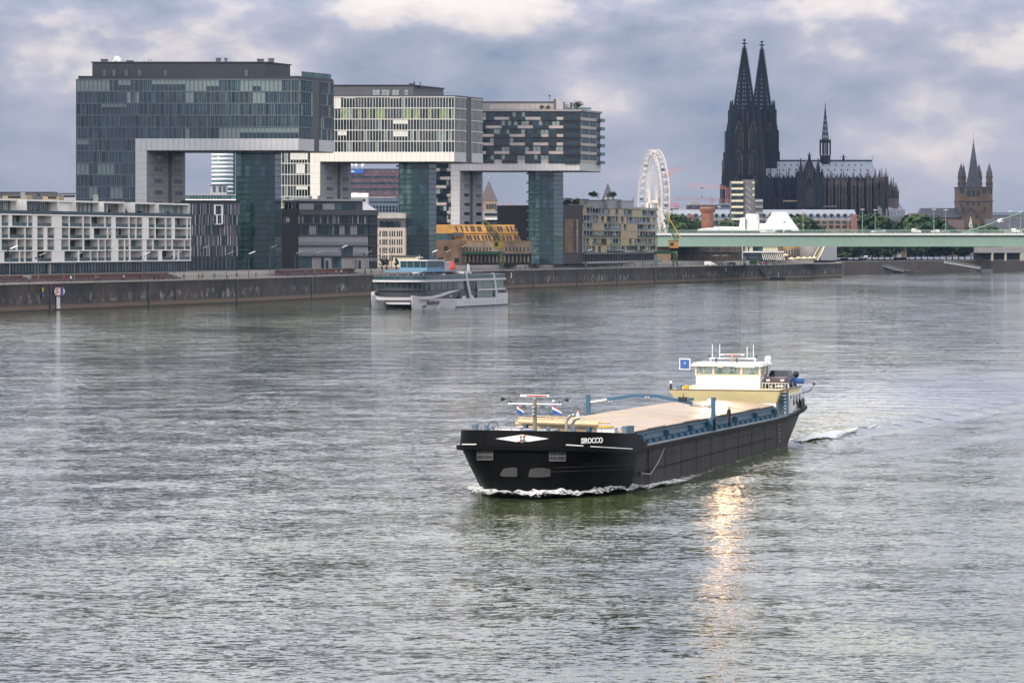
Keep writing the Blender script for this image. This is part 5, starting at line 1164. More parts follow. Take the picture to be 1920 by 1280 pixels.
# ------------------------------------------------------------------ museum on the harbour tip
MY = 1625
M['mus'] = mat('museum_white_metal', (.78, .77, .74), .45, var=.05, vs=.3)
f = Face(1300, MY, 1500, MY + 20); mu = thing('museum', 'ship like museum with white metal roofs, a white drum and a blunt white pyramid', 'museum', f)
def P3(px, py, Y): return (wx(px, Y), Y, wz(py, Y))
g = MB(); zb = wz(437, MY)
g.hexa([P3(1308, 433, MY), P3(1440, 433, MY), P3(1440, 430, MY + 25), P3(1308, 430, MY + 25)], [P3(1308, 431.5, MY), P3(1440, 431.5, MY), P3(1432, 426, MY + 25), P3(1338, 424.5, MY + 25)], M['mus'])
g.build('flat_roof', mu, True)
f = Face(1310, MY + 2, 1440, MY + 2); body(mu, f, TZ, f.z(433), 20, M['gl2'], 'glass_hall')
g = MB(); cx, cy = wx(1411, MY + 8), MY + 9; r_ = (wx(1424.5, MY) - wx(1398, MY)) / 2; g.lathe((cx, cy), [(r_ * 1.04, TZ), (r_ * 1.03, wz(431, MY)), (r_ * .94, wz(401, MY))], M['mus'], 24)
g.lathe((cx, cy), [(r_ * .9, wz(401, MY)), (r_ * .9, wz(400.5, MY))], M['greyl'], 24); g.build('drum', mu, True, smooth=False)
g = MB(); g.hexa([P3(1385, 432, MY + 5), P3(1397, 432, MY + 5), P3(1397, 432, MY + 15), P3(1385, 432, MY + 15)], [P3(1388, 408.5, MY + 5), P3(1397, 407.5, MY + 5), P3(1397, 407.5, MY + 15), P3(1388, 408.5, MY + 15)], M['mus']); g.build('fin_wall', mu, True)
g = MB(); g.hexa([P3(1424, 434, MY + 8), P3(1498, 433, MY + 18), P3(1500, 433, MY + 40), P3(1424, 434, MY + 40)], [P3(1449, 397.5, MY + 18), P3(1474, 397.5, MY + 22), P3(1474, 397.5, MY + 32), P3(1449, 397.5, MY + 30)], M['mus']); g.build('blunt_pyramid', mu, True)
g = MB(); g.hexa([P3(1424, 436, MY - 2), P3(1470, 436, MY + 2), P3(1480, 436, MY + 16), P3(1424, 436, MY + 10)], [P3(1424, 419, MY), P3(1448, 419, MY + 2), P3(1460, 425, MY + 14), P3(1424, 419, MY + 10)], M['mus'])
g.build('low_wedge_roof', mu, True)
g = MB(); g.box(wx(1469.5, MY + 14), wx(1473, MY + 14), MY + 14.5, MY + 15.5, wz(417.5, MY), wz(415, MY), M['dark']); g.build('roof_window', mu, True)
# river front below the bridge deck
f = Face(1389, MY - 12, 1472, MY - 4); g = MB(); um_ = f.u(1465)
body(mu, f, TZ - .1, f.z(462), 12, M['gl1'], 'river_hall', u1=f.u(1455))
g = MB(); f.pbox(g, 1389, 1468, 471, 473.5, .1, 1.4, M['mus']); f.pbox(g, 1389, 1391.2, 455, 487, .1, 1.2, M['mus']); f.pbox(g, 1389, 1466, 455, 460.5, .1, 1.3, M['mus']); g.build('white_band', mu, True)
for i in range(12):
    g = MB(); u = f.u(1431) + i * 1.0; g.hexa([(*f.P(u, .1), TZ + .3), (*f.P(u + .2, .1), TZ + .3), (*f.P(u + .2, .8), TZ + .3), (*f.P(u, .8), TZ + .3)], [(*f.P(u - 1.2, .1), f.z(473.5)), (*f.P(u - 1.0, .1), f.z(473.5)), (*f.P(u - 1.0, .8), f.z(473.5)), (*f.P(u - 1.2, .8), f.z(473.5))], M['steelw']); g.build('slanted_mullion', mu, True)
for (a, b_, m) in ((1396, 1402, 'cream'), (1405, 1411, 'cream'), (1430, 1458, 'cream'), (1413, 1420, 'gl3'), (1421, 1428, 'gl2')): g = MB(); f.pbox(g, a, b_, 461, 470.5, .05, .3, M[m]); g.build('panel', mu, True)
cx, cy = wx(1485, MY + 2), MY + 6; g = MB(); r_ = (wx(1501, MY) - wx(1468, MY)) / 2; g.lathe((cx, cy), [(r_, TZ), (r_, wz(455, MY))], M['brickt'], 20); g.lathe((cx, cy), [(r_ + .3, wz(465, MY)), (r_ + .3, wz(463.5, MY))], M['gold'], 20); g.build('brick_rotunda', mu, True)
for k in range(9): a = -math.pi * (.08 + .105 * k); g = MB(); g.M = Matrix.Translation((cx, cy, 0)) @ Matrix.Rotation(a, 4, 'Z'); g.box(r_ - .1, r_ + .06, -.3, .3, wz(484, MY), wz(468, MY), M['dark']); g.build('arched_window', mu, True)
f = Face(1500, MY + 8, 1532, MY + 14); body(mu, f, TZ, f.z(455), 10, M['conc'], 'pale_wing')
g = MB(); Yb = MY + 2
def bar(g, p, q, w, Y, d, m):
    g.hexa([P3(p[0], p[1], Y), P3(p[0] + w, p[1], Y), P3(p[0] + w, p[1], Y + d), P3(p[0], p[1], Y + d)], [P3(q[0], q[1], Y), P3(q[0] + w, q[1], Y), P3(q[0] + w, q[1], Y + d), P3(q[0], q[1], Y + d)], m)
bar(g, (1524, 486), (1540, 456), 8, Yb, 8, M['tan']); bar(g, (1532, 488), (1548, 455), 2.2, Yb - 1, 10, M['steelw']); bar(g, (1522.5, 485), (1538.5, 456), 1.6, Yb - 1, 10, M['steelw']); g.build('slanted_portal', mu, True)
f = Face(1540, MY + 16, 1569, MY + 22); body(mu, f, TZ, f.z(455), 12, M['greyl'], 'grey_prow')
# brown pillared warehouse under the bridge
f = Face(1258, 1585, 1388, 1610); r = thing('brick_warehouse', 'low brown brick warehouse with slit windows seen beneath the green bridge', 'warehouse', f)
body(r, f, TZ, f.z(440), 14, M['brick']); g = MB(); f.box(g, 0, f.L, TZ + .2, f.z(473.5), 0, .06, M['black']); f.box(g, 0, f.L, f.z(473.5), f.z(471), 0, 1.5, M['greyd']); g.build('canopy', r, True)
for i in range(34):
    u = 6 + i * (f.L - 6) / 34
    if i % 6 != 5: put(r, f, u, f.z(470.5), wmesh(.45, 2.2, M['dark'], None))
    g = MB(); f.box(g, u, u + .4, TZ + .2, f.z(474), .06, .4, M['brickt']); g.build('pillar', r, True)
# ------------------------------------------------------------------ ferris wheel
WY = 1690; hub = Vector((wx(1225.5, WY), WY, wz(380, WY))); Rw = 99 * WY / F
ws = mat('wheel_white_steel', (.66, .62, .55), .4, var=.04)
fw = R('ferris_wheel', 'large white ferris wheel turned nearly edge on behind the tan building', 'ferris wheel', (hub.x, hub.y, TZ))
yaw = math.radians(11)                    # wheel plane direction measured from the line of sight
e1_ = Vector((math.sin(yaw), -math.cos(yaw), 0)); ax = Vector((math.cos(yaw), math.sin(yaw), 0)); hc = hub - Vector((hub.x, hub.y, TZ))
def wp(a, r, o): return hc + e1_ * (r * math.cos(a)) + Vector((0, 0, 1)) * (r * math.sin(a)) + ax * o
NS = 42
for o in (-1.9, 1.9):
    g = MB(); pts = [wp(2 * math.pi * i / 84, Rw, o) for i in range(85)]; g.tube(pts, .16, ws, 5)
    pts = [wp(2 * math.pi * i / 84, Rw - 2.2, o) for i in range(85)]; g.tube(pts, .12, ws, 5)
    for i in range(NS): g.cyl(wp(2 * math.pi * i / NS, Rw, o), wp(2 * math.pi * (i + .5) / NS, Rw - 2.2, o), .06, ws, n=4); g.cyl(wp(2 * math.pi * (i + 1) / NS, Rw, o), wp(2 * math.pi * (i + .5) / NS, Rw - 2.2, o), .06, ws, n=4)
    g.build('rim', fw)
for i in range(NS):
    g = MB(); a = 2 * math.pi * i / NS
    for o in (-1, 1): g.cyl(wp(a, .9, o * 1.9), wp(a, Rw - 2.2, o * 1.9), .075, ws, n=4)
    g.cyl(wp(a, Rw, -1.9), wp(a, Rw, 1.9), .1, ws, n=4); g.build('spoke', fw)
g = MB(); g.cyl(wp(0, 0, -2.6), wp(0, 0, 2.6), 1.1, ws, n=16); g.cyl(wp(0, 0, 2.6), wp(0, 0, 2.8), 2.6, M['greyd'], n=20); g.build('hub', fw)
for o in (-1, 1):
    for s_ in (-1, 1):
        g = MB(); a = hc + ax * (o * 3.0); bt = Vector((0, 0, 0)) + e1_ * (s_ * 13) + ax * (o * 6.5); g.cyl(a, bt, .5, ws, n=6); g.build('leg', fw)
for i in range(NS):
    if i % 1 == 0:
        a = 2 * math.pi * i / NS; c = wp(a, Rw - .3, 0); g = MB(); k = (M['greyd'], M['dark'], M['redp'])[i % 5 % 3]
        g.lathe((c.x, c.y), [(.3, c.z - 2.3), (.95, c.z - 2.1), (1.0, c.z - 1.2)], k if i % 5 == 0 else M['greyl'], 8); g.cyl((c.x, c.y, c.z - 1.2), (c.x, c.y, c.z - .1), .08, ws, n=4); g.lathe((c.x, c.y), [(1.05, c.z - .5), (.3, c.z - .1)], ws, 8); g.build('gondola', fw)
# ------------------------------------------------------------------ road bridge
def along(px0, px1, d, n=None):
    """points inland of the quay edge between two bearings"""
    o = []; N_ = n or max(2, int(abs(px1 - px0) / 12))
    for i in range(N_ + 1):
        p, t = qpt(px0 + (px1 - px0) * i / N_); o.append((p.x - t.y * d, p.y + t.x * d))
    return o
bf = Face(1222, 1592, 3126, 1009); br = R('road_bridge', 'long pale green steel girder bridge with a railing, crossing the right half', 'bridge', (bf.A.x, bf.A.y, 0))
def bz(py, u): return bf.z(py, u)
def bseg(mb, u0, u1, y0, y1, d0, d1, m):
    a, b, c, d = bf.P(u0, d1), bf.P(u1, d1), bf.P(u1, d0), bf.P(u0, d0); k = -min(d0, 0)
    mb.hexa([(*a, bz(y1, u0)), (*b, bz(y1, u1)), (*c, bz(y1, u1)), (*d, bz(y1, u0))], [(*a, bz(y0, u0)), (*b, bz(y0, u1)), (*c, bz(y0, u1)), (*d, bz(y0, u0))], m)
n = 50
for i in range(n):
    g = MB(); bseg(g, i * bf.L / n + .02, (i + 1) * bf.L / n - .02, 441.3, 461.8, -1, 0, M['bridge']); bseg(g, i * bf.L / n, (i + 1) * bf.L / n, 461.0, 462.3, -1.2, .25, M['bridge']); g.build('girder', br, True)
g = MB(); bseg(g, 0, bf.L, 437.2, 441.2, -25, 1.3, M['bridgel']); g.build('deck', br, True)
g = MB(); bseg(g, 0, bf.L, 441.5, 461.5, -24, -20, M['bridge']); g.build('rear_girder', br, True)
g = MB(); k = int(bf.L / .55)
for i in range(k): u = i * bf.L / k; bseg(g, u, u + (.10 if i % 5 == 0 else .045), 430.8, 437.2, 1.0, 1.08, M['bridge'])
for y in (430.6, 433.5): bseg(g, 0, bf.L, y, y + .35, .98, 1.1, M['bridge'])
g.build('railing', br, True)
g = MB()
for i in range(int(bf.L / 2.2)): u = i * 2.2; bseg(g, u, u + .1, 431.5, 437.2, -23.5, -23.4, M['bridge'])
bseg(g, 0, bf.L, 431.2, 431.8, -23.6, -23.4, M['bridge']); g.build('rear_railing', br, True)
for (x0, y0, x1, y1) in ((1801, 437, 2330, 250), (1815, 438.5, 2350, 262)):
    g = MB(); ua, ub = bf.u(x0), bf.u(x1); za, zb = bz(y0, ua), bz(y1, ub)
    if ub > bf.L: ub = bf.u(x1)
    dd = -2 if x0 < 1810 else -20
    for q in (-.35, .35): g.cyl((*bf.P(ua, dd + q), za), (*bf.P(ub, dd + q), zb), .28, M['bridge'], n=8)
    g.build('stay_cable', br, True)
    g = MB(); 
    for t in (.135,):
        A = Vector((*bf.P(ua, dd), za)); B_ = Vector((*bf.P(ub, dd), zb)); c = A + (B_ - A) * t; g.cyl(c, c + (B_ - A).normalized() * 2.4, .75, M['steelw'], n=8)
    g.build('cable_clamp', br, True)
for dd in (-2, -20): g = MB(); u_ = bf.u(2340); g.cyl((*bf.P(u_, dd), 0), (*bf.P(u_, -11), bz(250, u_) + 6), 2.2, M['bridge'], 1.5, n=8); g.build('pylon_leg', br, True)
g = MB(); bseg(g, bf.u(1800), bf.u(1822), 434, 437.3, -3, -1, M['bridge']); g.build('cable_anchor', br, True)
f = Face(1222, 1604, 1262, 1600); body(br, f, TZ, f.z(463), 18, M['conc'], 'abutment')
lamps_b = ((1347.7, 388), (1374.5, 398), (1506, 394), (1617, 393), (1641, 394), (1751, 393), (1773, 394), (1893.5, 396), (1913.5, 397))
for i, (px, yt) in enumerate(lamps_b):
    u = bf.u(px); dd = -1 if i % 2 == 0 else -18; p = bf.P(u, dd); Yp = p[1]; zb = bz(437.2, u)
    lb = ('pale green bridge lamp left of the banded high rise', 'pale green bridge lamp at the right edge of the banded high rise', 'pale green bridge lamp standing alone right of the white pyramid', 'left one of the bridge lamp pair under the cathedral choir', 'right one of the bridge lamp pair under the cathedral choir', 'left one of the bridge lamp pair beside the brown church nave', 'right one of the bridge lamp pair beside the brown church nave', 'pale green bridge lamp under the suspension cables', 'rightmost pale green bridge lamp at the picture edge')[i]
    r = R('bridge_lamp', lb, 'street lamp', (wx(px, Yp), Yp, zb), group='lamps along the green bridge')
    g = MB(); h = wz(yt, Yp) - zb; g.cyl((0, 0, 0), (0, 0, h), .16, M['bridge'], .09, n=6); g.build('pole', r)
    g = MB(); g.box(-.9, .9, -.2, .2, h, h + .16, M['steelw']); g.build('lamp_head', r)
# ------------------------------------------------------------------ cars
def carmesh(kind, paint):
    """side profile extruded, x forward"""
    L_, W_, H_ = {'hatch': (4.0, 1.72, 1.48), 'van': (4.7, 1.85, 1.9), 'estate': (4.5, 1.78, 1.5)}[kind]
    pr = {'hatch': [(-.5, .35), (-.5, .62), (-.46, .74), (-.36, .97), (.02, 1.0), (.20, .70), (.44, .60), (.5, .45), (.5, .2), (-.5, .2)],
          'estate': [(-.5, .35), (-.5, .65), (-.44, .94), (-.35, 1.0), (.0, 1.0), (.18, .70), (.44, .60), (.5, .45), (.5, .2), (-.5, .2)],
          'van': [(-.5, .3), (-.5, .9), (-.47, 1.0), (.10, 1.0), (.24, .66), (.46, .54), (.5, .40), (.5, .15), (-.5, .15)]}[kind]
    b = MB(); prev = None
    for y, s in ((-W_ / 2, .96), (-W_ / 2 + .08, 1), (W_ / 2 - .08, 1), (W_ / 2, .96)):
        ring = []
        for (x, z) in pr:
            tuck = 0 if z < .66 else (abs(y) > W_ / 2 - .2) * .12 * (z - .6) / .4
            ring.append((x * L_ * s, y - math.copysign(tuck, y), z * H_))
        if prev: 
            for i in range(len(ring)): j = (i + 1) % len(ring); b.face([prev[i], prev[j], ring[j], ring[i]], paint)
        else: b.face(ring, paint)
        prev = ring
    b.face(prev[::-1], paint)
    gl = MB(); y = W_ / 2 - .02; ztop, zbot = H_ * .95, H_ * .70
    for s in (-1, 1):
        for (a, c, a2, c2) in ((-.40, -.20, -.35, -.19), (-.17, .02, -.17, .01), (.04, .15, .03, .05)):
            if kind == 'van' and a < 0: continue
            gl.face([(a * L_, s * (y + .03), zbot), (c * L_, s * (y + .03), zbot), (c2 * L_, s * (y - .07), ztop), (a2 * L_, s * (y - .07), ztop)], M['gl3'])
    for (x0, z0, x1, z1) in (((.19, .72, .04, .97) if kind != 'van' else (.235, .68, .12, .97)), (-.485, .68, -.39, .93)):
        e = .025 if x0 > 0 else -.025; gl.face([(x0 * L_ + e, -W_ * .42, z0 * H_), (x0 * L_ + e, W_ * .42, z0 * H_), (x1 * L_ + e, W_ * .38, z1 * H_), (x1 * L_ + e, -W_ * .38, z1 * H_)], M['gl3'])
    return b, gl, L_, W_, H_
def car(loc, rz, kind, paint, label, group=None, name='car', cat='car'):
    r = R(name, label, cat, loc, rz, group); b, gl, L_, W_, H_ = carmesh(kind, paint); b.build('body', r); gl.build('windows', r)
    for x in (-.31, .31):
        for s in (-1, 1):
            w = MB(); w.cyl((x * L_, s * (W_ / 2 - .2), .32), (x * L_, s * (W_ / 2 + .015), .32), .32, M['black'], n=14); w.cyl((x * L_, s * (W_ / 2 + .015), .32), (x * L_, s * (W_ / 2 + .03), .32), .19, M['steelg'], n=10); w.build('wheel', r)
    for s in (-1, 1):
        h = MB(); h.box(L_ * .5 - .03, L_ * .5 + .02, s * W_ * .36 - .16, s * W_ * .36 + .16, H_ * .44, H_ * .53, M['steelw']); h.build('headlight', r)
        h = MB(); h.box(-L_ * .5 - .02, -L_ * .5 + .03, s * W_ * .40 - .1, s * W_ * .40 + .1, H_ * .50, H_ * .62, M['redp']); h.build('tail_light', r)
    return r
cw, cdk, csl = mat('white_car_paint', (.75, .75, .75), .25, var=.03), mat('dark_car_paint', (.03, .033, .04), .25, var=.05), mat('silver_car_paint', (.38, .39, .41), .25, .4, var=.03)
brz = math.atan2(bf.d.y, bf.d.x)
for i, (px, kind, p_, lb) in enumerate(((1445, 'hatch', cw, 'white car on the bridge in front of the museum pyramid'), (1460.5, 'estate', cdk, 'dark car just behind the white one below the museum pyramid'), (1477, 'hatch', cdk, 'dark car at the right foot of the museum pyramid'), (1592, 'estate', cdk, 'dark car on the bridge left of the lamp pair under the choir'), (1640, 'hatch', cw, 'white car at the right lamp of the pair under the choir'), (1653, 'estate', csl, 'silver grey car close behind the white car under the choir'), (1718, 'van', cw, 'white high roofed car on the bridge near the brown church nave'), (1753.5, 'estate', cw, 'white estate car at the foot of the lamps beside the nave'), (1772, 'hatch', csl, 'silver car between the lamp pair and the cable anchors'), (1906, 'van', cw, 'white delivery van on the bridge at the right picture edge'))):
    u = bf.u(px); p = bf.P(u, -6); u2 = bf.u(px); Yp = p[1]; car((wx(px, Yp), Yp, bz(437.2, u) + .01), brz + (math.pi if i % 3 else 0), kind, p_, lb, 'vehicles on the green bridge', 'van' if kind == 'van' else 'car', 'van' if kind == 'van' else 'car')
# ------------------------------------------------------------------ trees
def tree_meshes(seed, hgt, rad, lm, dark, n=620, leaf=.75, stem=.22):
    r_ = random.Random(seed); b = MB(); b.cyl((0, 0, 0), (0, 0, hgt * .35), .28, M['bark'], .18, n=7)
    cl = []
    for i in range(17):
        a = r_.random() * 6.28; t = r_.random(); q = rad * (.25 + .75 * math.sqrt(r_.random())) * math.sin(math.pi * (.18 + .75 * t)); cl.append((q * math.cos(a) * .8, q * math.sin(a) * .8, hgt * (stem + (.96 - stem) * t * .95), rad * (.26 + .2 * r_.random())))
    for c in cl[:8]: b.cyl((0, 0, hgt * stem), (c[0] * .8, c[1] * .8, c[2]), .13, M['bark'], .04, n=4)
    t_ = b; g = MB()
    for i in range(n):
        c = cl[i % len(cl)]; v = Vector((r_.gauss(0, 1), r_.gauss(0, 1), r_.gauss(0, .85))).normalized() * c[3] * (.55 + .5 * r_.random())
        p = Vector(c[:3]) + v; nrm = (v.normalized() + Vector((r_.uniform(-.5, .5), r_.uniform(-.5, .5), r_.uniform(-.2, .6)))).normalized()
        a = nrm.orthogonal().normalized(); bb = nrm.cross(a); s = leaf * (.55 + .7 * r_.random()); m = lm if r_.random() < .62 else dark
        g.face([p - a * s, p - bb * s * .7, p + a * s, p + bb * s * .7 + nrm * .1], m)
    return t_, g
protos = []
for i, (h, rd_, a, b_) in enumerate(((15, 5.2, 0, 1), (17, 5.8, 2, 0), (13, 5.0, 1, 3), (16, 6.2, 0, 2), (15, 5.5, 2, 2))):
    protos.append(tree_meshes(i + 3, h, rd_, M['leaf'][a], M['leaf'][b_]) + (h,))
_tm = {}
def tree(px, Y, ytop, base, k, label, group='trees beyond the bridge', sx=1):
    h = (wz(ytop, Y) - base) * 1.06; r = R('broadleaf_tree', label, 'tree', (wx(px, Y), Y, base), rnd.random() * 6.28, group)
    s = h / protos[k][2]; r.scale = (s * sx, s * sx, s)
    for j, nm in ((0, 'trunk'), (1, 'crown')):
        if (k, j) not in _tm: _tm[(k, j)] = protos[k][j].build(nm, r)
        else: o = _tm[(k, j)].copy(); C.objects.link(o); o.parent = r
    return r
for i in range(24):
    px = 1577 + i * 11.6
    if 1676 < px < 1692: continue
    Y = 1925 + (px - 1577) * .62 + rnd.uniform(0, 18)
    lbs = ('right beside the grey museum prow', 'above the silver van on the quay', 'between the silver van and the white shelter', 'just left of the white shelter', 'straight behind the white shelter', 'above the upper end of the lattice gangway', 'above the middle of the lattice gangway', 'above the lower end of the lattice gangway', 'just left of the small brown pavilion', '', 'just right of the small brown pavilion', 'left below the white high roofed car', 'right below the white high roofed car', 'halfway from the high roofed car to the nave lamps', 'just left of the left nave lamp line', 'straight below the left nave lamp', 'between the lines of the two nave lamps', 'above the upper end of the white gangway', 'above the upper third of the white gangway', 'straight below the cable anchor', 'above the middle of the white gangway', 'above the lower third of the white gangway', 'above the landing stage of the white gangway', 'touching the concrete approach deck')
    tree(px, Y, 446 + rnd.uniform(-8, 6), 7.0, i % 5, 'embankment tree under the bridge, ' + lbs[i], 'embankment trees under the bridge', 1.5)
R2 = ((1492, 413), (1502, 409), (1513, 412), (1523, 420), (1566, 414), (1577, 411), (1588, 409), (1600, 408), (1612, 407), (1624, 408), (1636, 406), (1648, 409), (1660, 413), (1671, 419), (1690, 418), (1702, 412), (1713, 407), (1725, 405), (1737, 406), (1748, 409), (1759, 417), (1260, 408), (1271, 406), (1282, 407), (1293, 411), (1353, 421), (1365, 418), (1377, 420), (1388, 424), (1543, 421), (1832, 424), (1853, 426), (1786, 425))
for i, (px, yt) in enumerate(R2):
    Y = 1870 if 1480 < px < 1530 else (1800 if px < 1400 else 2040 + rnd.uniform(-15, 25))
    lb = 'tree above the bridge railing, ' + ('just right of the white pyramid foot', 'at the lamp right of the white pyramid', 'right of the lamp beside the white pyramid', 'before the middle red bay of the mansard row', 'left of the right red bay of the mansard row', 'before the right end of the mansard row', 'at the right end of the mansard row', 'below the left choir buttresses', 'left of the left choir lamp', 'between the two choir lamps', 'just right of the right choir lamp', 'below the choir end, before the slate roof', 'before the left part of the broad slate roof', 'before the middle of the broad slate roof', 'left of the tallest nave tree', 'below the tip of the slate roof', 'above the white high roofed car', 'right of the white high roofed car', 'left of the left nave lamp', 'just left of the left nave lamp pole', 'between the nave lamps', 'nearest to the ferris wheel', 'second from the ferris wheel', 'third from the ferris wheel', 'touching the round brick tower', 'behind the left end of the white museum roof', 'behind the middle of the white museum roof', 'behind the right end of the white museum roof', 'beside the white museum fin wall', 'alone right of the pyramid group', 'low before the brown church gable', 'low right of the stone spirelet', 'low left of the tiled roof house')[i]
    tree(px, Y, yt, TZ, (i * 2) % 5, lb, {1: 'trees by the wheel'}.get(0, 'trees above the bridge railing: ' + lb[:4] + lb[4:].split(' ')[-1]), 1.5)
tree(1271, 1750, 424, TZ, 2, 'small yellow green tree under the street globe left of the brick tower', None)
# ------------------------------------------------------------------ tower cranes far off
def jibcrane(name, label, Y, x0, y0, x1, y1, hgt, mast_px, mast_y, m, mastw=1.6):
    r = R(name, label, 'tower crane', (wx(mast_px, Y), Y, TZ)); a = Vector((wx(x0, Y), Y, wz(y0, Y))); b_ = Vector((wx(x1, Y), Y, wz(y1, Y))); g = MB(); L_ = (b_ - a).length; n = max(6, int(L_ / 2.5))
    up_ = Vector((0, 0, hgt))
    g.cyl(a, b_, .16, m, n=4); g.cyl(a + up_, b_ + up_ * .6, .14, m, n=4); g.cyl(a + Vector((0, 1.2, 0)), b_ + Vector((0, 1.2, 0)), .16, m, n=4)
    for i in range(n):
        t0, t1 = i / n, (i + .5) / n; p = a + (b_ - a) * t0; q = a + (b_ - a) * t1 + up_ * (1 - .4 * t1); s_ = a + (b_ - a) * ((i + 1) / n); g.cyl(p, q, .09, m, n=3); g.cyl(q, s_, .09, m, n=3)
    g.build('jib', r, True)
    g = MB(); x, z1 = wx(mast_px, Y), wz(mast_y, Y)
    for sx in (-1, 1):
        for sy in (0, 1): g.cyl((x + sx * mastw / 2, Y + sy * mastw, TZ), (x + sx * mastw / 2, Y + sy * mastw, z1), .12, m, n=4)
    k = int((z1 - TZ) / 2.4)
    for i in range(k): z = TZ + i * (z1 - TZ) / k; s_ = 1 if i % 2 else -1; g.cyl((x - s_ * mastw / 2, Y, z), (x + s_ * mastw / 2, Y, z + (z1 - TZ) / k), .08, m, n=3)
    g.build('mast', r, True); return r, g
org = mat('faded_orange_steel', (.50, .19, .12), .6, var=.1)
r, _ = jibcrane('tower_crane', 'faded orange tower crane with a stubby jib right behind the ferris wheel', 2000, 1247, 327, 1281, 320, 3.2, 1251, 327, org, 1.8)
g = MB(); g.box(wx(1246, 2000), wx(1256, 2000), 1999, 2001.5, wz(328, 2000), wz(324, 2000), org); g.build('machine_house', r, True)
r, _ = jibcrane('tower_crane', 'pale red tower crane with a long level jib touching the cathedral tower', 2400, 1285, 350, 1362, 354, 2.6, 1363, 352, M['pink'])
g = MB(); x = wx(1316, 2400); g.box(x - 1, x + 1, 2399, 2401, wz(353.5, 2400), wz(352, 2400), M['dark']); g.cyl((x, 2400, wz(353.5, 2400)), (x, 2400, wz(368, 2400)), .05, M['dark'], n=3); g.ball((x, 2400, wz(368.5, 2400)), .5, M['dark']); g.build('trolley', r, True)
jibcrane('tower_crane', 'thin pale red tower crane jib low over the mansard row', 2500, 1262, 374, 1352, 376, 2.2, 1334, 371, M['pink'])
r, _ = jibcrane('tower_crane', 'small magenta red crane beside the ferris wheel legs', 2200, 1256, 385, 1275, 388, 2.2, 1268, 377, mat('magenta_steel', (.50, .10, .18), .6))
# ------------------------------------------------------------------ historic harbour cranes
def harbour_crane(name, label, Y, bx0, bx1, by, legx, legb, cab, jib, cabm):
    z = lambda py: wz(py, Y); xx = lambda px: wx(px, Y); r = R(name, label, 'harbour crane', (xx(legx), Y, QH))
    g = MB(); g.box(xx(bx0), xx(bx1), Y, Y + 5, z(by + 4), z(by - 1.5), M['green'])
    for i in range(8): q = xx(bx0) + (xx(bx1) - xx(bx0)) * i / 8; g.box(q, q + .14, Y - .08, Y, z(by + 4), z(by - 1.5), M['dark'])
    g.build('portal_beam', r, True)
    for dy in (0, 4.4):
        for dx in (-4, 3):
            g = MB(); g.box(xx(legx + dx), xx(legx + dx) + .45, Y + dy, Y + dy + .45, QH, z(by + 4), M['green']); g.build('portal_leg', r, True)
    g = MB()
    for q in range(4): zz = QH + 1 + q * (z(by + 4) - QH) / 4.4; g.cyl((xx(legx - 4), Y, zz), (xx(legx + 4), Y, zz + 1.6), .1, M['yell'], n=4); g.cyl((xx(legx + 4), Y, zz), (xx(legx - 4), Y, zz + 1.6), .1, M['green'], n=4)
    g.build('leg_bracing', r, True)
    g = MB(); x0, x1, y0, y1 = cab; g.box(xx(x0), xx(x1), Y + .8, Y + 4, z(y1), z(y0), cabm); g.box(xx(x0) - .2, xx(x1) + .2, Y + .6, Y + 4.2, z(y0), z(y0) + .25, M['brown']); g.box(xx(x0) + .5, xx((x0 + x1) / 2), Y + .76, Y + .8, z(y1 - 4), z(y0 + 3), M['gl3']); g.build('cab', r, True)
    g = MB(); (j0, k0), (j1, k1) = jib
    for dy, w in ((1.4, 1), (3.2, 1)):
        A = Vector((xx(j0), Y + dy, z(k0))); B_ = Vector((xx(j1), Y + (1.4 + 3.2) / 2 + (dy - 2.3) * .3, z(k1))); A2 = A + Vector((2.6, 0, 1.2)); B2 = B_ + Vector((.8, 0, .5))
        g.cyl(A, B_, .24, M['green'], n=4); g.cyl(A2, B2, .24, M['yell'], n=4)
        for i in range(9):
            t, t2 = i / 9, (i + .6) / 9; g.cyl(A + (B_ - A) * t, A2 + (B2 - A2) * t2, .13, M['green'], n=3); g.cyl(A2 + (B2 - A2) * t2, A + (B_ - A) * ((i + 1) / 9), .13, M['green'], n=3)
    g.build('jib', r, True)
    g = MB(); xc = xx((x0 + x1) / 2)
    for s in (-1, 1): g.cyl((xc + s * 1.8, Y + 2.2, z(y0)), (xc + s * .5, Y + 2.2, z(y0 - 12)), .13, M['yell'], n=4)
    for q in range(3): g.box(xc - 1.6 + q * .3, xc + 1.6 - q * .3, Y + 2.1, Y + 2.3, z(y0 - 3 - q * 3.6), z(y0 - 3.6 - q * 3.6), M['yell'])
    B_ = Vector((xx(j1), Y + 2.3, z(k1))); g.cyl((xc, Y + 2.2, z(y0 - 12)), B_, .06, M['dark'], n=3); g.cyl((xc, Y + 2.2, z(y0 - 12)), (xx(x1) + .5, Y + 2.2, z(y0)), .06, M['dark'], n=3); g.build('mast_frame', r, True)
    return r
harbour_crane('harbour_crane', 'old green and yellow harbour crane in front of the orange attic warehouse', 1256, 868, 946, 473, 940, 505, (925, 943, 451, 466), ((930, 452), (904, 414)), M['yell'])
harbour_crane('harbour_crane', 'old green harbour crane with an orange cab at the left end of the bridge', 1456, 1227, 1270, 472, 1266, 497, (1254.5, 1272, 452, 465), ((1266, 452), (1246, 402)), mat('orange_cab_paint', (.42, .18, .03), .5))
f = Face(1226, 1452, 1234, 1452); r = thing('pale_green_shed', 'small pale green shed under the right harbour crane beam', 'shed', f, QH); body(r, f, QH, f.z(479), 3, M['bridge']); body(r, f, f.z(479), f.z(478), 3.2, M['greyl'], 'roof', d=.1)
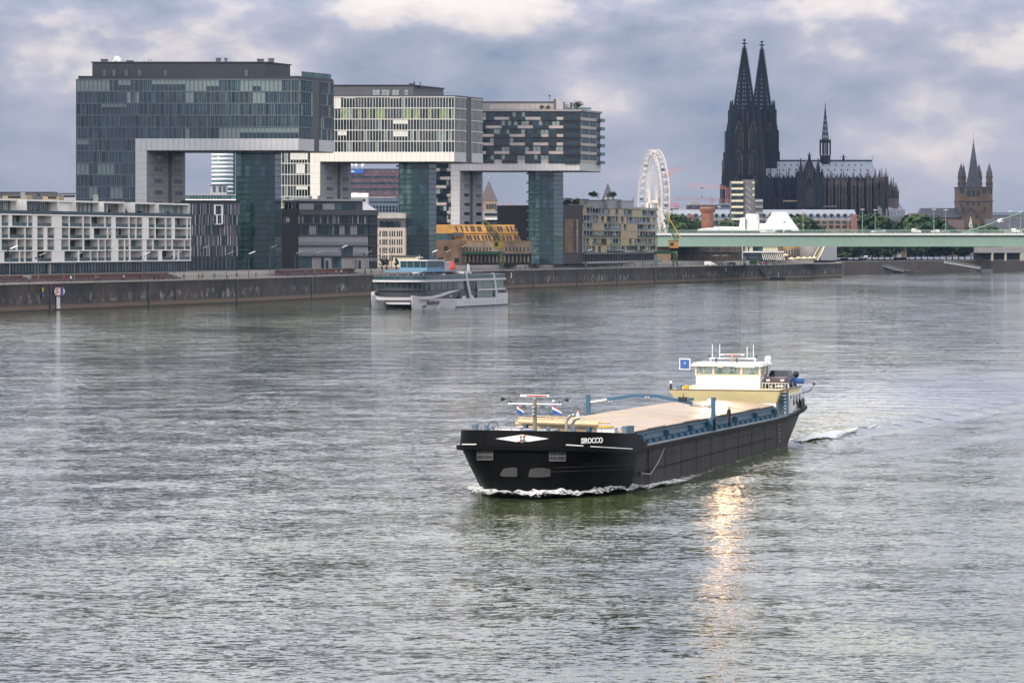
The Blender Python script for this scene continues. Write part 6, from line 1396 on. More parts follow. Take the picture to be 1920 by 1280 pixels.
# ------------------------------------------------------------------ promenade furniture
g = None; rail = R('promenade_railing', 'long grey railing on top of the quay wall', 'railing', (-74, 974, QH))
P_ = []
for i in range(0, 131): p, t = qpt(-40 + i * 10.2); P_.append(p + Vector((-t.y, t.x)) * .8)
for s in range(0, 130, 10):
    g = MB(); A = P_[s:s + 11]
    for a, b_ in zip(A, A[1:]):
        L_ = (b_ - a).length; n = max(2, int(L_ / 1.25))
        for q in range(n): p = a + (b_ - a) * q / n; g.box(p.x - .05, p.x + .05, p.y - .05, p.y + .05, QH, QH + 1.05, M['mull'])
        for z in (.35, .7, 1.05): g.cyl((a.x, a.y, QH + z), (b_.x, b_.y, QH + z), .03, M['mull'], n=4)
    g.build('rail_section', rail, True)
def steps(px0, px1, d0, label, m, name='seat_steps'):
    r_ = R(name, label, 'steps', (*along(px0, px1, d0)[0], QH)); pts = [along(px0, px1, d0 + q) for q in (0, 1.3, 2.6, 3.9, 5.2)]
    for k in range(4):
        g = MB()
        for i in range(len(pts[0]) - 1):
            a, b_, c, d = pts[k][i], pts[k][i + 1], pts[k + 1][i + 1], pts[k + 1][i]; z0, z1 = QH - .3, QH + .43 * (k + 1)
            g.hexa([(*a, z0), (*b_, z0), (*c, z0), (*d, z0)], [(*a, z1), (*b_, z1), (*c, z1), (*d, z1)], m)
        g.build('step', r_, True)
    return r_
steps(-30, 118, 7.5, 'dark red stepped bench at the far left end of the promenade', M['terra']); steps(142, 386, 7.5, 'long dark red stepped bench in front of the white apartment block', M['terra']); steps(590, 712, 7.5, 'dark red stepped bench in front of the grey louvred office', M['terra'])
def lamp_meshes():
    a = MB(); a.cyl((0, 0, 0), (0, 0, 5.6), .11, M['mull'], .07, n=7); a.cyl((0, 0, 5.4), (.9, 0, 7.2), .05, M['mull'], n=5); a.cyl((0, 0, 5.4), (-.7, 0, 6.2), .04, M['mull'], n=5)
    b_ = MB(); b_.hexa([(.3, -.7, 6.9), (2.0, -.7, 7.6), (2.0, .7, 7.6), (.3, .7, 6.9)], [(.3, -.7, 7.0), (2.0, -.7, 7.7), (2.0, .7, 7.7), (.3, .7, 7.0)], M['steelw'])
    c = MB(); c.cyl((-.85, 0, 6.0), (-.4, 0, 6.5), .16, M['dark'], .24, n=8); return a, b_, c
LP = [(18, 'between the left picture edge and the first white wall panel'), (72, 'before the second loggia column of the white block'), (140, 'before the widest blank wall of the white block'), (205, 'in front of the white chimney wall'), (268, 'before the right third of the white block'), (327, 'before the right end of the white block'), (379, 'before the slatted office, left part'), (425, 'before the slatted office, right part'), (466, 'before the near glass tower, left half'), (506, 'before the near glass tower, right half'), (553, 'beside the black logo wall'), (592, 'before the left half of the louvred office'), (640, 'before the middle of the louvred office'), (686, 'before the right end of the louvred office'), (716, 'before the beige slit window office'), (734, 'beside the beige office and the second glass tower'), (810, 'at the right edge of the second glass tower'), (835, 'before the brick corner of the orange warehouse'), (864, 'before the left wing of the orange warehouse'), (998, 'before the third glass tower'), (1101, 'before the dark brick wing'), (1160, 'before the tan panelled building, left half'), (1206, 'before the tan panelled building, right half')]
lm_ = None
for i, (px, w) in enumerate(LP):
    x, y = along(px, px + .01, 4 if i % 3 else 12, 2)[0]; Y = y; x = wx(px, Y)
    r = R('street_lamp', 'grey promenade lamp ' + w, 'street lamp', (x, Y, QH if i % 3 else TZ), 0 if i % 4 else .5, 'lamps along the promenade')
    if lm_ is None: lm_ = [q.build(n_, r) for q, n_ in zip(lamp_meshes(), ('pole', 'reflector', 'spotlight'))]
    else:
        for o in lm_: c = o.copy(); C.objects.link(c); c.parent = r
# navigation signs on the quay wall
def quay_sign(px, zc, label, build):
    p, t = qpt(px); n_ = Vector((t.y, -t.x)); r = R('navigation_sign', label, 'sign', (p.x + n_.x * .3, p.y + n_.y * .3, zc), math.atan2(t.y, t.x) + 0); build(r); return r
def s1(r):
    g = MB(); g.box(-1.5, 1.4, -.06, 0, -1.0, 1.3, M['steelw']); g.hexa([(-2.2, -.06, .1), (-1.5, -.06, -.9), (-1.5, 0, -.9), (-2.2, 0, .1)], [(-2.2, -.06, .2), (-1.5, -.06, 1.2), (-1.5, 0, 1.2), (-2.2, 0, .2)], M['steelw']); g.build('plate', r)
    g = MB()
    for b_ in ((-1.5, 1.4, -1.0, -.75), (-1.5, 1.4, 1.05, 1.3), (-1.5, -1.25, -.75, 1.05), (1.15, 1.4, -.75, 1.05), (-.9, -.55, -.5, .85), (-.5, .1, .6, .85), (0, .3, -.3, .3)): g.box(b_[0], b_[1], -.1, -.06, b_[2], b_[3], M['redp'])
    g.build('red_frame', r)
    g = MB(); g.box(1.75, 2.9, -.06, 0, -1.0, 1.3, M['bluep']); g.hexa([(2.9, -.06, -.8), (3.7, -.06, .1), (3.7, 0, .1), (2.9, 0, -.8)], [(2.9, -.06, 1.1), (3.7, -.06, .2), (3.7, 0, .2), (2.9, 0, 1.1)], M['steelw']); g.build('blue_panel', r)
    g = MB(); g.box(-.9, 1.0, -.06, 0, -4.2, -1.2, M['steelw'])
    for q in range(5): g.box(-.8, .9, -.09, -.06, -1.5 - q * .5, -1.42 - q * .5, M['cloth'][5])
    g.build('text_plate', r)
quay_sign(107, 4.6, 'red and blue shipping sign with a white arrow plate on the quay wall', s1)
def s2(r):
    g = MB(); g.box(-.55, .55, -.06, 0, -1.0, 1.0, M['steelw']); g.build('plate', r)
    g = MB(); g.box(-.4, .4, -.08, -.06, .55, .75, M['black']); g.box(-.4, .4, -.08, -.06, .1, .22, M['black']); g.box(-.4, .4, -.08, -.06, -.4, -.28, M['black']); g.build('marking', r)
quay_sign(957, 5.0, 'small white notice plate on the quay wall right of the excursion ship', s2)
def s3(r): g = MB(); g.box(-.3, .3, -.06, 0, -.9, .9, M['steelw']); g.build('plate', r)
quay_sign(1360, 5.2, 'narrow white plate on the quay wall under the bridge', s3)
def s4(r):
    g = MB(); g.box(-.5, .5, -.06, 0, .1, 1.1, M['yell']); g.build('plate', r); g = MB(); g.box(-.45, .45, -.06, 0, -1.5, -.2, M['cloth'][5]); g.build('lower_plate', r)
quay_sign(78, 4.7, 'small yellow plate over a faded blue one on the quay wall', s4)
# gangways
def gangway(name, label, px0, y0, px1, y1, w, m, Y0, Y1, rail_=True):
    r = R(name, label, 'gangway', (wx(px0, Y0), Y0, 0)); A = Vector((wx(px0, Y0), Y0, wz(y0, Y0))); B_ = Vector((wx(px1, Y1), Y1, wz(y1, Y1))); g = MB(); d = (B_ - A); n_ = Vector((0, w, 0))
    g.hexa([A - Vector((0, 0, .5)), B_ - Vector((0, 0, .5)), B_ + n_ - Vector((0, 0, .5)), A + n_ - Vector((0, 0, .5))], [A, B_, B_ + n_, A + n_], m); g.build('ramp', r, True)
    g = MB(); k = 12
    for q in range(k + 1): p = A + d * q / k; g.cyl(p, p + Vector((0, 0, 1.1)), .06, m, n=4); 
    for q in range(k): p, s_ = A + d * q / k, A + d * (q + 1) / k; g.cyl(p, s_ + Vector((0, 0, 1.1)), .05, m, n=4)
    g.cyl(A + Vector((0, 0, 1.1)), B_ + Vector((0, 0, 1.1)), .07, m, n=4); g.build('handrail', r, True); return r
gangway('gangway', 'dark metal stair gangway down the quay wall under the bridge', 1409, 496, 1445, 518, 2, M['dark'], 1560, 1575)
r = R('pontoon', 'small dark pontoon at the foot of the dark gangway', 'pontoon', (wx(1450, 1590), 1585, 0)); g = MB(); g.box(-4, 5, -2, 1.5, -.3, .9, M['dark']); g.box(-4.1, 5.1, -2.1, 1.6, .9, 1.0, M['greyd']); g.build('hull', r); g = MB(); g.cyl((2, -1, 1), (2, -1, 3.6), .1, M['steelw'], n=6); g.build('post', r)
gangway('gangway', 'grey lattice gangway sloping down the embankment wall', 1627, 491, 1695, 508, 2.5, M['steelg'], 1905, 1925)
r = R('pontoon', 'black floating pontoon at the end of the lattice gangway', 'pontoon', (wx(1698, 1935), 1928, 0)); g = MB(); g.box(-9, 4, -3, 2, -.3, 1.1, M['black']); g.box(-9.1, 4.1, -3.1, 2.1, 1.1, 1.25, M['greyd']); g.build('hull', r); g = MB(); g.box(-1, 1, -1, 0, 1.25, 2.2, M['greyd']); g.build('bollard', r)
gangway('gangway', 'white covered gangway on the embankment near the right edge', 1771, 491, 1838, 502.5, 3, M['steelw'], 1975, 2000)
r = R('pontoon', 'brown landing stage under the white gangway', 'pontoon', (wx(1838, 2010), 2004, 0)); g = MB(); g.box(-7, 6, -3, 2, -.3, 1.3, M['greyd']); g.box(-7.1, 6.1, -3.1, 2.1, 1.3, 1.5, M['brown']); g.build('hull', r)
# under the bridge: kiosk, parasols, cars, shelter
def parasol(px, Y, yt, w, m, label, grp):
    z = wz(yt, Y); r = R('parasol', label, 'parasol', (wx(px, Y), Y, QH), group=grp); g = MB(); g.cyl((0, 0, 0), (0, 0, z - QH), .05, M['mull'], n=5); g.build('pole', r)
    g = MB(); rr = w * Y / F / 2; g.lathe((0, 0), [(rr, z - QH - .9), (rr * .97, z - QH - .7), (.1, z - QH)], m, 8, cap0=False); g.build('canopy', r)
cr_ = mat('cream_canvas', (.75, .62, .38), .8, var=.05)
for i, (px, yt, w, nm) in enumerate(((1473, 475.5, 11, 'cream parasol beside the museum glass front'), (1484, 482, 14, 'leftmost low cream parasol before the brick rotunda'), (1497, 481, 13, 'cream parasol second in the row before the rotunda'), (1508, 481, 13, 'cream parasol in the middle of the row before the pale wing'), (1519, 481, 12, 'cream parasol fourth in the row before the pale wing'), (1527, 480.5, 9, 'last cream parasol of the row at the slanted portal'))): parasol(px, 1600, yt, w, cr_, nm, 'cream parasols at the museum')
for i, (px, nm) in enumerate(((1345, 'left dark parasol before the brown pillared warehouse'), (1362, 'right dark parasol before the brown pillared warehouse'))): parasol(px, 1530, 476.5, 20, M['greyd'], nm, 'dark parasols')
f = Face(1406, 1545, 1420, 1545); r = thing('green_kiosk', 'small kiosk with a bright green counter band under the bridge', 'kiosk', f, QH); body(r, f, QH, QH + 3.2, 3, M['greyl']); g = MB(); f.box(g, -.2, f.L + .2, QH + 1.0, QH + 1.8, 0, .15, mat('bright_green_paint', (.05, .42, .06), .5)); g.build('counter_band', r, True); body(r, f, QH + 3.2, QH + 3.6, 3.6, M['steelw'], 'roof', d=.3)
f = Face(1394, 1543, 1399, 1543); r = thing('ticket_booth', 'narrow white ticket booth with a green base above the dark gangway', 'booth', f, QH); body(r, f, QH + .9, QH + 4.2, 1.4, M['steelw']); body(r, f, QH, QH + .9, 1.5, mat('green_base_paint', (.03, .25, .10), .5), 'base', d=.03)
for i, (px, Y, kind, p_, lb) in enumerate(((1331, 1500, 'van', cw, 'white van parked left of the dark parasols'), (1352, 1500, 'estate', cdk, 'dark car parked below the dark parasols, left one'), (1370, 1505, 'estate', cdk, 'dark car parked below the dark parasols, right one'), (1432, 1560, 'hatch', mat('red_car_paint', (.35, .05, .04), .3), 'red car parked before the slanted museum glazing'), (1452, 1565, 'hatch', cdk, 'dark car parked at the right end of the museum glazing'), (1585, 1905, 'van', csl, 'silver van parked under the first embankment trees'), (1616, 1925, 'hatch', csl, 'silver car near the white shelter under the trees'))):
    car((wx(px, Y), Y, QH + .02 if i < 5 else 7.02), .4 + i, kind, p_, lb, 'vehicles parked on the quay', 'van' if kind == 'van' else 'car', 'van' if kind == 'van' else 'car')
f = Face(1620, 1915, 1627, 1915); r = thing('white_shelter', 'small white shelter above the lattice gangway', 'shelter', f, 7); body(r, f, 7, 9.6, 2, M['greyl']); body(r, f, 9.6, 9.9, 2.6, M['steelw'], 'roof', d=.3)
f = Face(1678, 1990, 1700, 1990); r = thing('brown_pavilion', 'small pavilion with a pale wall between the embankment trees', 'pavilion', f, 7); body(r, f, 7, f.z(470), 8, M['brickt']); g = MB(); f.pbox(g, 1681, 1690, 472, 487, 0, .3, M['steelw']); g.build('pale_panel', r, True); body(r, f, f.z(470), f.z(466), 9, M['brown'], 'roof', d=.6)
f = Face(1842, 2020, 1935, 2030); r = thing('concrete_ramp_bridge', 'grey concrete approach deck behind the green bridge at the right edge', 'viaduct', f, 7); body(r, f, f.z(474), f.z(463), 12, M['grey'], 'deck')
for px in (1860, 1885, 1914): g = MB(); f.pbox(g, px, px + (6 if px > 1900 else 2.5), 474, 489, -1.5, 0, M['conc']); g.build('pier', r, True)
body(r, f, 7, f.z(474), 1, M['dark'], 'rear_wall', d=-11.5)
# ground floor things by the second glass tower
f = Face(737, 1175, 784, 1175); r = thing('cream_pavilion', 'low cream pavilion with a flat grey roof at the foot of the second glass tower', 'pavilion', f); body(r, f, TZ, f.z(481), 8, M['cream']); body(r, f, f.z(481), f.z(479), 9, M['greyd'], 'roof', d=.6)
f = Face(688, 1080, 722, 1080); r = thing('slatted_awning', 'dark cafe awning with pale slats beside the louvred office', 'awning', f)
for k in range(5): g = MB(); f.box(g, 0, f.L, TZ + 2.6 + k * .22, TZ + 2.68 + k * .22, -1 - k, -.4 - k, M['greyl']); g.build('slat', r, True)
for u in (0, f.L - .1): g = MB(); f.box(g, u, u + .1, TZ - .05, TZ + 2.6, -1.1, -1, M['mull']); g.build('post', r, True)
for i, (px, w) in enumerate(((716, 5.5), (725, 5), (743, 3))): 
    r = R('potted_tree', ('round yellow green potted tree beside the awning', 'round potted tree between the awning and the cream pavilion', 'smallest potted tree before the cream pavilion')[i], 'potted tree', (wx(px, 1072), 1072, TZ), group='potted trees by the cafe'); t_, g_ = tree_meshes(40 + i, 3.4, 1.1, M['leaf'][3], M['leaf'][1], 260, .22, .4); t_.build('trunk', r); g_.build('crown', r)
    g = MB(); g.lathe((0, 0), [(.3, -.0), (.4, .5)], M['terra'], 8); g.build('pot', r)
for i, (px, y, Y, h, lb) in enumerate(((177, 398, 960, 2.0, 'slim dark cypress on the roof terrace by the stair core'), (205, 400, 965, 2.2, 'slim dark cypress beside the white chimney'), (71, 403, 912, 1.3, 'bushy green plants on the second roof terrace'), (128, 403, 940, 1.1, 'low bush on the white blind roof terrace'), (234, 398, 975, 1.8, 'round bush on the terrace right of the chimney'), (262, 400, 985, 1.5, 'dark bush before the black stair core'), (315, 402, 1000, 1.4, 'spreading plant on the right roof terrace'))):
    Y = 872 + (px + 45) / 403 * 128 + .9; r = R('terrace_plant', lb, 'plant', (wx(px, Y), Y, 24.8), group='plants on the roof terraces'); t_, g_ = tree_meshes(60 + i, h, h * (.2 if i < 2 else .6), M['leaf'][i % 3], M['leaf'][0], 160, .2, .15); t_.build('stem', r); g_.build('leaves', r)
for i, (px, y, lb) in enumerate(((1063, 379, 'roof garden bush on the left of the dark wing'), (1082, 377, 'roof garden shrubs above the first tan windows'), (1112, 378, 'roof garden trees left of the slate spire'), (1148, 376, 'dark roof garden tree under the slate spire'))):
    Y = 1372; z0 = 36.2 if px > 1090 else 33; r = R('terrace_plant', lb, 'plant', (wx(px, Y), Y, z0), group='plants on the tan building roof'); h = wz(y - 3, Y) - z0; t_, g_ = tree_meshes(80 + i, max(h, 1.5), 2.2, M['leaf'][i % 4], M['leaf'][0], 260, .4, .1); t_.build('stem', r); g_.build('leaves', r)
r = R('terrace_plant', 'flat topped small tree on the roof of the third crane house', 'plant', (wx(1082, 1318), 1318, k3.zt + .7)); t_, g_ = tree_meshes(90, 3.0, 2.6, M['leaf'][1], M['leaf'][0], 320, .3, .5); t_.build('stem', r); g_.build('leaves', r)
for i, px in enumerate((1016, 1027)): r = R('terrace_plant', ('left', 'right')[i] + ' dry shrub before the pale roof storey of the third crane house', 'plant', (wx(px, 1317), 1317, k3.zt + .7)); t_, g_ = tree_meshes(92 + i, 1.8, 1.1, M['bark'], M['leaf'][3], 160, .2, .3); t_.build('stem', r); g_.build('leaves', r)
# ------------------------------------------------------------------ people: one skinned body each
_pm = {}
def person_mesh(pose, top_m, leg_m, hair_m, fingers=False):
    key = (pose, top_m.name, leg_m.name, hair_m.name, fingers)
    if key in _pm: return _pm[key]
    V_, E_, R_ = [], [], []
    def v(x, y, z, r, p=None, ry=None):
        V_.append((x, y, z)); R_.append((r, ry or r)); i = len(V_) - 1
        if p is not None: E_.append((p, i))
        return i
    sit = pose == 'sit'; bend = .12 if pose == 'lean' else 0
    pz = .45 if sit else .93
    pel = v(0, 0, pz, .14, None, .12); wa = v(bend * .3, 0, pz + .17, .125, pel, .11); ch = v(bend * .8, 0, pz + .37, .145, wa, .12); sh = v(bend, 0, pz + .50, .10, ch); nk = v(bend * 1.1, 0, pz + .58, .055, sh); hd = v(bend * 1.3 + .02, 0, pz + .67, .085, nk, .08); hd2 = v(bend * 1.3 + .01, 0, pz + .76, .09, hd, .085); v(bend * 1.3, 0, pz + .83, .05, hd2)
    v(bend * 1.3 + .115, 0, pz + .70, .014, hd)
    for s in (-1, 1):
        if sit: hp = v(.05, s * .10, pz - .01, .09, pel); kn = v(.45, s * .12, pz + .04, .065, hp); an = v(.47, s * .12, .08, .042, kn); v(.60, s * .13, .05, .04, an)
        else:
            st_ = {'walk': .22 * s, 'stand': .02 * s, 'lean': .03 * s}[pose]
            hp = v(0, s * .09, pz - .08, .095, pel); kn = v(st_ * .5 + .03, s * .10, .50, .062, hp); an = v(st_, s * .10, .09, .042, kn); v(st_ + .16, s * .12, .045, .04, an)
        a1 = v(bend + .0, s * .19, pz + .47, .06, sh)
        if pose == 'lean': el = v(bend + .12, s * .27, pz + .25, .045, a1); wr_ = v(bend + .34, s * .22, pz + .14, .032, el)
        elif sit: el = v(.12, s * .25, pz + .25, .045, a1); wr_ = v(.33, s * .16, pz + .13, .032, el)
        else: el = v(-.03 + (.1 * -s if pose == 'walk' else 0), s * .26, pz + .22, .045, a1); wr_ = v(.05 + (.16 * -s if pose == 'walk' else 0), s * .26, pz - .02, .032, el)
        d = (Vector(V_[wr_]) - Vector(V_[el])).normalized(); P0 = Vector(V_[wr_]); side = Vector((0, 1, 0)).cross(d).normalized() if abs(d.y) < .9 else Vector((1, 0, 0))
        pm_ = v(*(P0 + d * .07), .034, wr_, .02)
        if fingers:
            for q, l in zip((-1.5, -.5, .5, 1.5), (.065, .08, .085, .07)):
                b0 = v(*(P0 + d * .10 + side * q * .016), .0095, pm_); m_ = v(*(P0 + d * (.10 + l * .55) + side * q * .018), .009, b0); v(*(P0 + d * (.10 + l * .9) + side * q * .018 + Vector((0, -s * .018, 0))), .0075, m_)
            t1 = v(*(P0 + d * .06 + side * .038), .011, wr_); v(*(P0 + d * .10 + side * .052), .009, t1)
        else: v(*(P0 + d * .13), .022, pm_)
    me = bpy.data.meshes.new('body'); me.from_pydata(V_, E_, []); o = bpy.data.objects.new('tmpb', me); C.objects.link(o)
    m = o.modifiers.new('s', 'SKIN'); 
    sv = me.skin_vertices[0].data
    for i, (a, b_) in enumerate(R_): sv[i].radius = (a, b_)
    sv[0].use_root = True
    u = o.modifiers.new('u', 'SUBSURF'); u.levels = 1; u.render_levels = 1
    dg = bpy.context.evaluated_depsgraph_get(); dg.update(); me2 = bpy.data.meshes.new_from_object(o.evaluated_get(dg)); bpy.data.objects.remove(o)
    me2.name = 'person'; me2.materials.clear()
    for q in (top_m, leg_m, M['skin'], hair_m, M['black']): me2.materials.append(q)
    hands = [Vector(V_[i]) for i in range(len(V_)) if R_[i][0] <= .036 and V_[i][2] > .2]
    for p in me2.polygons:
        c = p.center; i = 0 if c.z > pz - .02 else 1
        if c.z > pz + .57: i = 2
        if c.z > pz + .74 or (c.z > pz + .64 and c.x < bend * 1.3 - .03): i = 3
        if i < 2 and any((c - h).length < .045 for h in hands): i = 2
        if not sit and c.z < .07 or sit and c.z < .08: i = 4
        p.material_index = i; p.use_smooth = True
    _pm[key] = me2; return me2
cl = M['cloth']; hair = [mat('brown_hair', (.05, .03, .02), .8), mat('grey_hair', (.25, .24, .23), .8), mat('fair_hair', (.30, .20, .10), .8)]
def person(loc, rz, pose, tm, lm, hm, label, group=None, h=1.75, fingers=False):
    o = bpy.data.objects.new('person', person_mesh(pose, tm, lm, hm, fingers)); C.objects.link(o); s = h / 1.76; o.scale = (s, s, s); o.location = loc; o.rotation_euler = (0, 0, rz); return tag(o, label, 'person', group)
# walkers on the promenade
PP = [(8, 'by the railing at the far left edge'), (55, 'before the second white wall panel'), (180, 'before the stepped bench left of the white chimney'), (186, 'just right of the bench walkers, before the white block'), (232, 'before the middle loggias'), (290, 'beside the railing before the right third of the white block'), (297, 'next to the railing under the three narrow loggias'), (306, 'right of the pair under the narrow loggias'), (372, 'at the right end of the long red bench'), (380, 'standing right of the red bench end'), (426, 'before the slatted office lamp'), (444, 'by the left edge of the first glass tower'), (540, 'before the black logo wall'), (572, 'under the left louvres'), (590, 'before the first entrance box, by the rail'), (611, 'in front of the first entrance box'), (640, 'between the two entrance boxes'), (662, 'left of the second entrance box'), (684, 'at the cafe awning'), (696, 'under the cafe awning slats'), (985, 'before the third glass tower base'), (1008, 'by the rail at the third glass tower'), (1098, 'before the brick wing'), (1158, 'before the left arcade of the tan building'), (1166, 'right of the walker at the left arcade'), (1222, 'near the right harbour crane'), (1388, 'by the ticket booth under the bridge'), (120, 'between the two red benches'), (133, 'at the left end of the long red bench'), (262, 'before the loggias right of the middle'), (345, 'near the right end of the red bench'), (402, 'before the slatted office fins'), (480, 'at the foot of the first glass tower'), (603, 'beside the first entrance box'), (630, 'at the left of the rail before the entrance boxes'), (655, 'before the louvres, left of the second box'), (1040, 'right of the third glass tower'), (1120, 'under the brick wing'), (1140, 'at the left end of the tan building arcade'), (1190, 'before the right arcade of the tan building')]
for i, (px, w) in enumerate(PP):
    x, y = along(px, px + .01, (2.2, 4.5, 3.2)[i % 3], 2)[0]; t_, b_ = cl[i * 5 % 6], cl[(i * 3 + 1) % 2]
    nm_ = ('dark blue', 'black', 'white', 'red', 'tan', 'blue')[i * 5 % 6]
    person((wx(px, y), y, QH), (1.1, -2.0, .3, 2.2)[i % 4], ('walk', 'stand', 'walk')[i % 3], t_, b_, hair[i % 3], 'person in a %s top %s' % (nm_, w), 'people on the promenade')
def bicycle(px, d, label):
    x, y = along(px, px + .01, d, 2)[0]; r = R('bicycle', label, 'bicycle', (wx(px, y), y, QH), math.atan2(.93, .36), 'bicycles on the promenade')
    for xx_ in (-.52, .52):
        g = MB(); pts = [(xx_ + .34 * math.cos(a), 0, .34 + .34 * math.sin(a)) for a in [i * math.pi / 8 for i in range(17)]]; g.tube(pts, .02, M['black'], 4); g.build('wheel', r)
    g = MB(); g.tube([(-.52, 0, .34), (-.15, 0, .85), (.38, 0, .85), (.52, 0, .34)], .02, M['redp'], 4); g.tube([(-.15, 0, .85), (-.05, 0, .3), (.38, 0, .82)], .02, M['redp'], 4); g.build('frame', r)
    g = MB(); g.box(-.3, -.05, -.07, .07, .93, .98, M['black']); g.build('saddle', r); g = MB(); g.cyl((.38, -.28, 1.02), (.38, .28, 1.02), .018, M['mull'], n=5); g.cyl((.38, 0, .84), (.38, 0, 1.02), .018, M['mull'], n=5); g.build('handlebar', r)
for px, d, lb in ((301, 2.6, 'bicycle by the railing under the three narrow loggias'), (376, 3, 'bicycle at the right end of the long red bench'), (872, 2.5, 'bicycle before the left wing of the orange warehouse'), (976, 2.5, 'bicycle before the right end of the orange warehouse')): bicycle(px, d, lb)
# ------------------------------------------------------------------ inland cargo barge
HB = 5.7
M['hull'] = mat('black_hull_paint', (.005, .005, .006), .5, var=.3, vs=.35, streak=.75, spec=.06, bump=.05, bs=.5); M['hullb'] = mat('worn_dark_hull_side', (.048, .041, .037), .6, var=.42, vs=.4, streak=.8, spec=.15, bump=.06, bs=.4)
M['bbl'] = mat('barge_blue_paint', (.03, .10, .165), .45, var=.12); M['bbd'] = mat('barge_blue_grey', (.11, .18, .235), .5, var=.12, streak=.4, vs=.4)
M['hatch'] = mat('hatch_cover_aluminium', (.45, .345, .24), .32, .15, var=.10, vs=.25, streak=0); M['groove_shade'] = mat('hatch_groove_shade', (.16, .12, .09), .6, var=.1); M['yhull'] = mat('pale_yellow_paint', (.84, .72, .40), .45, var=.06)  # groove strips carry the shade of the ribs in their colour
M['shw'] = mat('ship_white_paint', (.82, .81, .79), .35, var=.04); M['deck'] = mat('blue_grey_deck', (.20, .24, .27), .6, var=.15)
ship = R('cargo_barge', 'long black inland cargo barge with pale hatch covers, yellow and white wheelhouse, steaming this way', 'cargo ship', tuple(SHIP_O), SHIP_RZ)
def sw(x, y, z): p = SM @ Vector((x, y, z)); return p
def gz(x):
    z = 2.45 + .6 * min(1, max(0, (x + 54) / 54))
    if x > 0: z += .07 * x
    if x < -57: z += (-57 - x) * .045
    return z
def outline(t):
    """half plan (port side) from stern to bow at relative height t (0 keel .. 1 gunwale)"""
    xs = -69 + (1 - t) * 6.5; ys = HB * (.55 + .35 * t); o = [(xs, 0), (xs, ys * .5), (xs + .5, ys * .85), (xs + 2, ys + (HB - ys) * .35), (xs + 5, ys + (HB - ys) * .8), (-56, HB - .02)]
    nr_ = (1 - t) * 1.9
    for i in range(1, 14): o.append((-56 + 54.0 * i / 13 * (1), HB - nr_ * max(0, (i - 11.5) / 1.5) ** 1.5 * .35))
    xb = 5.8 + 1.0 * t; x0 = -2.0; p = 2.0 + 1.6 * t
    for i in range(1, 19):
        a = i / 18 * math.pi / 2; o.append((x0 + (xb - x0) * math.sin(a) ** (2 / p), (HB - nr_ * (.35 + .65 * min(1, i / 7))) * max(0, math.cos(a)) ** (2 / p)))
    return o
def full(t, zf, dx=0):
    o = outline(t); pts = [(x, y) for x, y in o] + [(x, -y) for x, y in o[-2:0:-1]]
    r = []
    for i, (x, y) in enumerate(pts):
        if dx:
            a = Vector(pts[i - 1]); b_ = Vector(pts[(i + 1) % len(pts)]); n_ = Vector((-(b_ - a).y, (b_ - a).x)); n_ = n_.normalized() if n_.length else n_; x += n_.x * dx; y += n_.y * dx
        r.append((x, y, zf(x)))
    return r
g = MB(); lv = [(0, lambda x: -1.0), (.25, lambda x: .0), (.45, lambda x: gz(x) * .28), (.7, lambda x: gz(x) * .6), (.9, lambda x: gz(x) * .88), (1, lambda x: gz(x))]
rings = g.loft([full(t, zf) for t, zf in lv], M['hull'])
g.mi(M['hullb'])
for k, fce in enumerate(g.f):
    c = sum((Vector(g.v[i]) for i in fce), Vector()) / 4
    if c.x < -4.0: g.m[k] = 1
g.build('hull', ship, smooth=True)
# recompute the deck as a strip so it stays flat across
g = MB(); o = outline(1)
for (x0, y0), (x1, y1) in zip(o, o[1:]): g.face([(x0, y0, gz(x0) - .02), (x0, -y0, gz(x0) - .02), (x1, -y1, gz(x1) - .02), (x1, y1, gz(x1) - .02)], M['deck'])
g.build('deck', ship)
g = MB(); g.loft([full(1, lambda x: gz(x) - .32, .02), full(1, lambda x: gz(x) - .30, .20), full(1, lambda x: gz(x) - .02, .20), full(1, lambda x: gz(x) + .0, .02)], M['hull']); g.build('rubbing_strake', ship)
# worn rub lines and weld seams along the side
for z_, x0 in ((1.75, -54), (.95, -50)):
    g = MB()
    for i in range(12): xa = x0 + i * 4.1; g.box(xa, xa + 4.05, HB - .02, HB + .05, z_ + (xa + 54) * .006, z_ + .06 + (xa + 54) * .006, M['hullb'] if z_ > 1 else M['hull'])
    g.build('rub_rail', ship)
for i in range(10): g = MB(); xa = -52 + i * 5.2; g.box(xa, xa + .07, HB - .02, HB + .018, .1, gz(xa) - .34, M['hull']); g.build('weld_seam', ship)
# bulwark round the bow
def bowline(t=1, x_from=-3.2): return [p for p in full(t, lambda x: 0) if p[0] >= x_from]
bl = full(1, lambda x: 0); i0 = next(i for i, p in enumerate(bl) if p[0] > -2.4); i1 = max(i for i, p in enumerate(bl) if p[0] > -2.4)
BW = [(-5.2, HB - .02)] + [(bl[i][0], bl[i][1]) for i in range(i0, i1 + 1)] + [(-5.2, -HB + .02)]
g = MB(); N_ = len(BW)
def bwh(i): return gz(BW[i][0]) + (0 if i in (0, N_ - 1) else (1.02 if 1 < i < N_ - 2 else .98))
for i in range(N_ - 1):
    (xa, ya), (xb_, yb) = BW[i], BW[i + 1]; za, zb_ = gz(xa) - .02, gz(xb_) - .02; k = .97
    g.hexa([(xa, ya, za), (xb_, yb, zb_), (xb_ * k, yb * k, zb_), (xa * k, ya * k, za)], [(xa * .985, ya * .985, bwh(i)), (xb_ * .985, yb * .985, bwh(i + 1)), (xb_ * .96, yb * .96, bwh(i + 1)), (xa * .96, ya * .96, bwh(i))], M['hull'])
g.build('bow_bulwark', ship)
g = MB()
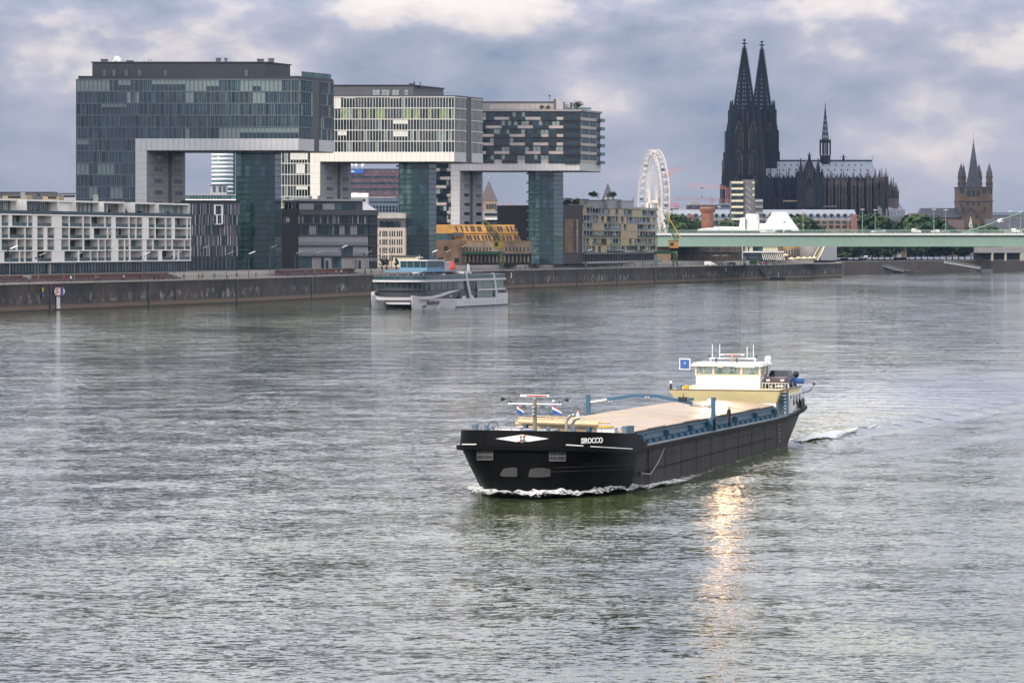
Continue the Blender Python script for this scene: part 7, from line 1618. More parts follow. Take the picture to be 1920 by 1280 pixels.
for i in range(1, N_ - 2):
    (xa, ya), (xb_, yb) = BW[i], BW[i + 1]; k = 1.036
    g.hexa([(xa, ya, gz(xa) - .25), (xb_, yb, gz(xb_) - .25), (xb_ * k + .05, yb * k, gz(xb_) - .25), (xa * k + .05, ya * k, gz(xa) - .25)], [(xa, ya, gz(xa) + .02), (xb_, yb, gz(xb_) + .02), (xb_ * k + .05, yb * k, gz(xb_) + .02), (xa * k + .05, ya * k, gz(xa) + .02)], M['hull'])
g.build('bow_fender_ledge', ship)
def on_bow(px, py, out_=.03, up_scale=1.0, t=1.0):
    """the point of the bow surface that is seen at (px, py): local coordinates and outward normal"""
    best = None
    ol = full(t, lambda x: 0, out_); k = (px - PX0) / F; cx_ = SMI @ Vector((0, 0, 0))
    for a, b_ in zip(ol, ol[1:] + ol[:1]):
        if max(a[0], b_[0]) < -30: continue
        A, B_ = sw(a[0], a[1], 0), sw(b_[0], b_[1], 0); d = B_ - A; den = d.x - k * d.y
        if abs(den) < 1e-9: continue
        s = (k * A.y - A.x) / den
        if -1e-6 <= s <= 1 + 1e-6:
            Y = A.y + d.y * s
            if best is None or Y < best[0]: best = (Y, a[0] + (b_[0] - a[0]) * s, a[1] + (b_[1] - a[1]) * s, Vector((-(b_[1] - a[1]) * -1, -(b_[0] - a[0]))).normalized() * 1)
    if best[3].x * -.266 * 0 + best[3].dot(Vector((cx_.x - best[1], cx_.y - best[2]))) < 0: best = best[:3] + (-best[3],)
    Yd, x, y, n_ = best; z = wz(py, Yd)
    return Vector((x, y, z)), n_, Yd
def patch(pxs, ytop, ybot, m, name, out_=.03, t=1.0):
    g = MB(); pr = None
    for i, px in enumerate(pxs):
        a, n_, _ = on_bow(px, ytop[i], out_, t=t); b_, _, _ = on_bow(px, ybot[i], out_, t=t)
        if pr: g.face([pr[1], b_, a, pr[0]], m)
        pr = (a, b_)
    return g.build(name, ship)
xs_ = [929 + i * 100 / 16 for i in range(17)]; hh = [7.6 * (1 - abs(i - 8) / 8) for i in range(17)]
xs_ = [929 + i * 100 / 32 for i in range(33)]; hh = [7.6 * (1 - abs(i - 16) / 16) for i in range(33)]
patch(xs_, [822 - h_ for h_ in hh], [822 + h_ for h_ in hh], M['shw'], 'white_diamond', .05)
def tri(pts, m, nm='emblem'):
    g = MB(); P_ = [on_bow(px, py, .085)[0] for px, py in pts]; g.face(P_, m); return g.build(nm, ship)
nav = mat('emblem_teal', (.01, .07, .09), .5)
tri([(974.5, 816), (979, 818), (975.5, 823)], nav); tri([(978, 817.5), (986.5, 815), (983, 821.5)], M['redp']); tri([(982.5, 818.5), (985, 827), (978.5, 825)], nav); tri([(974, 828), (977, 820.5), (980.5, 828)], M['redp']); tri([(977, 828.3), (984, 826.3), (981, 829)], nav)
tri([(969, 827), (990, 827), (987, 828.6), (972, 828.6)], M['black']); tri([(977.5, 820), (981.5, 819.5), (981.8, 823.5), (978, 824)], M['shw'])
p, n_, Yd = on_bow(1110, 826, .10); ang = math.atan2(n_.y, n_.x) + math.pi / 2
for q in range(1):
    t_ = text('ship_name', 'SIROCCO', .50, (p.x, p.y, p.z), (math.pi / 2, 0, ang), ship, M['shw'], xs=.78, bold=.012)
for (a, b_, y) in ((866, 893, 832.5), (1061, 1094, 833.5), (1107, 1186, 836.5)):
    n = max(3, int((b_ - a) / 5)); xs_ = [a + (b_ - a) * i / n for i in range(n + 1)]; sl = 0 if a < 900 else .058; ys = [y + sl * (x - a) for x in xs_]; patch(xs_, [v_ - .9 for v_ in ys], [v_ + .9 for v_ in ys], M['shw'], 'white_line', .255)
# anchor pocket frames and anchors recessed in the bow
for (a, b_, y0, y1) in ((894, 924.5, 842, 862), (1029.5, 1061, 845, 864)):
    n = 6; xs_ = [a + (b_ - a) * i / n for i in range(n + 1)]
    patch(xs_, [y0] * 7, [y1] * 7, M['black'], 'mooring_port', .04, .9)
    for yy in ((y0 + y1) / 2 - .5, y1 - 1): patch(xs_, [yy] * 7, [yy + .8] * 7, M['grey'], 'port_bar', .06, .9)
    for xx_ in (a, (a + b_) / 2 - .6, b_ - 1.2): patch([xx_, xx_ + 1.3], [y0] * 2, [y1] * 2, M['greyd'], 'port_bar', .07, .9)
M['anch'] = mat('worn_anchor_plate', (.02, .02, .022), .5, var=.3, vs=2)
patch([938, 944, 956, 964, 970], [888, 878, 876, 876, 877], [892, 893, 893.5, 893.5, 893], M['anch'], 'anchor', .05, .72); patch([990, 994, 1006, 1020, 1032], [893, 879, 876.5, 877, 879], [894, 894, 894.5, 894, 893], M['anch'], 'anchor', .05, .72)
for (y0, a, b_) in ((876, 1040, 1180), (884, 1020, 1182), (869, 1090, 1184)): n = 12; xs_ = [a + (b_ - a) * i / n for i in range(n + 1)]; patch(xs_, [y0 - i * .45 for i in range(n + 1)], [y0 + .8 - i * .45 for i in range(n + 1)], M['hullb'], 'rub_scar', .035, .75)
# hold: coaming, brackets, hatch covers
CY = 4.75
def cz(x): return gz(x) + .85
g = MB()
for s in (1, -1):
    for i in range(26):
        xa, xb_ = -56 + i * 2.04, -56 + (i + 1) * 2.04; g.hexa([(xa, s * CY, gz(xa) - .05), (xb_, s * CY, gz(xb_) - .05), (xb_, s * (CY - .15), gz(xb_) - .05), (xa, s * (CY - .15), gz(xa) - .05)], [(xa, s * CY, cz(xa)), (xb_, s * CY, cz(xb_)), (xb_, s * (CY - .15), cz(xb_)), (xa, s * (CY - .15), cz(xa))], M['bbd'])
g.box(-3.1, -2.95, -CY, CY, gz(-3) - .05, cz(-3), M['bbd']); g.build('hold_coaming', ship)
g = MB()
for i in range(26):
    xa = -55.6 + i * 2.04
    g.box(xa, xa + 1.0, CY, CY + .4, gz(xa) - .02, gz(xa) + .26, M['bbl']); g.box(xa + .5, xa + .62, CY, CY + .42, gz(xa), cz(xa) - (.15 if i % 4 == 0 else .56), M['bbl'])
g.build('coaming_brackets', ship, kind='stuff')
g = MB()
for i in range(13): xa, xb_ = -56 + i * 4.08, -56 + (i + 1) * 4.08; g.hexa([(xa, CY + .02, cz(xa) - .16), (xb_, CY + .02, cz(xb_) - .16), (xb_, CY + .2, cz(xb_) - .16), (xa, CY + .2, cz(xa) - .16)], [(xa, CY + .02, cz(xa) - .06), (xb_, CY + .02, cz(xb_) - .06), (xb_, CY + .2, cz(xb_) - .06), (xa, CY + .2, cz(xa) - .06)], M['bbl'])
g.build('coaming_rail', ship)
NH = 9; L0 = 52.4 / NH
for h_ in range(NH):
    g = MB(); x1 = -3.0 - h_ * L0; x0 = x1 - L0 + .10; n = 16; zl = .05 if h_ % 2 else 0
    P_ = []
    xq = []
    for i in range(9): xa = x0 + (x1 - x0) * i / 9; xq += [(xa, 0), (xa + .10, 0), (xa + .14, .07), (xa + (x1 - x0) / 9 - .04, .07)]
    xq.append((x1, 0))
    for x, rib in xq: P_.append([g.V((x, y, cz(x) + .04 + zl + rib + .42 * (1 - (abs(y) / CY) ** 2 * .97))) for y in [-CY - .06 + (2 * CY + .12) * j / 8 for j in range(9)]])
    for q_, (a, b_) in enumerate(zip(P_, P_[1:])):
        for j in range(8): g.fi((a[j], b_[j], b_[j + 1], a[j + 1]), M['groove_shade'] if q_ % 4 == 0 else M['hatch'])
    for s in (1, -1): y = s * (CY + .07); g.hexa([(x0, y, cz(x0) - .02), (x1, y, cz(x1) - .02), (x1, y - s * .06, cz(x1) - .02), (x0, y - s * .06, cz(x0) - .02)], [(x0, y, cz(x0) + .03 + zl), (x1, y, cz(x1) + .03 + zl), (x1, y - s * .06, cz(x1) + .03 + zl), (x0, y - s * .06, cz(x0) + .1 + zl)], M['brown'])
    for i in range(8): xx_ = x0 + L0 * (i + .5) / 8; g.box(xx_, xx_ + .1, CY + .05, CY + .12, cz(xx_) - .04, cz(xx_) + .05, M['dark'])
    g.face([(x1, -CY, cz(x1)), (x1, CY, cz(x1))] + [(x1, CY - 2 * CY * j / 8, cz(x1) + .04 + zl + .42 * (1 - (abs(CY - 2 * CY * j / 8) / CY) ** 2 * .97)) for j in range(9)], M['hatch'])
    g.build('hatch_cover', ship)
text('side_number', '2326 283', .34, (-8.2, CY + .03, gz(-8) + .55), (math.pi / 2, 0, math.pi), ship, M['curt'])
# gantry arch over the hold
GX = -29
for (y, z0, z1) in ((5.25, gz(GX), 5.25), (-4.6, gz(GX), 5.35)):
    g = MB(); g.box(GX - .14, GX + .14, y - .16, y + .16, z0 - .05, z1, M['bbl']); g.cyl((GX + .1, y - .3, z1 - .6), (GX + .1, y - .3, z0 + 1.2), .03, M['mull'], n=5); g.build('gantry_post', ship)
g = MB(); pts = [(GX, 3.6, 4.78), (GX, .9, 5.30), (GX, -.9, 5.33), (GX, -3.1, 4.98)]
for a, b_ in zip(pts, pts[1:]):
    g.hexa([(a[0] - .14, a[1], a[2] - .14), (a[0] + .14, a[1], a[2] - .14), (b_[0] + .14, b_[1], b_[2] - .14), (b_[0] - .14, b_[1], b_[2] - .14)], [(a[0] - .14, a[1], a[2] + .12), (a[0] + .14, a[1], a[2] + .12), (b_[0] + .14, b_[1], b_[2] + .12), (b_[0] - .14, b_[1], b_[2] + .12)], M['bbl'])
g.build('gantry_beam', ship)
for a, b_ in (((GX, 5.2, 4.55), (GX, 3.4, 4.80)), ((GX, -4.5, 4.75), (GX, -2.9, 5.0))): g = MB(); g.cyl(a, b_, .09, M['steelg'], n=6); g.cyl((a[0], a[1], a[2] - .12), (b_[0], b_[1], b_[2] - .2), .035, M['mull'], n=6); g.build('gantry_rod', ship)
for y in (0, -2.9): g = MB(); z = 5.18 if y == 0 else 4.82; g.ball((GX + .15, y, z), .11, M['steelg']); g.ball((GX + .15, y + .22, z), .11, M['steelg']); g.build('gantry_roller', ship)
g = MB(); g.box(GX - .1, GX + .3, 2.55, 3.2, 5.0, 5.25, M['black']); g.cyl((GX, 2.9, 5.25), (GX, 2.9, 5.55), .03, M['black'], n=5); g.build('floodlight', ship)
g = MB(); g.box(GX - .1, GX + .3, 3.3, 3.7, 4.98, 5.2, M['bbl']); g.build('junction_box', ship)
g = MB(); g.cyl((GX - .2, 4.95, 4.9), (GX - .26, 4.95, 4.9), .26, M['steelw'], n=14); g.build('mirror', ship)
g = MB(); g.box(GX - .2, GX + .5, 4.8, 5.3, gz(GX), gz(GX) + .9, M['bbl']); g.cyl((GX + .2, 5.4, gz(GX)), (GX + .2, 5.4, gz(GX) + 1), .09, M['black'], n=6); g.build('gantry_drive', ship)
# stern house
zd = 4.58
XA = -57.0
g = MB(); a = [(XA + .5, -4.3), (XA + .5, 5.0), (-66.2, 5.0), (-66.2, -4.3)]; b_ = [(XA + .15, -3.9), (XA + .15, 4.75), (-66, 4.75), (-66, -3.9)]
g.loft([[(p[0], p[1], 3.55) for p in b_], [(p[0] + (.3 if p[0] > -60 else 0), p[1] * 1.03, zd) for p in a]], M['yhull'], cap1=True)
g.build('yellow_breastwork', ship)
g = MB()
for (q0, q1) in (((XA + .8, -4.45), (XA + .8, 5.17)), ((XA + .8, 5.17), (-66.2, 5.17))): g.cyl((*q0, zd + .02), (*q1, zd + .02), .05, M['brown'], n=5)
g.build('breastwork_rail', ship)
g = MB(); g.box(-66, XA + .1, -3.85, 4.7, 2.3, 3.56, M['shw']); g.build('deckhouse_wall', ship)
g = MB(); g.box(-66.5, -58.2, 4.6, 5.15, 2.4, 4.1, M['shw']); g.build('side_wall', ship)
for i in range(5): g = MB(); xa = -59.6 - i * 1.35; g.box(xa - .62, xa, 5.15, 5.18, 3.15, 3.95, M['gl3']); g.box(xa - .68, xa + .06, 5.13, 5.16, 3.09, 4.0, M['greyl']); g.build('cabin_window', ship)
for q in range(6): g = MB(); g.box(-57.9, -57.5, 4.9, 5.5, 2.8 + q * .28, 2.95 + q * .28, M['bbl']); g.build('stair_tread', ship)
g = MB(); g.box(-58.1, -57.3, 5.5, 5.56, 2.6, 4.55, M['bbl']); g.box(-58.1, -57.3, 5.5, 5.58, 4.55, 4.66, M['redp']); g.build('stair_side', ship)
g = MB(); g.loft([full(1, lambda x: gz(x) - .05, -.1), full(1, lambda x: gz(x) + .55, -.12)], M['hullb']); k0 = MB()
gg = [p for p in full(1, lambda x: gz(x), 0) if p[0] < -59]
k0 = MB(); hp_ = [p for p in outline(1) if p[0] <= -59.9]
for s in (1, -1):
    for (x0, y0), (x1, y1) in zip(hp_, hp_[1:]): k0.hexa([(x0, s * y0, gz(x0)), (x1, s * y1, gz(x1)), (x1, s * (y1 - .1), gz(x1)), (x0, s * (y0 - .1), gz(x0))], [(x0, s * y0 * .99, gz(x0) + .6), (x1, s * y1 * .99, gz(x1) + .6), (x1, s * (y1 * .99 - .1), gz(x1) + .6), (x0, s * (y0 * .99 - .1), gz(x0) + .6)], M['hullb'])
k0.build('stern_bulwark', ship)
for (x, y, z, w, h_, m) in ((-60, 5.35, 2.9, .5, .75, 'steelw'), (-68, 3.0, 3.2, .6, 1.3, 'bbd'), (-68, -2.5, 3.2, .6, 1.0, 'bbd'), (-66.8, 4.6, 3.2, .5, 1.5, 'shw')):
    g = MB(); g.box(x - w / 2, x + w / 2, y - w / 2 * .6, y + w / 2 * .6, z - .4, z + h_, M[m]); g.box(x - w * .6, x + w * .6, y - w * .4, y + w * .4, z + h_, z + h_ + .08, M['steelw']); g.build('bollard', ship)
# wheelhouse
WX0, WX1, wy = -62.9, -59.6, 2.78
g = MB(); g.box(WX0, WX1, -wy, wy, zd, 5.70, M['shw']); g.build('wheelhouse_base', ship)
for y in (-2.4, .1, 2.4): g = MB(); g.box(WX1, WX1 + .02, y - .02, y + .02, zd + .1, 5.7, M['greyl']); g.build('panel_seam', ship)
wf = mat('wheelhouse_frame', (.62, .53, .42), .5, var=.05)
g = MB(); g.box(WX0 - .06, WX1 + .08, -wy - .08, wy + .08, 5.70, 5.80, wf)
for (x, y) in ((WX1, -wy), (WX1, wy), (WX0, -wy), (WX0, wy), (WX1, -1.25), (WX1, 1.2), (WX0, 0), ((WX0 + WX1) / 2, wy), ((WX0 + WX1) / 2, -wy)): g.box(x - .07, x + .07, y - .07, y + .07, 5.8, 6.5, wf)
g.build('window_frame', ship)
M['wgl'] = mat('tinted_wheelhouse_glass', (.30, .46, .42), .05, var=0, alpha=.16)
for (x0, x1, y0, y1) in ((WX1 - .01, WX1 + .01, -wy + .08, -1.32), (WX1 - .01, WX1 + .01, -1.18, 1.13), (WX1 - .01, WX1 + .01, 1.27, wy - .08), (WX0 - .01, WX0 + .01, -wy + .08, -.08), (WX0 - .01, WX0 + .01, .08, wy - .08), (WX0 + .08, (WX0 + WX1) / 2 - .08, wy - .01, wy + .01), ((WX0 + WX1) / 2 + .08, WX1 - .08, wy - .01, wy + .01), (WX0 + .08, WX1 - .08, -wy - .01, -wy + .01)):
    g = MB(); g.box(x0, x1, y0, y1, 5.8, 6.5, M['wgl']); g.build('window_pane', ship)
g = MB(); g.box(WX0 - .3, WX1 + .45, -wy - .35, wy + .35, 6.5, 6.62, M['shw']); g.box(WX0 - .2, WX1 + .3, -wy - .2, wy + .2, 6.62, 6.78, M['shw']); g.build('roof', ship)
g = MB(); g.box(-61.6, -61.4, -2.0, 2.1, 7.05, 7.15, M['shw'])
for y in (-1.9, 0, 2.0): g.cyl((-61.5, y, 6.78), (-61.5, y, 7.1), .05, M['shw'], n=5)
for y in (-2.0, 2.1): g.box(-61.6, -61.4, y - .06, y + .06, 7.15, 7.35, M['black'])
g.build('antenna_frame', ship)
for y, h_ in ((-1.75, 1.15), (-1.1, 1.15), (1.3, .95), (1.85, 1.15)): g = MB(); g.cyl((-61.5, y, 7.15), (-61.5, y, 7.15 + h_), .03, M['shw'], n=5); g.build('whip_antenna', ship)
g = MB(); g.box(-61.1, -60.9, -.95, 1.15, 7.38, 7.50, M['shw']); g.box(-60.89, -60.87, -.6, .9, 7.41, 7.46, M['redp']); g.cyl((-61, .1, 6.78), (-61, .1, 7.38), .1, M['tan'], n=8); g.build('radar_scanner', ship)
g = MB(); g.ball((-62.2, 3.0, 7.05), .30, M['shw'], 14); g.cyl((-62.2, 3.0, 6.62), (-62.2, 3.0, 6.9), .28, M['shw'], n=12); g.build('radome', ship)
g = MB(); g.box(-62.6, -61.8, 2.75, 3.5, 6.55, 6.62, M['greyl']); g.build('radome_bracket', ship)
for y in (-1.2, .6): g = MB(); g.cyl((-60.5, y, 6.78), (-60.5, y, 7.0), .08, M['brown'], n=6); g.ball((-60.5, y, 7.05), .13, M['brown']); g.build('roof_fitting', ship)
# added glowing strips, spot and point light imitating sun glint off the wheelhouse
glintm = mat('glint_glow', (1, .8, .5), .5, var=0, emit=(1, .60, .28), es=1.7)
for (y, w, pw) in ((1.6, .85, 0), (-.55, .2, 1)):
    g = MB(); g.box(WX1 + .32, WX1 + .5, y - w - .06, y + w + .06, 6.44, 6.66, M['steelg']); g.build('glint_housing', ship)
    g = MB(); g.box(WX1 + .5, WX1 + .52, y - w, y + w, 6.46, 6.64, glintm); g.build('glint_panel', ship)
ld = bpy.data.lights.new('glint_beam', 'SPOT'); ld.energy = GLINT_W; ld.color = (1, .60, .32); ld.spot_size = math.radians(24); ld.spot_blend = 1; ld.shadow_soft_size = 1.3
lo = bpy.data.objects.new('glint_beam', ld); C.objects.link(lo); lo.parent = ship; lo.location = (WX1 + .75, -.55, 6.75)
lo.rotation_euler = Vector((-1, -.2, .235)).to_track_quat('Z', 'Y').to_euler()
l2 = bpy.data.lights.new('roof_edge_glare', 'POINT'); l2.energy = 45; l2.color = (1, .62, .32); l2.shadow_soft_size = .15
lo2 = bpy.data.objects.new('roof_edge_glare', l2); C.objects.link(lo2); lo2.parent = ship; lo2.location = (WX1 + .95, 1.6, 6.55)
# blue board
g = MB(); g.box(-60.2, -60.1, -4.35, -3.4, 6.15, 7.1, M['shw']); g.box(-60.1, -60.07, -4.27, -3.48, 6.23, 7.02, M['bluep']); g.cyl((-60.2, -3.4, 6.6), (-60.2, -2.9, 6.6), .04, M['steelg'], n=5); g.build('blue_board', ship)
g = MB(); g.box(-60.07, -60.06, -3.93, -3.90, 6.62, 6.76, M['shw']); g.box(-60.07, -60.06, -3.84, -3.81, 6.62, 6.76, M['shw']); g.box(-60.07, -60.06, -3.93, -3.81, 6.74, 6.77, M['shw']); g.build('board_mark', ship)
# wing lamps and aft gear
g = MB(); g.cyl((-57, -4.4, zd), (-57, -4.4, zd + .45), .1, M['black'], n=6); g.ball((-57, -4.4, zd + .6), .13, M['steelw']); g.build('wing_lamp', ship)
g = MB(); g.lathe((-57.6, -3.2), [(.25, zd), (.28, zd + .3), (.1, zd + .35)], M['yell'], 10); g.lathe((-57.6, -3.8), [(.25, zd), (.25, zd + .35)], M['bbd'], 10); g.build('winch', ship)
g = MB(); g.cyl((-65.5, 4.7, zd), (-65.5, 4.7, zd + .9), .2, M['bluep'], n=8); g.box(-65.7, -65.3, 4.7, 5.5, zd + .25, zd + .7, M['bluep']); g.cyl((-65.5, 4.9, zd + .9), (-65.5, 4.1, zd + .25), .12, M['black'], n=6); g.ball((-65.5, 4.8, zd + 1.05), .3, M['black']); g.build('deck_crane', ship)
g = MB(); g.tube([(-66.5, 5.0, 3.9), (-66.5, 5.9, 4.2), (-66.5, 6.2, 4.7)], .07, M['greyl'], 5); g.ball((-66.5, 6.2, 4.8), .16, M['brown']); g.build('davit', ship)
g = MB(); zr0 = zd
for i in range(9): y = 2.95 + i * .28; g.cyl((-59.9, y, zd), (-59.9, y, zd + .5), .02, M['steelw'], n=4)
g.cyl((-59.9, 2.95, zd + .5), (-59.9, 5.2, zd + .5), .025, M['steelw'], n=4); g.build('deck_railing', ship)
# starboard ladder, hull rope, draught marks
g = MB(); pts = [(-2.6, HB + .12, 1.2), (-5, HB + .2, 1.0), (-8, HB + .1, 1.7), (-10.2, HB + .02, 2.55)]; pts = [Vector(pts[0])] + [Vector(p) for p in pts[1:]]; g.tube(pts, .035, M['conc'], 5); g.build('mooring_rope', ship)
g = MB(); g.box(-2.8, -2.2, HB + .0, HB + .16, 1.0, 1.35, M['black']); g.build('rope_eye', ship)
for k in range(6): g = MB(); g.box(-53.4, -53.3, HB + .02, HB + .03, .5 + k * .32, .62 + k * .32, M['steelw']); g.build('draught_mark', ship)
# foredeck
zf = gz(2) - .0
g = MB(); g.cyl((4, 0, zf), (4, 0, 6.62), .155, mat('olive_mast_paint', (.20, .18, .13), .5), .13, n=10); g.build('fore_mast', ship)
g = MB(); g.cyl((4, -1.88, 6.2), (4, 1.88, 6.2), .045, M['steelw'], n=6)
for s in (-1, 1): g.cyl((4, s * 1.88, 6.2), (4, s * 1.88, 6.5), .035, M['mull'], n=5); g.cyl((4, s * 1.88, 6.5), (4, s * 2.1, 6.52), .03, M['mull'], n=5); g.cyl((4, s * 2.05, 6.5), (4, s * 2.32, 6.5), .05, M['black'], .16, n=8); g.cyl((4, s * 1.7, 6.2), (4, s * 1.7, 6.42), .03, M['black'], n=5)
g.ball((4, 1.3, 6.42), .09, M['steelw']); g.build('mast_yard', ship)
g = MB(); g.box(3.92, 4.08, -1.0, 1.0, 6.68, 6.82, M['steelw']); g.box(4.08, 4.1, -.55, .85, 6.70, 6.78, M['redp']); g.cyl((4, 0, 6.5), (4, 0, 6.7), .16, M['steelg'], n=8); g.build('bow_radar', ship)
for y in (-.78, .55): g = MB(); g.box(3.95, 4.2, y - .12, y + .12, 5.92, 6.12, M['greyd']); g.build('deck_lamp', ship)
for z in (5.95, 5.72, 5.5): g = MB(); g.ball((4.18, -.05, z), .12, M['steelg']); g.build('mast_light', ship)
for k, y in ((0, 1.75 - 3.1), (1, 1.9 - .9)):
    y = -1.25 if k == 0 else 1.2
    r_ = R('flag', ('small red white and blue flag on the left side of the bow mast yard', 'larger red white and blue flag on the right side of the bow mast yard')[k], 'flag', tuple(sw(4, y, 6.15)), SHIP_RZ, 'flags on the barge mast')
    w = (.50, .68)[k]; n = 8; s_ = 1
    for (t0, t1, m) in ((.0, .16, 'redp'), (.16, .45, 'steelw'), (.45, .95, 'bluep')):
        g = MB(); pr = None
        for i in range(n + 1):
            u = i / n; yy = u * w; dx = .04 * math.sin(u * 7 + k); topz = -u * .40; botz = -.62 - .05 * u; a_ = (dx, yy, topz + (botz - topz) * t0 - .05 * u); b_ = (dx, yy, topz + (botz - topz) * t1 - .05 * u)
            if pr: g.face([pr[1], b_, a_, pr[0]], M[m])
            pr = (a_, b_)
        g.build('stripe', r_)
    g = MB(); g.cyl((0, 0, .05), (0, 0, -.95), .008, M['mull'], n=3); g.ball((0, 0, -.98), .045, M['black'], 6); g.build('halyard', r_)
def pipe(x, y, zt):
    g = MB(); g.tube([(x, y, zf), (x, y, zt - .45), (x, y + .22, zt - .1), (x, y + .55, zt)], .10, M['steelg'], 8); g.build('exhaust_pipe', ship)
pipe(2.3, 1.75, 5.42); pipe(1.7, 2.0, 5.2)
def dbox(x0, x1, y0, y1, h_, m, nm):
    g = MB(); z = gz((x0 + x1) / 2) - .02; g.box(x0, x1, y0, y1, z, z + h_, M[m]); g.box(x0 - .04, x1 + .04, y0 - .04, y1 + .04, z + h_, z + h_ + .05, M['steelg']); g.build(nm, ship)
dbox(-.2, 2.6, -3.6, .6, 1.15, 'bbd', 'forepeak_house'); dbox(-.5, 1.2, 1.0, 3.0, .95, 'shw', 'locker'); dbox(-1.9, -.9, 3.1, 4.3, 1.3, 'shw', 'locker'); dbox(3.0, 3.8, -2.6, -1.1, 1.25, 'shw', 'windlass_base')
for (x, y, w, h_) in ((1.2, -5.0, .55, 1.45), (2.2, -3.9, .35, 1.4), (4.6, 1.1, .35, 1.3), (3.6, 2.6, .35, 1.35), (-1.6, 4.9, .5, 1.4), (-2.2, 4.9, .5, 1.4), (-2.8, 4.9, .5, 1.4), (-3.4, 4.9, .5, 1.35)):
    g = MB(); z = gz(x) - .02; g.box(x - w / 2, x + w / 2, y - w * .3, y + w * .3, z, z + h_, M['bbd']); g.box(x - w * .56, x + w * .56, y - w * .36, y + w * .36, z + h_, z + h_ + .07, M['bbd']); g.build('bollard', ship)
g = MB(); z = gz(3) + 1.25; g.lathe((3.4, -.6), [(.28, z - 1.2), (.28, z - .1)], M['bluep'], 12); g.lathe((3.3, -1.5), [(.35, z - 1.2), (.35, z - .0)], M['yell'], 12); g.build('windlass', ship)
g = MB(); c = (2.6, -3.3, gz(2.6) + 1.3); pts = [(c[0], c[1] + .38 * math.cos(a), c[2] + .38 * math.sin(a)) for a in [i * math.pi / 8 for i in range(17)]]; g.tube(pts, .03, M['bbl'], 5)
for a in range(4): g.cyl(c, (c[0], c[1] + .38 * math.cos(a * math.pi / 2 + .4), c[2] + .38 * math.sin(a * math.pi / 2 + .4)), .02, M['bbl'], n=4)
g.cyl((c[0], c[1], c[2] - 1.3), c, .04, M['bbl'], n=5); g.build('hand_wheel', ship)
g = MB(); zz = gz(0) + 1.2; g.hexa([(.2, -2.9, zz), (.2, -2.1, zz - .35), (.5, -2.1, zz - .35), (.5, -2.9, zz)], [(.2, -2.95, zz + .12), (.2, -2.05, zz - .25), (.5, -2.05, zz - .25), (.5, -2.95, zz + .12)], M['greyl']); g.build('boarding_plank', ship)
crm = mat('cream_spar_paint', (.62, .48, .28), .5, var=.12, vs=2)
for (x, y0, y1, z, r_) in ((-1.2, -2.6, 3.1, 4.72, .13), (-1.7, -2.9, 2.9, 4.55, .15), (-2.2, -1.9, 3.7, 4.78, .09)):
    g = MB(); g.cyl((x, y0, z), (x, y1, z - .1), r_, crm, n=7); g.cyl((x, y0, z + .28), (x, y1 - 1, z + .2), r_ * .35, crm, n=5)
    for q in range(7): yy = y0 + (y1 - y0) * q / 7; g.cyl((x, yy, z), (x, yy + .3, z + .26), .03, crm, n=4)
    g.build('stowed_spar', ship)
for i, x in enumerate((-1.2, -1.7)): g = MB(); g.box(x - .1, x + .1, -2.2, -2.0, gz(x), 4.5, M['bbl']); g.box(x - .1, x + .1, 2.3, 2.5, gz(x), 4.4, M['bbl']); g.build('spar_rest', ship)
g = MB(); z = gz(-1.5) + 1.38; pts = [(-1.5 + .35 * math.cos(a), 3.5 + .55 * math.sin(a), z) for a in [i * math.pi / 8 for i in range(17)]]; g.tube(pts, .07, M['yell'], 6); g.build('yellow_hose', ship)
g = MB(); pts = [(-4.0 + .3 * math.cos(a) + .05 * math.sin(3 * a), 4.4 + .35 * math.sin(a), cz(-4) + .32 + .03 * math.sin(5 * a)) for a in [i * math.pi / 10 for i in range(41)]]; g.tube(pts, .04, org, 5); g.build('orange_rope', ship)
g = MB()
for i in range(12): y = -4.6 + i * .82; g.cyl((5.2 - (abs(y) / 5) ** 3 * 3, y, gz(4)), (5.2 - (abs(y) / 5) ** 3 * 3, y, gz(4) + 1.3), .02, M['mull'], n=4)
g.build('guard_rail', ship)
# people and car carried by the barge
def onship(x, y, z): return tuple(sw(x, y, z))
person(onship(-35, 5.22, gz(-35)), SHIP_RZ + 2.3, 'stand', cl[1], cl[0], mat('bald_skin', (.45, .26, .19), .6), 'man in a black jacket standing on the side deck of the barge', None, 1.68, True)
person(onship(-4.2, .9, cz(-4) + .42), SHIP_RZ + 1.8, 'sit', cl[2], cl[1], hair[0], 'person in a white top sitting on the front hatch of the barge', None, 1.7, True)
person(onship(-60.1, -.8, zd), SHIP_RZ + .1, 'stand', cl[1], cl[0], hair[0], 'tallest of the three people in the wheelhouse, left of the middle pane', None, 1.9)
person(onship(-60.1, .25, zd + .0), SHIP_RZ - .2, 'stand', cl[1], cl[1], hair[0], 'second person in the wheelhouse, beside the tall one', None, 1.74)
person(onship(-60.2, 2.0, zd - .0), SHIP_RZ, 'lean', cl[0], cl[0], hair[0], 'person behind the right wheelhouse pane under the glare strip', None, 1.62)
car(onship(-62.2, 4.0, zd + .02), SHIP_RZ, 'hatch', mat('plum_car_paint', (.07, .045, .055), .25), 'small dark car parked on the stern deck of the barge')
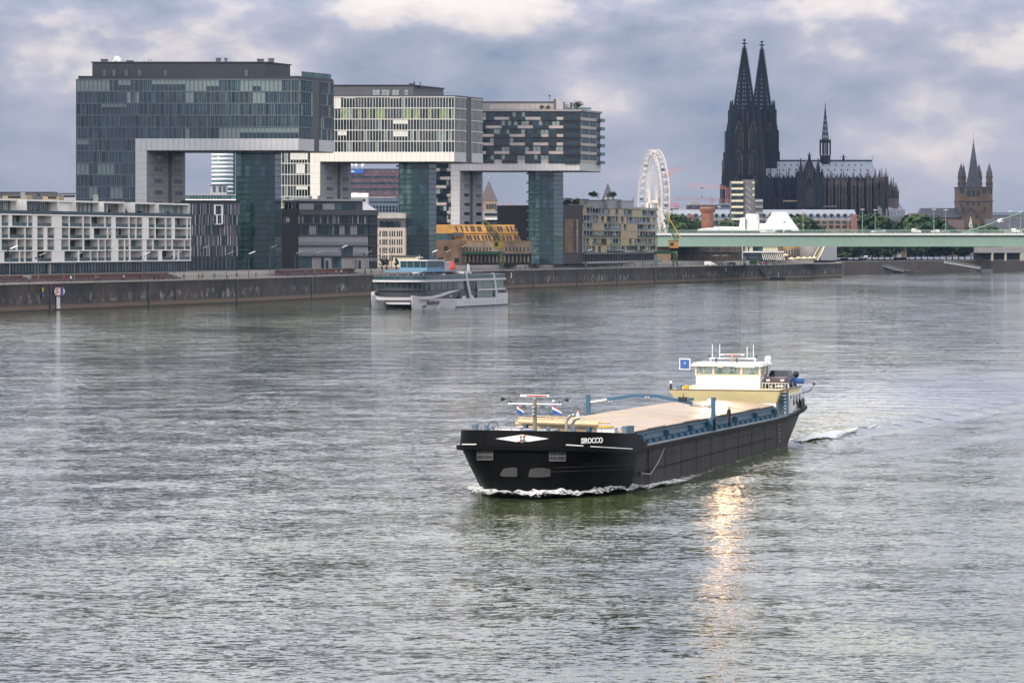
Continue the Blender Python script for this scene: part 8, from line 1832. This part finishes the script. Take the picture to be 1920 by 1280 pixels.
# ------------------------------------------------------------------ excursion catamaran
FO = Vector((-30.5, 865.5, 0)); FRZ = math.atan2(-.944, -.33)
M['fw'] = mat('excursion_ship_white', (.52, .51, .54), .35, var=.04); M['fd'] = mat('excursion_ship_dark', (.03, .036, .045), .4, var=.1); M['fg'] = glass('excursion_ship_glass', (.018, .030, .040), .06); M['fgl'] = glass('pale_green_ship_glass', (.15, .20, .18), .12)
M['fb'] = mat('light_blue_ship_paint', (.11, .23, .34), .45, var=.05)
fs = R('excursion_ship', 'white glazed catamaran excursion ship with a light blue wheelhouse near the quay', 'passenger ship', tuple(FO), FRZ)
FL = 72.0
def fx(px): return -(px - 775) * FL / 173.0
def fz(py, x): Yd = FO.y - .944 * x; return wz(py, Yd)
FBm = 7.4; fs.scale = (.94, 1, 1)
for s in (1, -1):
    g = MB(); rings = []
    for x, w, z1 in ((1.6, .1, 3.6), (-.5, .9, 3.4), (-4, 1.7, 3.1), (-10, 2.2, 2.6), (-20, 2.5, 2.2), (-45, 2.5, 1.9), (-72, 2.4, 1.9)):
        yc = s * (5.0 + (2.4 - w) * .25); k = .86; rings.append([(x - 1.2, yc - w * k * .8, -.8), (x - 1.2, yc + w * k * .8, -.8), (x - .6, yc + w * k, .4), (x, yc + w, z1), (x, yc - w, z1), (x - .6, yc - w * k, .4)])
    g.loft(rings, M['fw'], True, True, True); g.build('pontoon_hull', fs)
    g = MB(); g.loft([[(x, s * (7.45 if x < -12 else 6.6 + (-x) * .06), z) for z in (2.0, 2.12)] for x in (-2, -12, -26, -71)], M['pink'], closed=False); g.build('red_line', fs)
g = MB(); g.box(-71.5, -3.5, -6.4, 6.4, 1.5, 3.0, M['fd']); g.build('bridge_deck', fs)
g = MB(); g.box(-71.8, -28, -7.5, 7.5, .35, 2.3, M['fw']); g.box(-71.9, -28, -7.56, 7.56, -.3, .36, M['fd']); g.build('side_hull', fs)
for s in (1, -1):
    g = MB(); P_ = ((-2.5, 6.1, 2.9), (-8, 6.9, 2.75), (-16, 7.35, 2.6), (-28, 7.5, 2.4))
    for a, b_ in zip(P_, P_[1:]): g.hexa([(a[0], s * a[1] * .93, -.2), (b_[0], s * b_[1] * .97, -.2), (b_[0], s * (b_[1] - 1.2), -.2), (a[0], s * (a[1] - 1.2), -.2)], [(a[0], s * a[1], a[2]), (b_[0], s * b_[1], b_[2]), (b_[0], s * (b_[1] - 1.2), b_[2]), (a[0], s * (a[1] - 1.2), a[2])], M['fw'])
    g.build('bow_side', fs)
g = MB(); g.box(-5, -3.2, -3.4, 3.4, 1.2, 1.75, M['fw']); g.build('tunnel_beam', fs)
# sweeping white bow rim
g = MB(); rim = []
for i in range(21):
    a = -math.pi / 2 + math.pi * i / 20; x = -6 + 7.2 * math.cos(a) ** .6 if math.cos(a) > 0 else -6; y = 7.4 * math.sin(a); z = 3.1 + (.15 if a > 0 else 1.4) * abs(math.sin(a)) ** 6; rim.append((x, y, z))
side_ = [(-10, 7.45, 3.3, .6), (-16, 7.5, 3.8, .75), (-22, 7.5, 4.35, .6), (-31, 7.5, 4.7, .12)]
for a, b_ in zip(rim, rim[1:]): g.hexa([(a[0], a[1], a[2] - .75), (b_[0], b_[1], b_[2] - .75), (b_[0] - .6, b_[1] * .93, b_[2] - .75), (a[0] - .6, a[1] * .93, a[2] - .75)], [(a[0] + .2, a[1], a[2]), (b_[0] + .2, b_[1], b_[2]), (b_[0] - .6, b_[1] * .93, b_[2]), (a[0] - .6, a[1] * .93, a[2])], M['fw'])
pr = (-6, 7.4, 3.5, .9)
for s in (1, -1):
    pr = (-6, 7.4, 4.6, .75)
    pr = (-6, 7.4, 3.2, .75)
    for q in side_:
        g.hexa([(pr[0], s * pr[1], pr[2] - pr[3]), (q[0], s * q[1], q[2] - q[3]), (q[0], s * (q[1] - .3), q[2] - q[3]), (pr[0], s * (pr[1] - .3), pr[2] - pr[3])], [(pr[0], s * pr[1], pr[2] + .1), (q[0], s * q[1], q[2]), (q[0], s * (q[1] - .3), q[2]), (pr[0], s * (pr[1] - .3), pr[2] + .1)], M['fw']); pr = q
g.build('bow_rim', fs)
# dark glazed saloon with rounded front
def plan(x0, x1, w, n=14, ex=.6, dx=6.5):
    o = []
    for i in range(n + 1): a = -math.pi / 2 + math.pi * i / n; o.append((x1 - dx + dx * max(0, math.cos(a)) ** ex, w * math.sin(a)))
    return o + [(x0, w), (x0, -w)]
g = MB(); g.prism(plan(-70, -2.5, 6.9), 3.0, 4.75, M['fd']); g.build('lower_saloon', fs)
pl = plan(-69, -1.2, 7.1); g = MB(); g.prism(plan(-69, -1.6, 6.8), 4.75, 7.0, M['fd']); g.build('upper_saloon', fs)
for a, b_ in zip(pl[:-2], pl[1:-1]):
    g = MB(); g.face([(a[0] - .6, a[1] * .97, 4.8), (b_[0] - .6, b_[1] * .97, 4.8), (b_[0], b_[1], 6.95), (a[0], a[1], 6.95)], M['fg']); g.cyl((a[0] - .58, a[1] * .97, 4.8), (a[0] + .02, a[1], 6.95), .07, M['mull'], n=4); g.build('saloon_window', fs)
def spane(x0, x1, z0, z1, m, nm, y=7.12, n=1):
    for s in (1, -1):
        if s < 0 and nm == 'saloon_window': pass
        g = MB(); w = (x1 - x0) / n
        for i in range(n): g.box(x0 + i * w + .06, x0 + (i + 1) * w - .06, s * y - .03, s * y + .03, z0, z1, m)
        g.build(nm, fs)
for i in range(5): spane(-12.5 - i * 4.6, -8.1 - i * 4.6, 4.85, 6.9, M['fg'], 'saloon_window', n=1)
spane(-34.5, -30.8, 4.85, 6.9, M['fgl'], 'saloon_window', n=3); spane(-44.5, -38.5, 4.85, 6.9, M['fd'], 'saloon_opening'); spane(-60, -46, 4.85, 6.9, M['fgl'], 'saloon_window', n=9); spane(-69, -62.5, 4.6, 6.9, M['fgl'], 'saloon_window', n=4)
spane(-60, -46.5, 2.4, 4.2, M['fgl'], 'lower_window', 7.02, 10); spane(-44.5, -32, 2.4, 4.2, M['fd'], 'lower_opening', 7.0); spane(-37, -34, 2.3, 3.0, M['fw'], 'door_panel', 7.1); spane(-43.5, -41, 2.3, 3.0, M['fw'], 'door_panel', 7.1); spane(-30, -14, 2.7, 3.4, M['fd'], 'lower_opening', 7.0)
spane(-70, -46, 4.25, 4.75, M['fw'], 'white_gallery', 7.4); spane(-72, -62.5, 2.3, 3.4, M['fw'], 'stern_bulwark', 7.45)
# white deck edge and glass rail
g = MB(); pp = plan(-70, -.3, 7.6); g.prism(pp, 6.98, 7.5, M['fw']); g.build('upper_deck_edge', fs)
g = MB(); g.prism([(p[0], p[1] * .985) for p in plan(-69.8, -.5, 7.5)], 7.5, 7.55, M['greyd']); g.build('sun_deck', fs)
pp = plan(-69.6, -.6, 7.4)
for k in range(len(pp)):
    a, b_ = pp[k], pp[(k + 1) % len(pp)]; L_ = math.dist(a, b_); n = max(1, int(L_ / 2.2)); g = MB()
    for i in range(n):
        p = [a[0] + (b_[0] - a[0]) * i / n, a[1] + (b_[1] - a[1]) * i / n]; q = [a[0] + (b_[0] - a[0]) * (i + 1) / n, a[1] + (b_[1] - a[1]) * (i + 1) / n]
        g.face([(*p, 7.58), (*q, 7.58), (*q, 8.6), (*p, 8.6)], M['gl2']); g.cyl((*p, 7.55), (*p, 8.7), .04, M['mull'], n=4)
    g.cyl((*a, 8.65), (*b_, 8.65), .04, M['steelg'], n=4); g.build('glass_rail', fs)
for (xt, xb, z1) in ((-35.6, -40.5, 9.4), (-59.5, -62.5, 8.9)):
    for s in (1, -1): g = MB(); y = s * 7.45; g.hexa([(xb - 1.0, y, 2.1), (xb + .6, y, 2.1), (xb + .6, y - s * .5, 2.1), (xb - 1.0, y - s * .5, 2.1)], [(xt - .7, y + s * .1, z1), (xt + .7, y + s * .1, z1), (xt + .7, y - s * .5, z1), (xt - .7, y - s * .5, z1)], M['fw']); g.build('slanted_strut', fs)
g = MB(); g.box(-41, -34.5, -7.2, 7.4, 8.9, 9.4, M['fw']); g.build('strut_roof', fs)
g = MB(); g.box(-35, -7.5, -5.4, 5.4, 9.5, 9.85, M['fb'])
for x in (-9, -17, -25, -33):
    for y in (-5, 5): g.cyl((x, y, 7.55), (x, y, 9.5), .12, M['fw'], n=5)
g.build('deck_canopy', fs)
g = MB(); g.box(-28, -15, -3.8, 3.8, 9.85, 10.6, M['fb']); g.build('wheelhouse_base', fs)
g = MB(); g.box(-27.8, -15.4, -3.7, 3.7, 10.6, 12.3, M['gt'])
for i in range(6): x = -15.4 - i * 2.48; g.box(x - .08, x + .08, 3.7, 3.76, 10.6, 12.3, M['fb'])
for i in range(5): y = -3.7 + i * 1.85; g.box(-15.4, -15.33, y - .08, y + .08, 10.6, 12.3, M['fb'])
g.build('wheelhouse_glass', fs)
g = MB(); g.box(-28.6, -14.8, -4.1, 4.1, 12.3, 12.6, M['fw']); g.build('wheelhouse_roof', fs)
g = MB(); g.cyl((-20, 0, 12.6), (-20, 0, 14), .06, M['fw'], n=5); g.box(-20.1, -19.9, -1, 1, 13.2, 13.35, M['fw']); g.build('radar_mast', fs)
g = MB(); g.box(-33, -28.6, -4, 4, 10, 11.8, M['greyl']); g.box(-33.1, -28.5, -4.1, 4.1, 11.8, 12, M['fw']); g.build('rear_cabin', fs)
for x, y, m in ((-37.5, 3, 'redp'), (-39, 1.5, 'yell')): g = MB(); g.lathe((x, y), [(.9, 9.4), (1.0, 10.6), (.6, 11.8), (.3, 12.1)], M[m], 10); g.build('deck_figure', fs)
g = MB(); g.cyl((-44.5, 5, 7.55), (-44.5, 5, 11.6), .05, M['steelw'], n=5); g.face([(-44.5, 5, 11.5), (-44.5, 5, 9.6), (-45.3, 5.4, 9.4), (-45.4, 5.3, 11.1)], M['steelw']); g.build('flagstaff', fs)
g = MB(); g.box(-72.2, -69.5, -6.5, 7.3, 2.3, 2.6, M['fw']); g.tube([(-69.5, 7.3, 4.8), (-72.5, 7.2, 3.9), (-72.5, 7.2, 2.4)], .12, M['fw'], 5); g.box(-71.5, -69.6, 5, 7.2, 2.6, 3.9, mat('dark_red_awning', (.18, .07, .07), .8)); g.build('stern_platform', fs)
text('ship_name', 'RheinEnergie', 1.55, (-10, 7.36, 1.6), (math.pi / 2 - .05, 0, math.pi - .06), fs, M['fd'], shear=.35, bold=.02, ext=.03)
text('side_name', 'KÖLN', .7, (-25, 7.05, 3.05), (math.pi / 2, 0, math.pi), fs, M['steelw'])
for s in (1, -1): g = MB(); g.box(-5.6, -3.8, s * 5.0 + s * 1.9, s * 5.0 + s * 1.98, .45, 1.0, M['fd']); g.build('anchor_pocket', fs)
for k in range(12): g = MB(); x = -36 - k * 2.9; g.box(x, x + .12, 7.5, 7.53, .8, 1.6, M['fd']); g.build('hull_mark', fs)
text('hull_emblem', 'AO', 1.5, (-3.45, .4, 2.15), (math.pi / 2, 0, math.pi / 2), fs, M['yell'], bold=.02) if 0 else None
FM = Matrix.Translation(FO) @ Matrix.Rotation(FRZ, 4, 'Z')
for i, (x, y, w) in enumerate(((-11, 5.8, 'at the front rail of the sun deck'), (-14, 6.3, 'second from the front on the sun deck'), (-22, 6.2, 'beside the light blue wheelhouse'), (-31, 6.4, 'behind the light blue wheelhouse'), (-33, 6.0, 'near the first white strut'), (-43, 5.5, 'behind the yellow deck figure'), (-47, 6.2, 'by the flagstaff'), (-54, 5.8, 'at the after part of the glass rail'))):
    nm_ = ('dark blue', 'black', 'white', 'red', 'tan', 'blue')[i % 6]; person(tuple(FM @ Vector((x * .94, y, 7.56))), FRZ + i, 'stand', cl[i % 6], cl[i % 2], hair[i % 3], 'passenger in a %s top %s' % (nm_, w), 'passengers on the sun deck')
# ------------------------------------------------------------------ foam: lumpy sheets of white water
def foam_mat():
    m = bpy.data.materials.new('white_foam'); m.use_nodes = True; t = m.node_tree; b = t.nodes['Principled BSDF']; L = t.links.new
    b.inputs['Base Color'].default_value = (.78, .80, .80, 1); b.inputs['Roughness'].default_value = .7
    g = t.nodes.new('ShaderNodeNewGeometry'); at = t.nodes.new('ShaderNodeAttribute'); at.attribute_name = 'dens'
    mp = t.nodes.new('ShaderNodeMapping'); mp.inputs['Scale'].default_value = (2.6, 3.4, 3); L(g.outputs['Position'], mp.inputs[0])
    n = t.nodes.new('ShaderNodeTexNoise'); n.inputs['Scale'].default_value = 1; n.inputs['Detail'].default_value = 6; n.inputs['Roughness'].default_value = .7; L(mp.outputs[0], n.inputs['Vector'])
    a = t.nodes.new('ShaderNodeMath'); a.operation = 'ADD'; L(n.outputs['Fac'], a.inputs[0]); L(at.outputs['Fac'], a.inputs[1])
    r = t.nodes.new('ShaderNodeMapRange'); r.inputs[1].default_value = .98; r.inputs[2].default_value = 1.12; L(a.outputs[0], r.inputs[0]); L(r.outputs[0], b.inputs['Alpha']); return m
M['foam'] = foam_mat()
def foam(name, label, path, width, height, dens, to_world, step=.28):
    """path of (x, y) local points; width, height, dens: functions of 0..1 along it; across: -1..1"""
    pts = [Vector(p) for p in path]; cum = [0]
    for a, b_ in zip(pts, pts[1:]): cum.append(cum[-1] + (b_ - a).length)
    n = int(cum[-1] / step); V_, F_, D_ = [], [], []; K = 12
    for i in range(n + 1):
        d = cum[-1] * i / n; k = max(j for j in range(len(cum)) if cum[j] <= d + 1e-9); k = min(k, len(pts) - 2); u = (d - cum[k]) / (cum[k + 1] - cum[k]); p = pts[k] + (pts[k + 1] - pts[k]) * u; q = (pts[k + 1] - pts[k]).normalized(); nn = Vector((-q.y, q.x)); t = i / n
        for j in range(K + 1):
            v = -1 + 2 * j / K; c = p + nn * (v * width(t)); w_ = to_world @ Vector((c.x, c.y, 0)); nz = noise.noise(Vector((w_.x * .9, w_.y * .9, 1.3))) + .5 * noise.noise(Vector((w_.x * 2.6, w_.y * 2.6, 4)))
            z = wave_h(w_.x, w_.y) * (1 if 470 > w_.y > 140 else 0) + .03 + height(t) * (1 - v * v) * (.65 + .7 * nz); V_.append((w_.x, w_.y, max(z, .03 + wave_h(w_.x, w_.y) * (1 if w_.y < 460 else 0)))); D_.append(dens(t) * (1 - abs(v) ** 2.2) - .35 * abs(v) ** 3 + .1 * nz)
    for i in range(n):
        for j in range(K): a = i * (K + 1) + j; F_.append((a, a + 1, a + K + 2, a + K + 1))
    me = bpy.data.meshes.new(name); me.from_pydata(V_, [], F_); me.materials.append(M['foam']); me.polygons.foreach_set('use_smooth', [True] * len(F_))
    at = me.attributes.new('dens', 'FLOAT', 'POINT'); at.data.foreach_set('value', D_); o = bpy.data.objects.new(name, me); C.objects.link(o); return tag(o, label, 'foam', None, 'stuff')
wl = full(.25, lambda x: 0, .15); bw_ = [(p[0], p[1]) for p in wl if p[0] > -4]; 
bowpath = [(-18, -5.9), (-9, -6.0)] + [(x, y) for x, y in sorted(bw_, key=lambda p: math.atan2(p[1], p[0] + 8))] + [(-7, 6.1), (-16, 6.2), (-30, 6.05)]
foam('bow_wave_foam', 'white foam curling along the waterline of the barge bow', bowpath, lambda t: 1.3 + 1.1 * math.exp(-((t - .42) / .2) ** 2), lambda t: .6 * math.exp(-((t - .45) / .22) ** 2) + .05, lambda t: .62 - .30 * max(0, (t - .68) / .32) - .15 * max(0, (.3 - t) / .3), SM)
foam('side_foam', 'thin broken foam line along the side of the barge', [(-18, 6.1), (-35, 6.15), (-55, 6.3), (-66, 6.2)], lambda t: .5, lambda t: .04, lambda t: .44, SM)
A = SMI @ Vector((wx(1494, 287), 287, 0)); B_ = SMI @ Vector((wx(1548, 294), 294, 0)); C_ = SMI @ Vector((wx(1610, 305), 305, 0)); D_ = SMI @ Vector((wx(1680, 316), 316, 0))
foam('stern_wake_foam', 'bright white foam streak trailing off the barge stern', [(A.x, A.y), (B_.x, B_.y), (C_.x, C_.y), (D_.x, D_.y)], lambda t: 0.9 + 1.1 * math.sin(min(1, t * 1.6) * math.pi) ** 2 * (t < .63), lambda t: .15 * (1 - t), lambda t: .86 - .44 * t, SM)
foam('propeller_wash', 'patchy pale wash spreading behind the barge stern', [(-66, 2), (-76, 2), (-92, 1)], lambda t: 3 + 4 * t, lambda t: .1, lambda t: .27 - .18 * t, SM, .5)
foam('excursion_ship_foam', 'white foam at the bows and side of the excursion ship', [(-3, -9), (1.2, -7), (1.5, -4.5), (0, 0), (1.5, 4.5), (1.0, 7), (-6, 8.3), (-25, 8.6)], lambda t: .9, lambda t: .15, lambda t: .55 - .2 * t, FM, .5)
foam('excursion_ship_wake', 'white wake streak behind the stern of the excursion ship', [(-70, 8), (-84, 7), (-100, 6), (-125, 5)], lambda t: 2.2, lambda t: .15, lambda t: .55 - .3 * t, FM, .7)
# ------------------------------------------------------------------ haze
hz = MB(); hz.box(-2300, 2300, -60, 3800, -1.0, 215, M['white']); o = hz.build('haze', label='thin bluish summer haze over the river and city', cat='haze', kind='stuff')
hm = bpy.data.materials.new('haze'); hm.use_nodes = True; hn = hm.node_tree; hn.nodes.clear(); ho = hn.nodes.new('ShaderNodeOutputMaterial'); hv = hn.nodes.new('ShaderNodeVolumePrincipled')
hv.inputs['Color'].default_value = (.38, .62, 1, 1); hv.inputs['Density'].default_value = HAZE; hn.links.new(hv.outputs[0], ho.inputs['Volume'])
o.data.materials.clear(); o.data.materials.append(hm)

# ------------------------------------------------------------------ unseen cloud heaps added to shade parts of the town
M['cloud'] = mat('cloud', (.85, .85, .87), 1.0, var=.08, vs=.01)
qv = Vector((math.cos(math.radians(SUN_AZ)) * -1, math.sin(math.radians(SUN_AZ)), 0)); sdv = Vector(sd); tv = sdv.cross(qv).normalized()
if tv.z < 0: tv = -tv
def cloud(target, hq, ht, n, r, seed, label):
    rr_ = random.Random(seed); c0 = Vector(target) + sdv * (1000 / sdv.z); g = MB(); g.M = None
    for i in range(n):
        a, b_ = rr_.uniform(-1, 1), rr_.uniform(-1, 1)
        if i < 4 * int(math.sqrt(n)): a = -1 + 2 * ((i * 7) % 11) / 10
        s_ = r * rr_.uniform(.8, 1.2); c = c0 + qv * (a * (hq - r * .6)) + tv * (b_ * (ht - r * .6)) + sdv * rr_.uniform(-20, 20)
        g.ball(c, s_, M['cloud'], 12)
    return g.build('cloud', smooth=True, label=label, cat='cloud', kind='stuff')
cloud((-190, 1000, 20), 128, 75, 90, 38, 1, 'unseen heap cloud that shades the southern crane house')
cloud((-10, 1330, 52), 22, 18, 12, 13, 2, 'small unseen heap cloud shading the upper floors of the northern crane house')
cloud((312, 2262, 40), 20, 35, 14, 14, 4, 'small unseen heap cloud shading the romanesque church')
cloud((235, 2550, 90), 75, 85, 60, 38, 3, 'unseen heap cloud shading the cathedral')
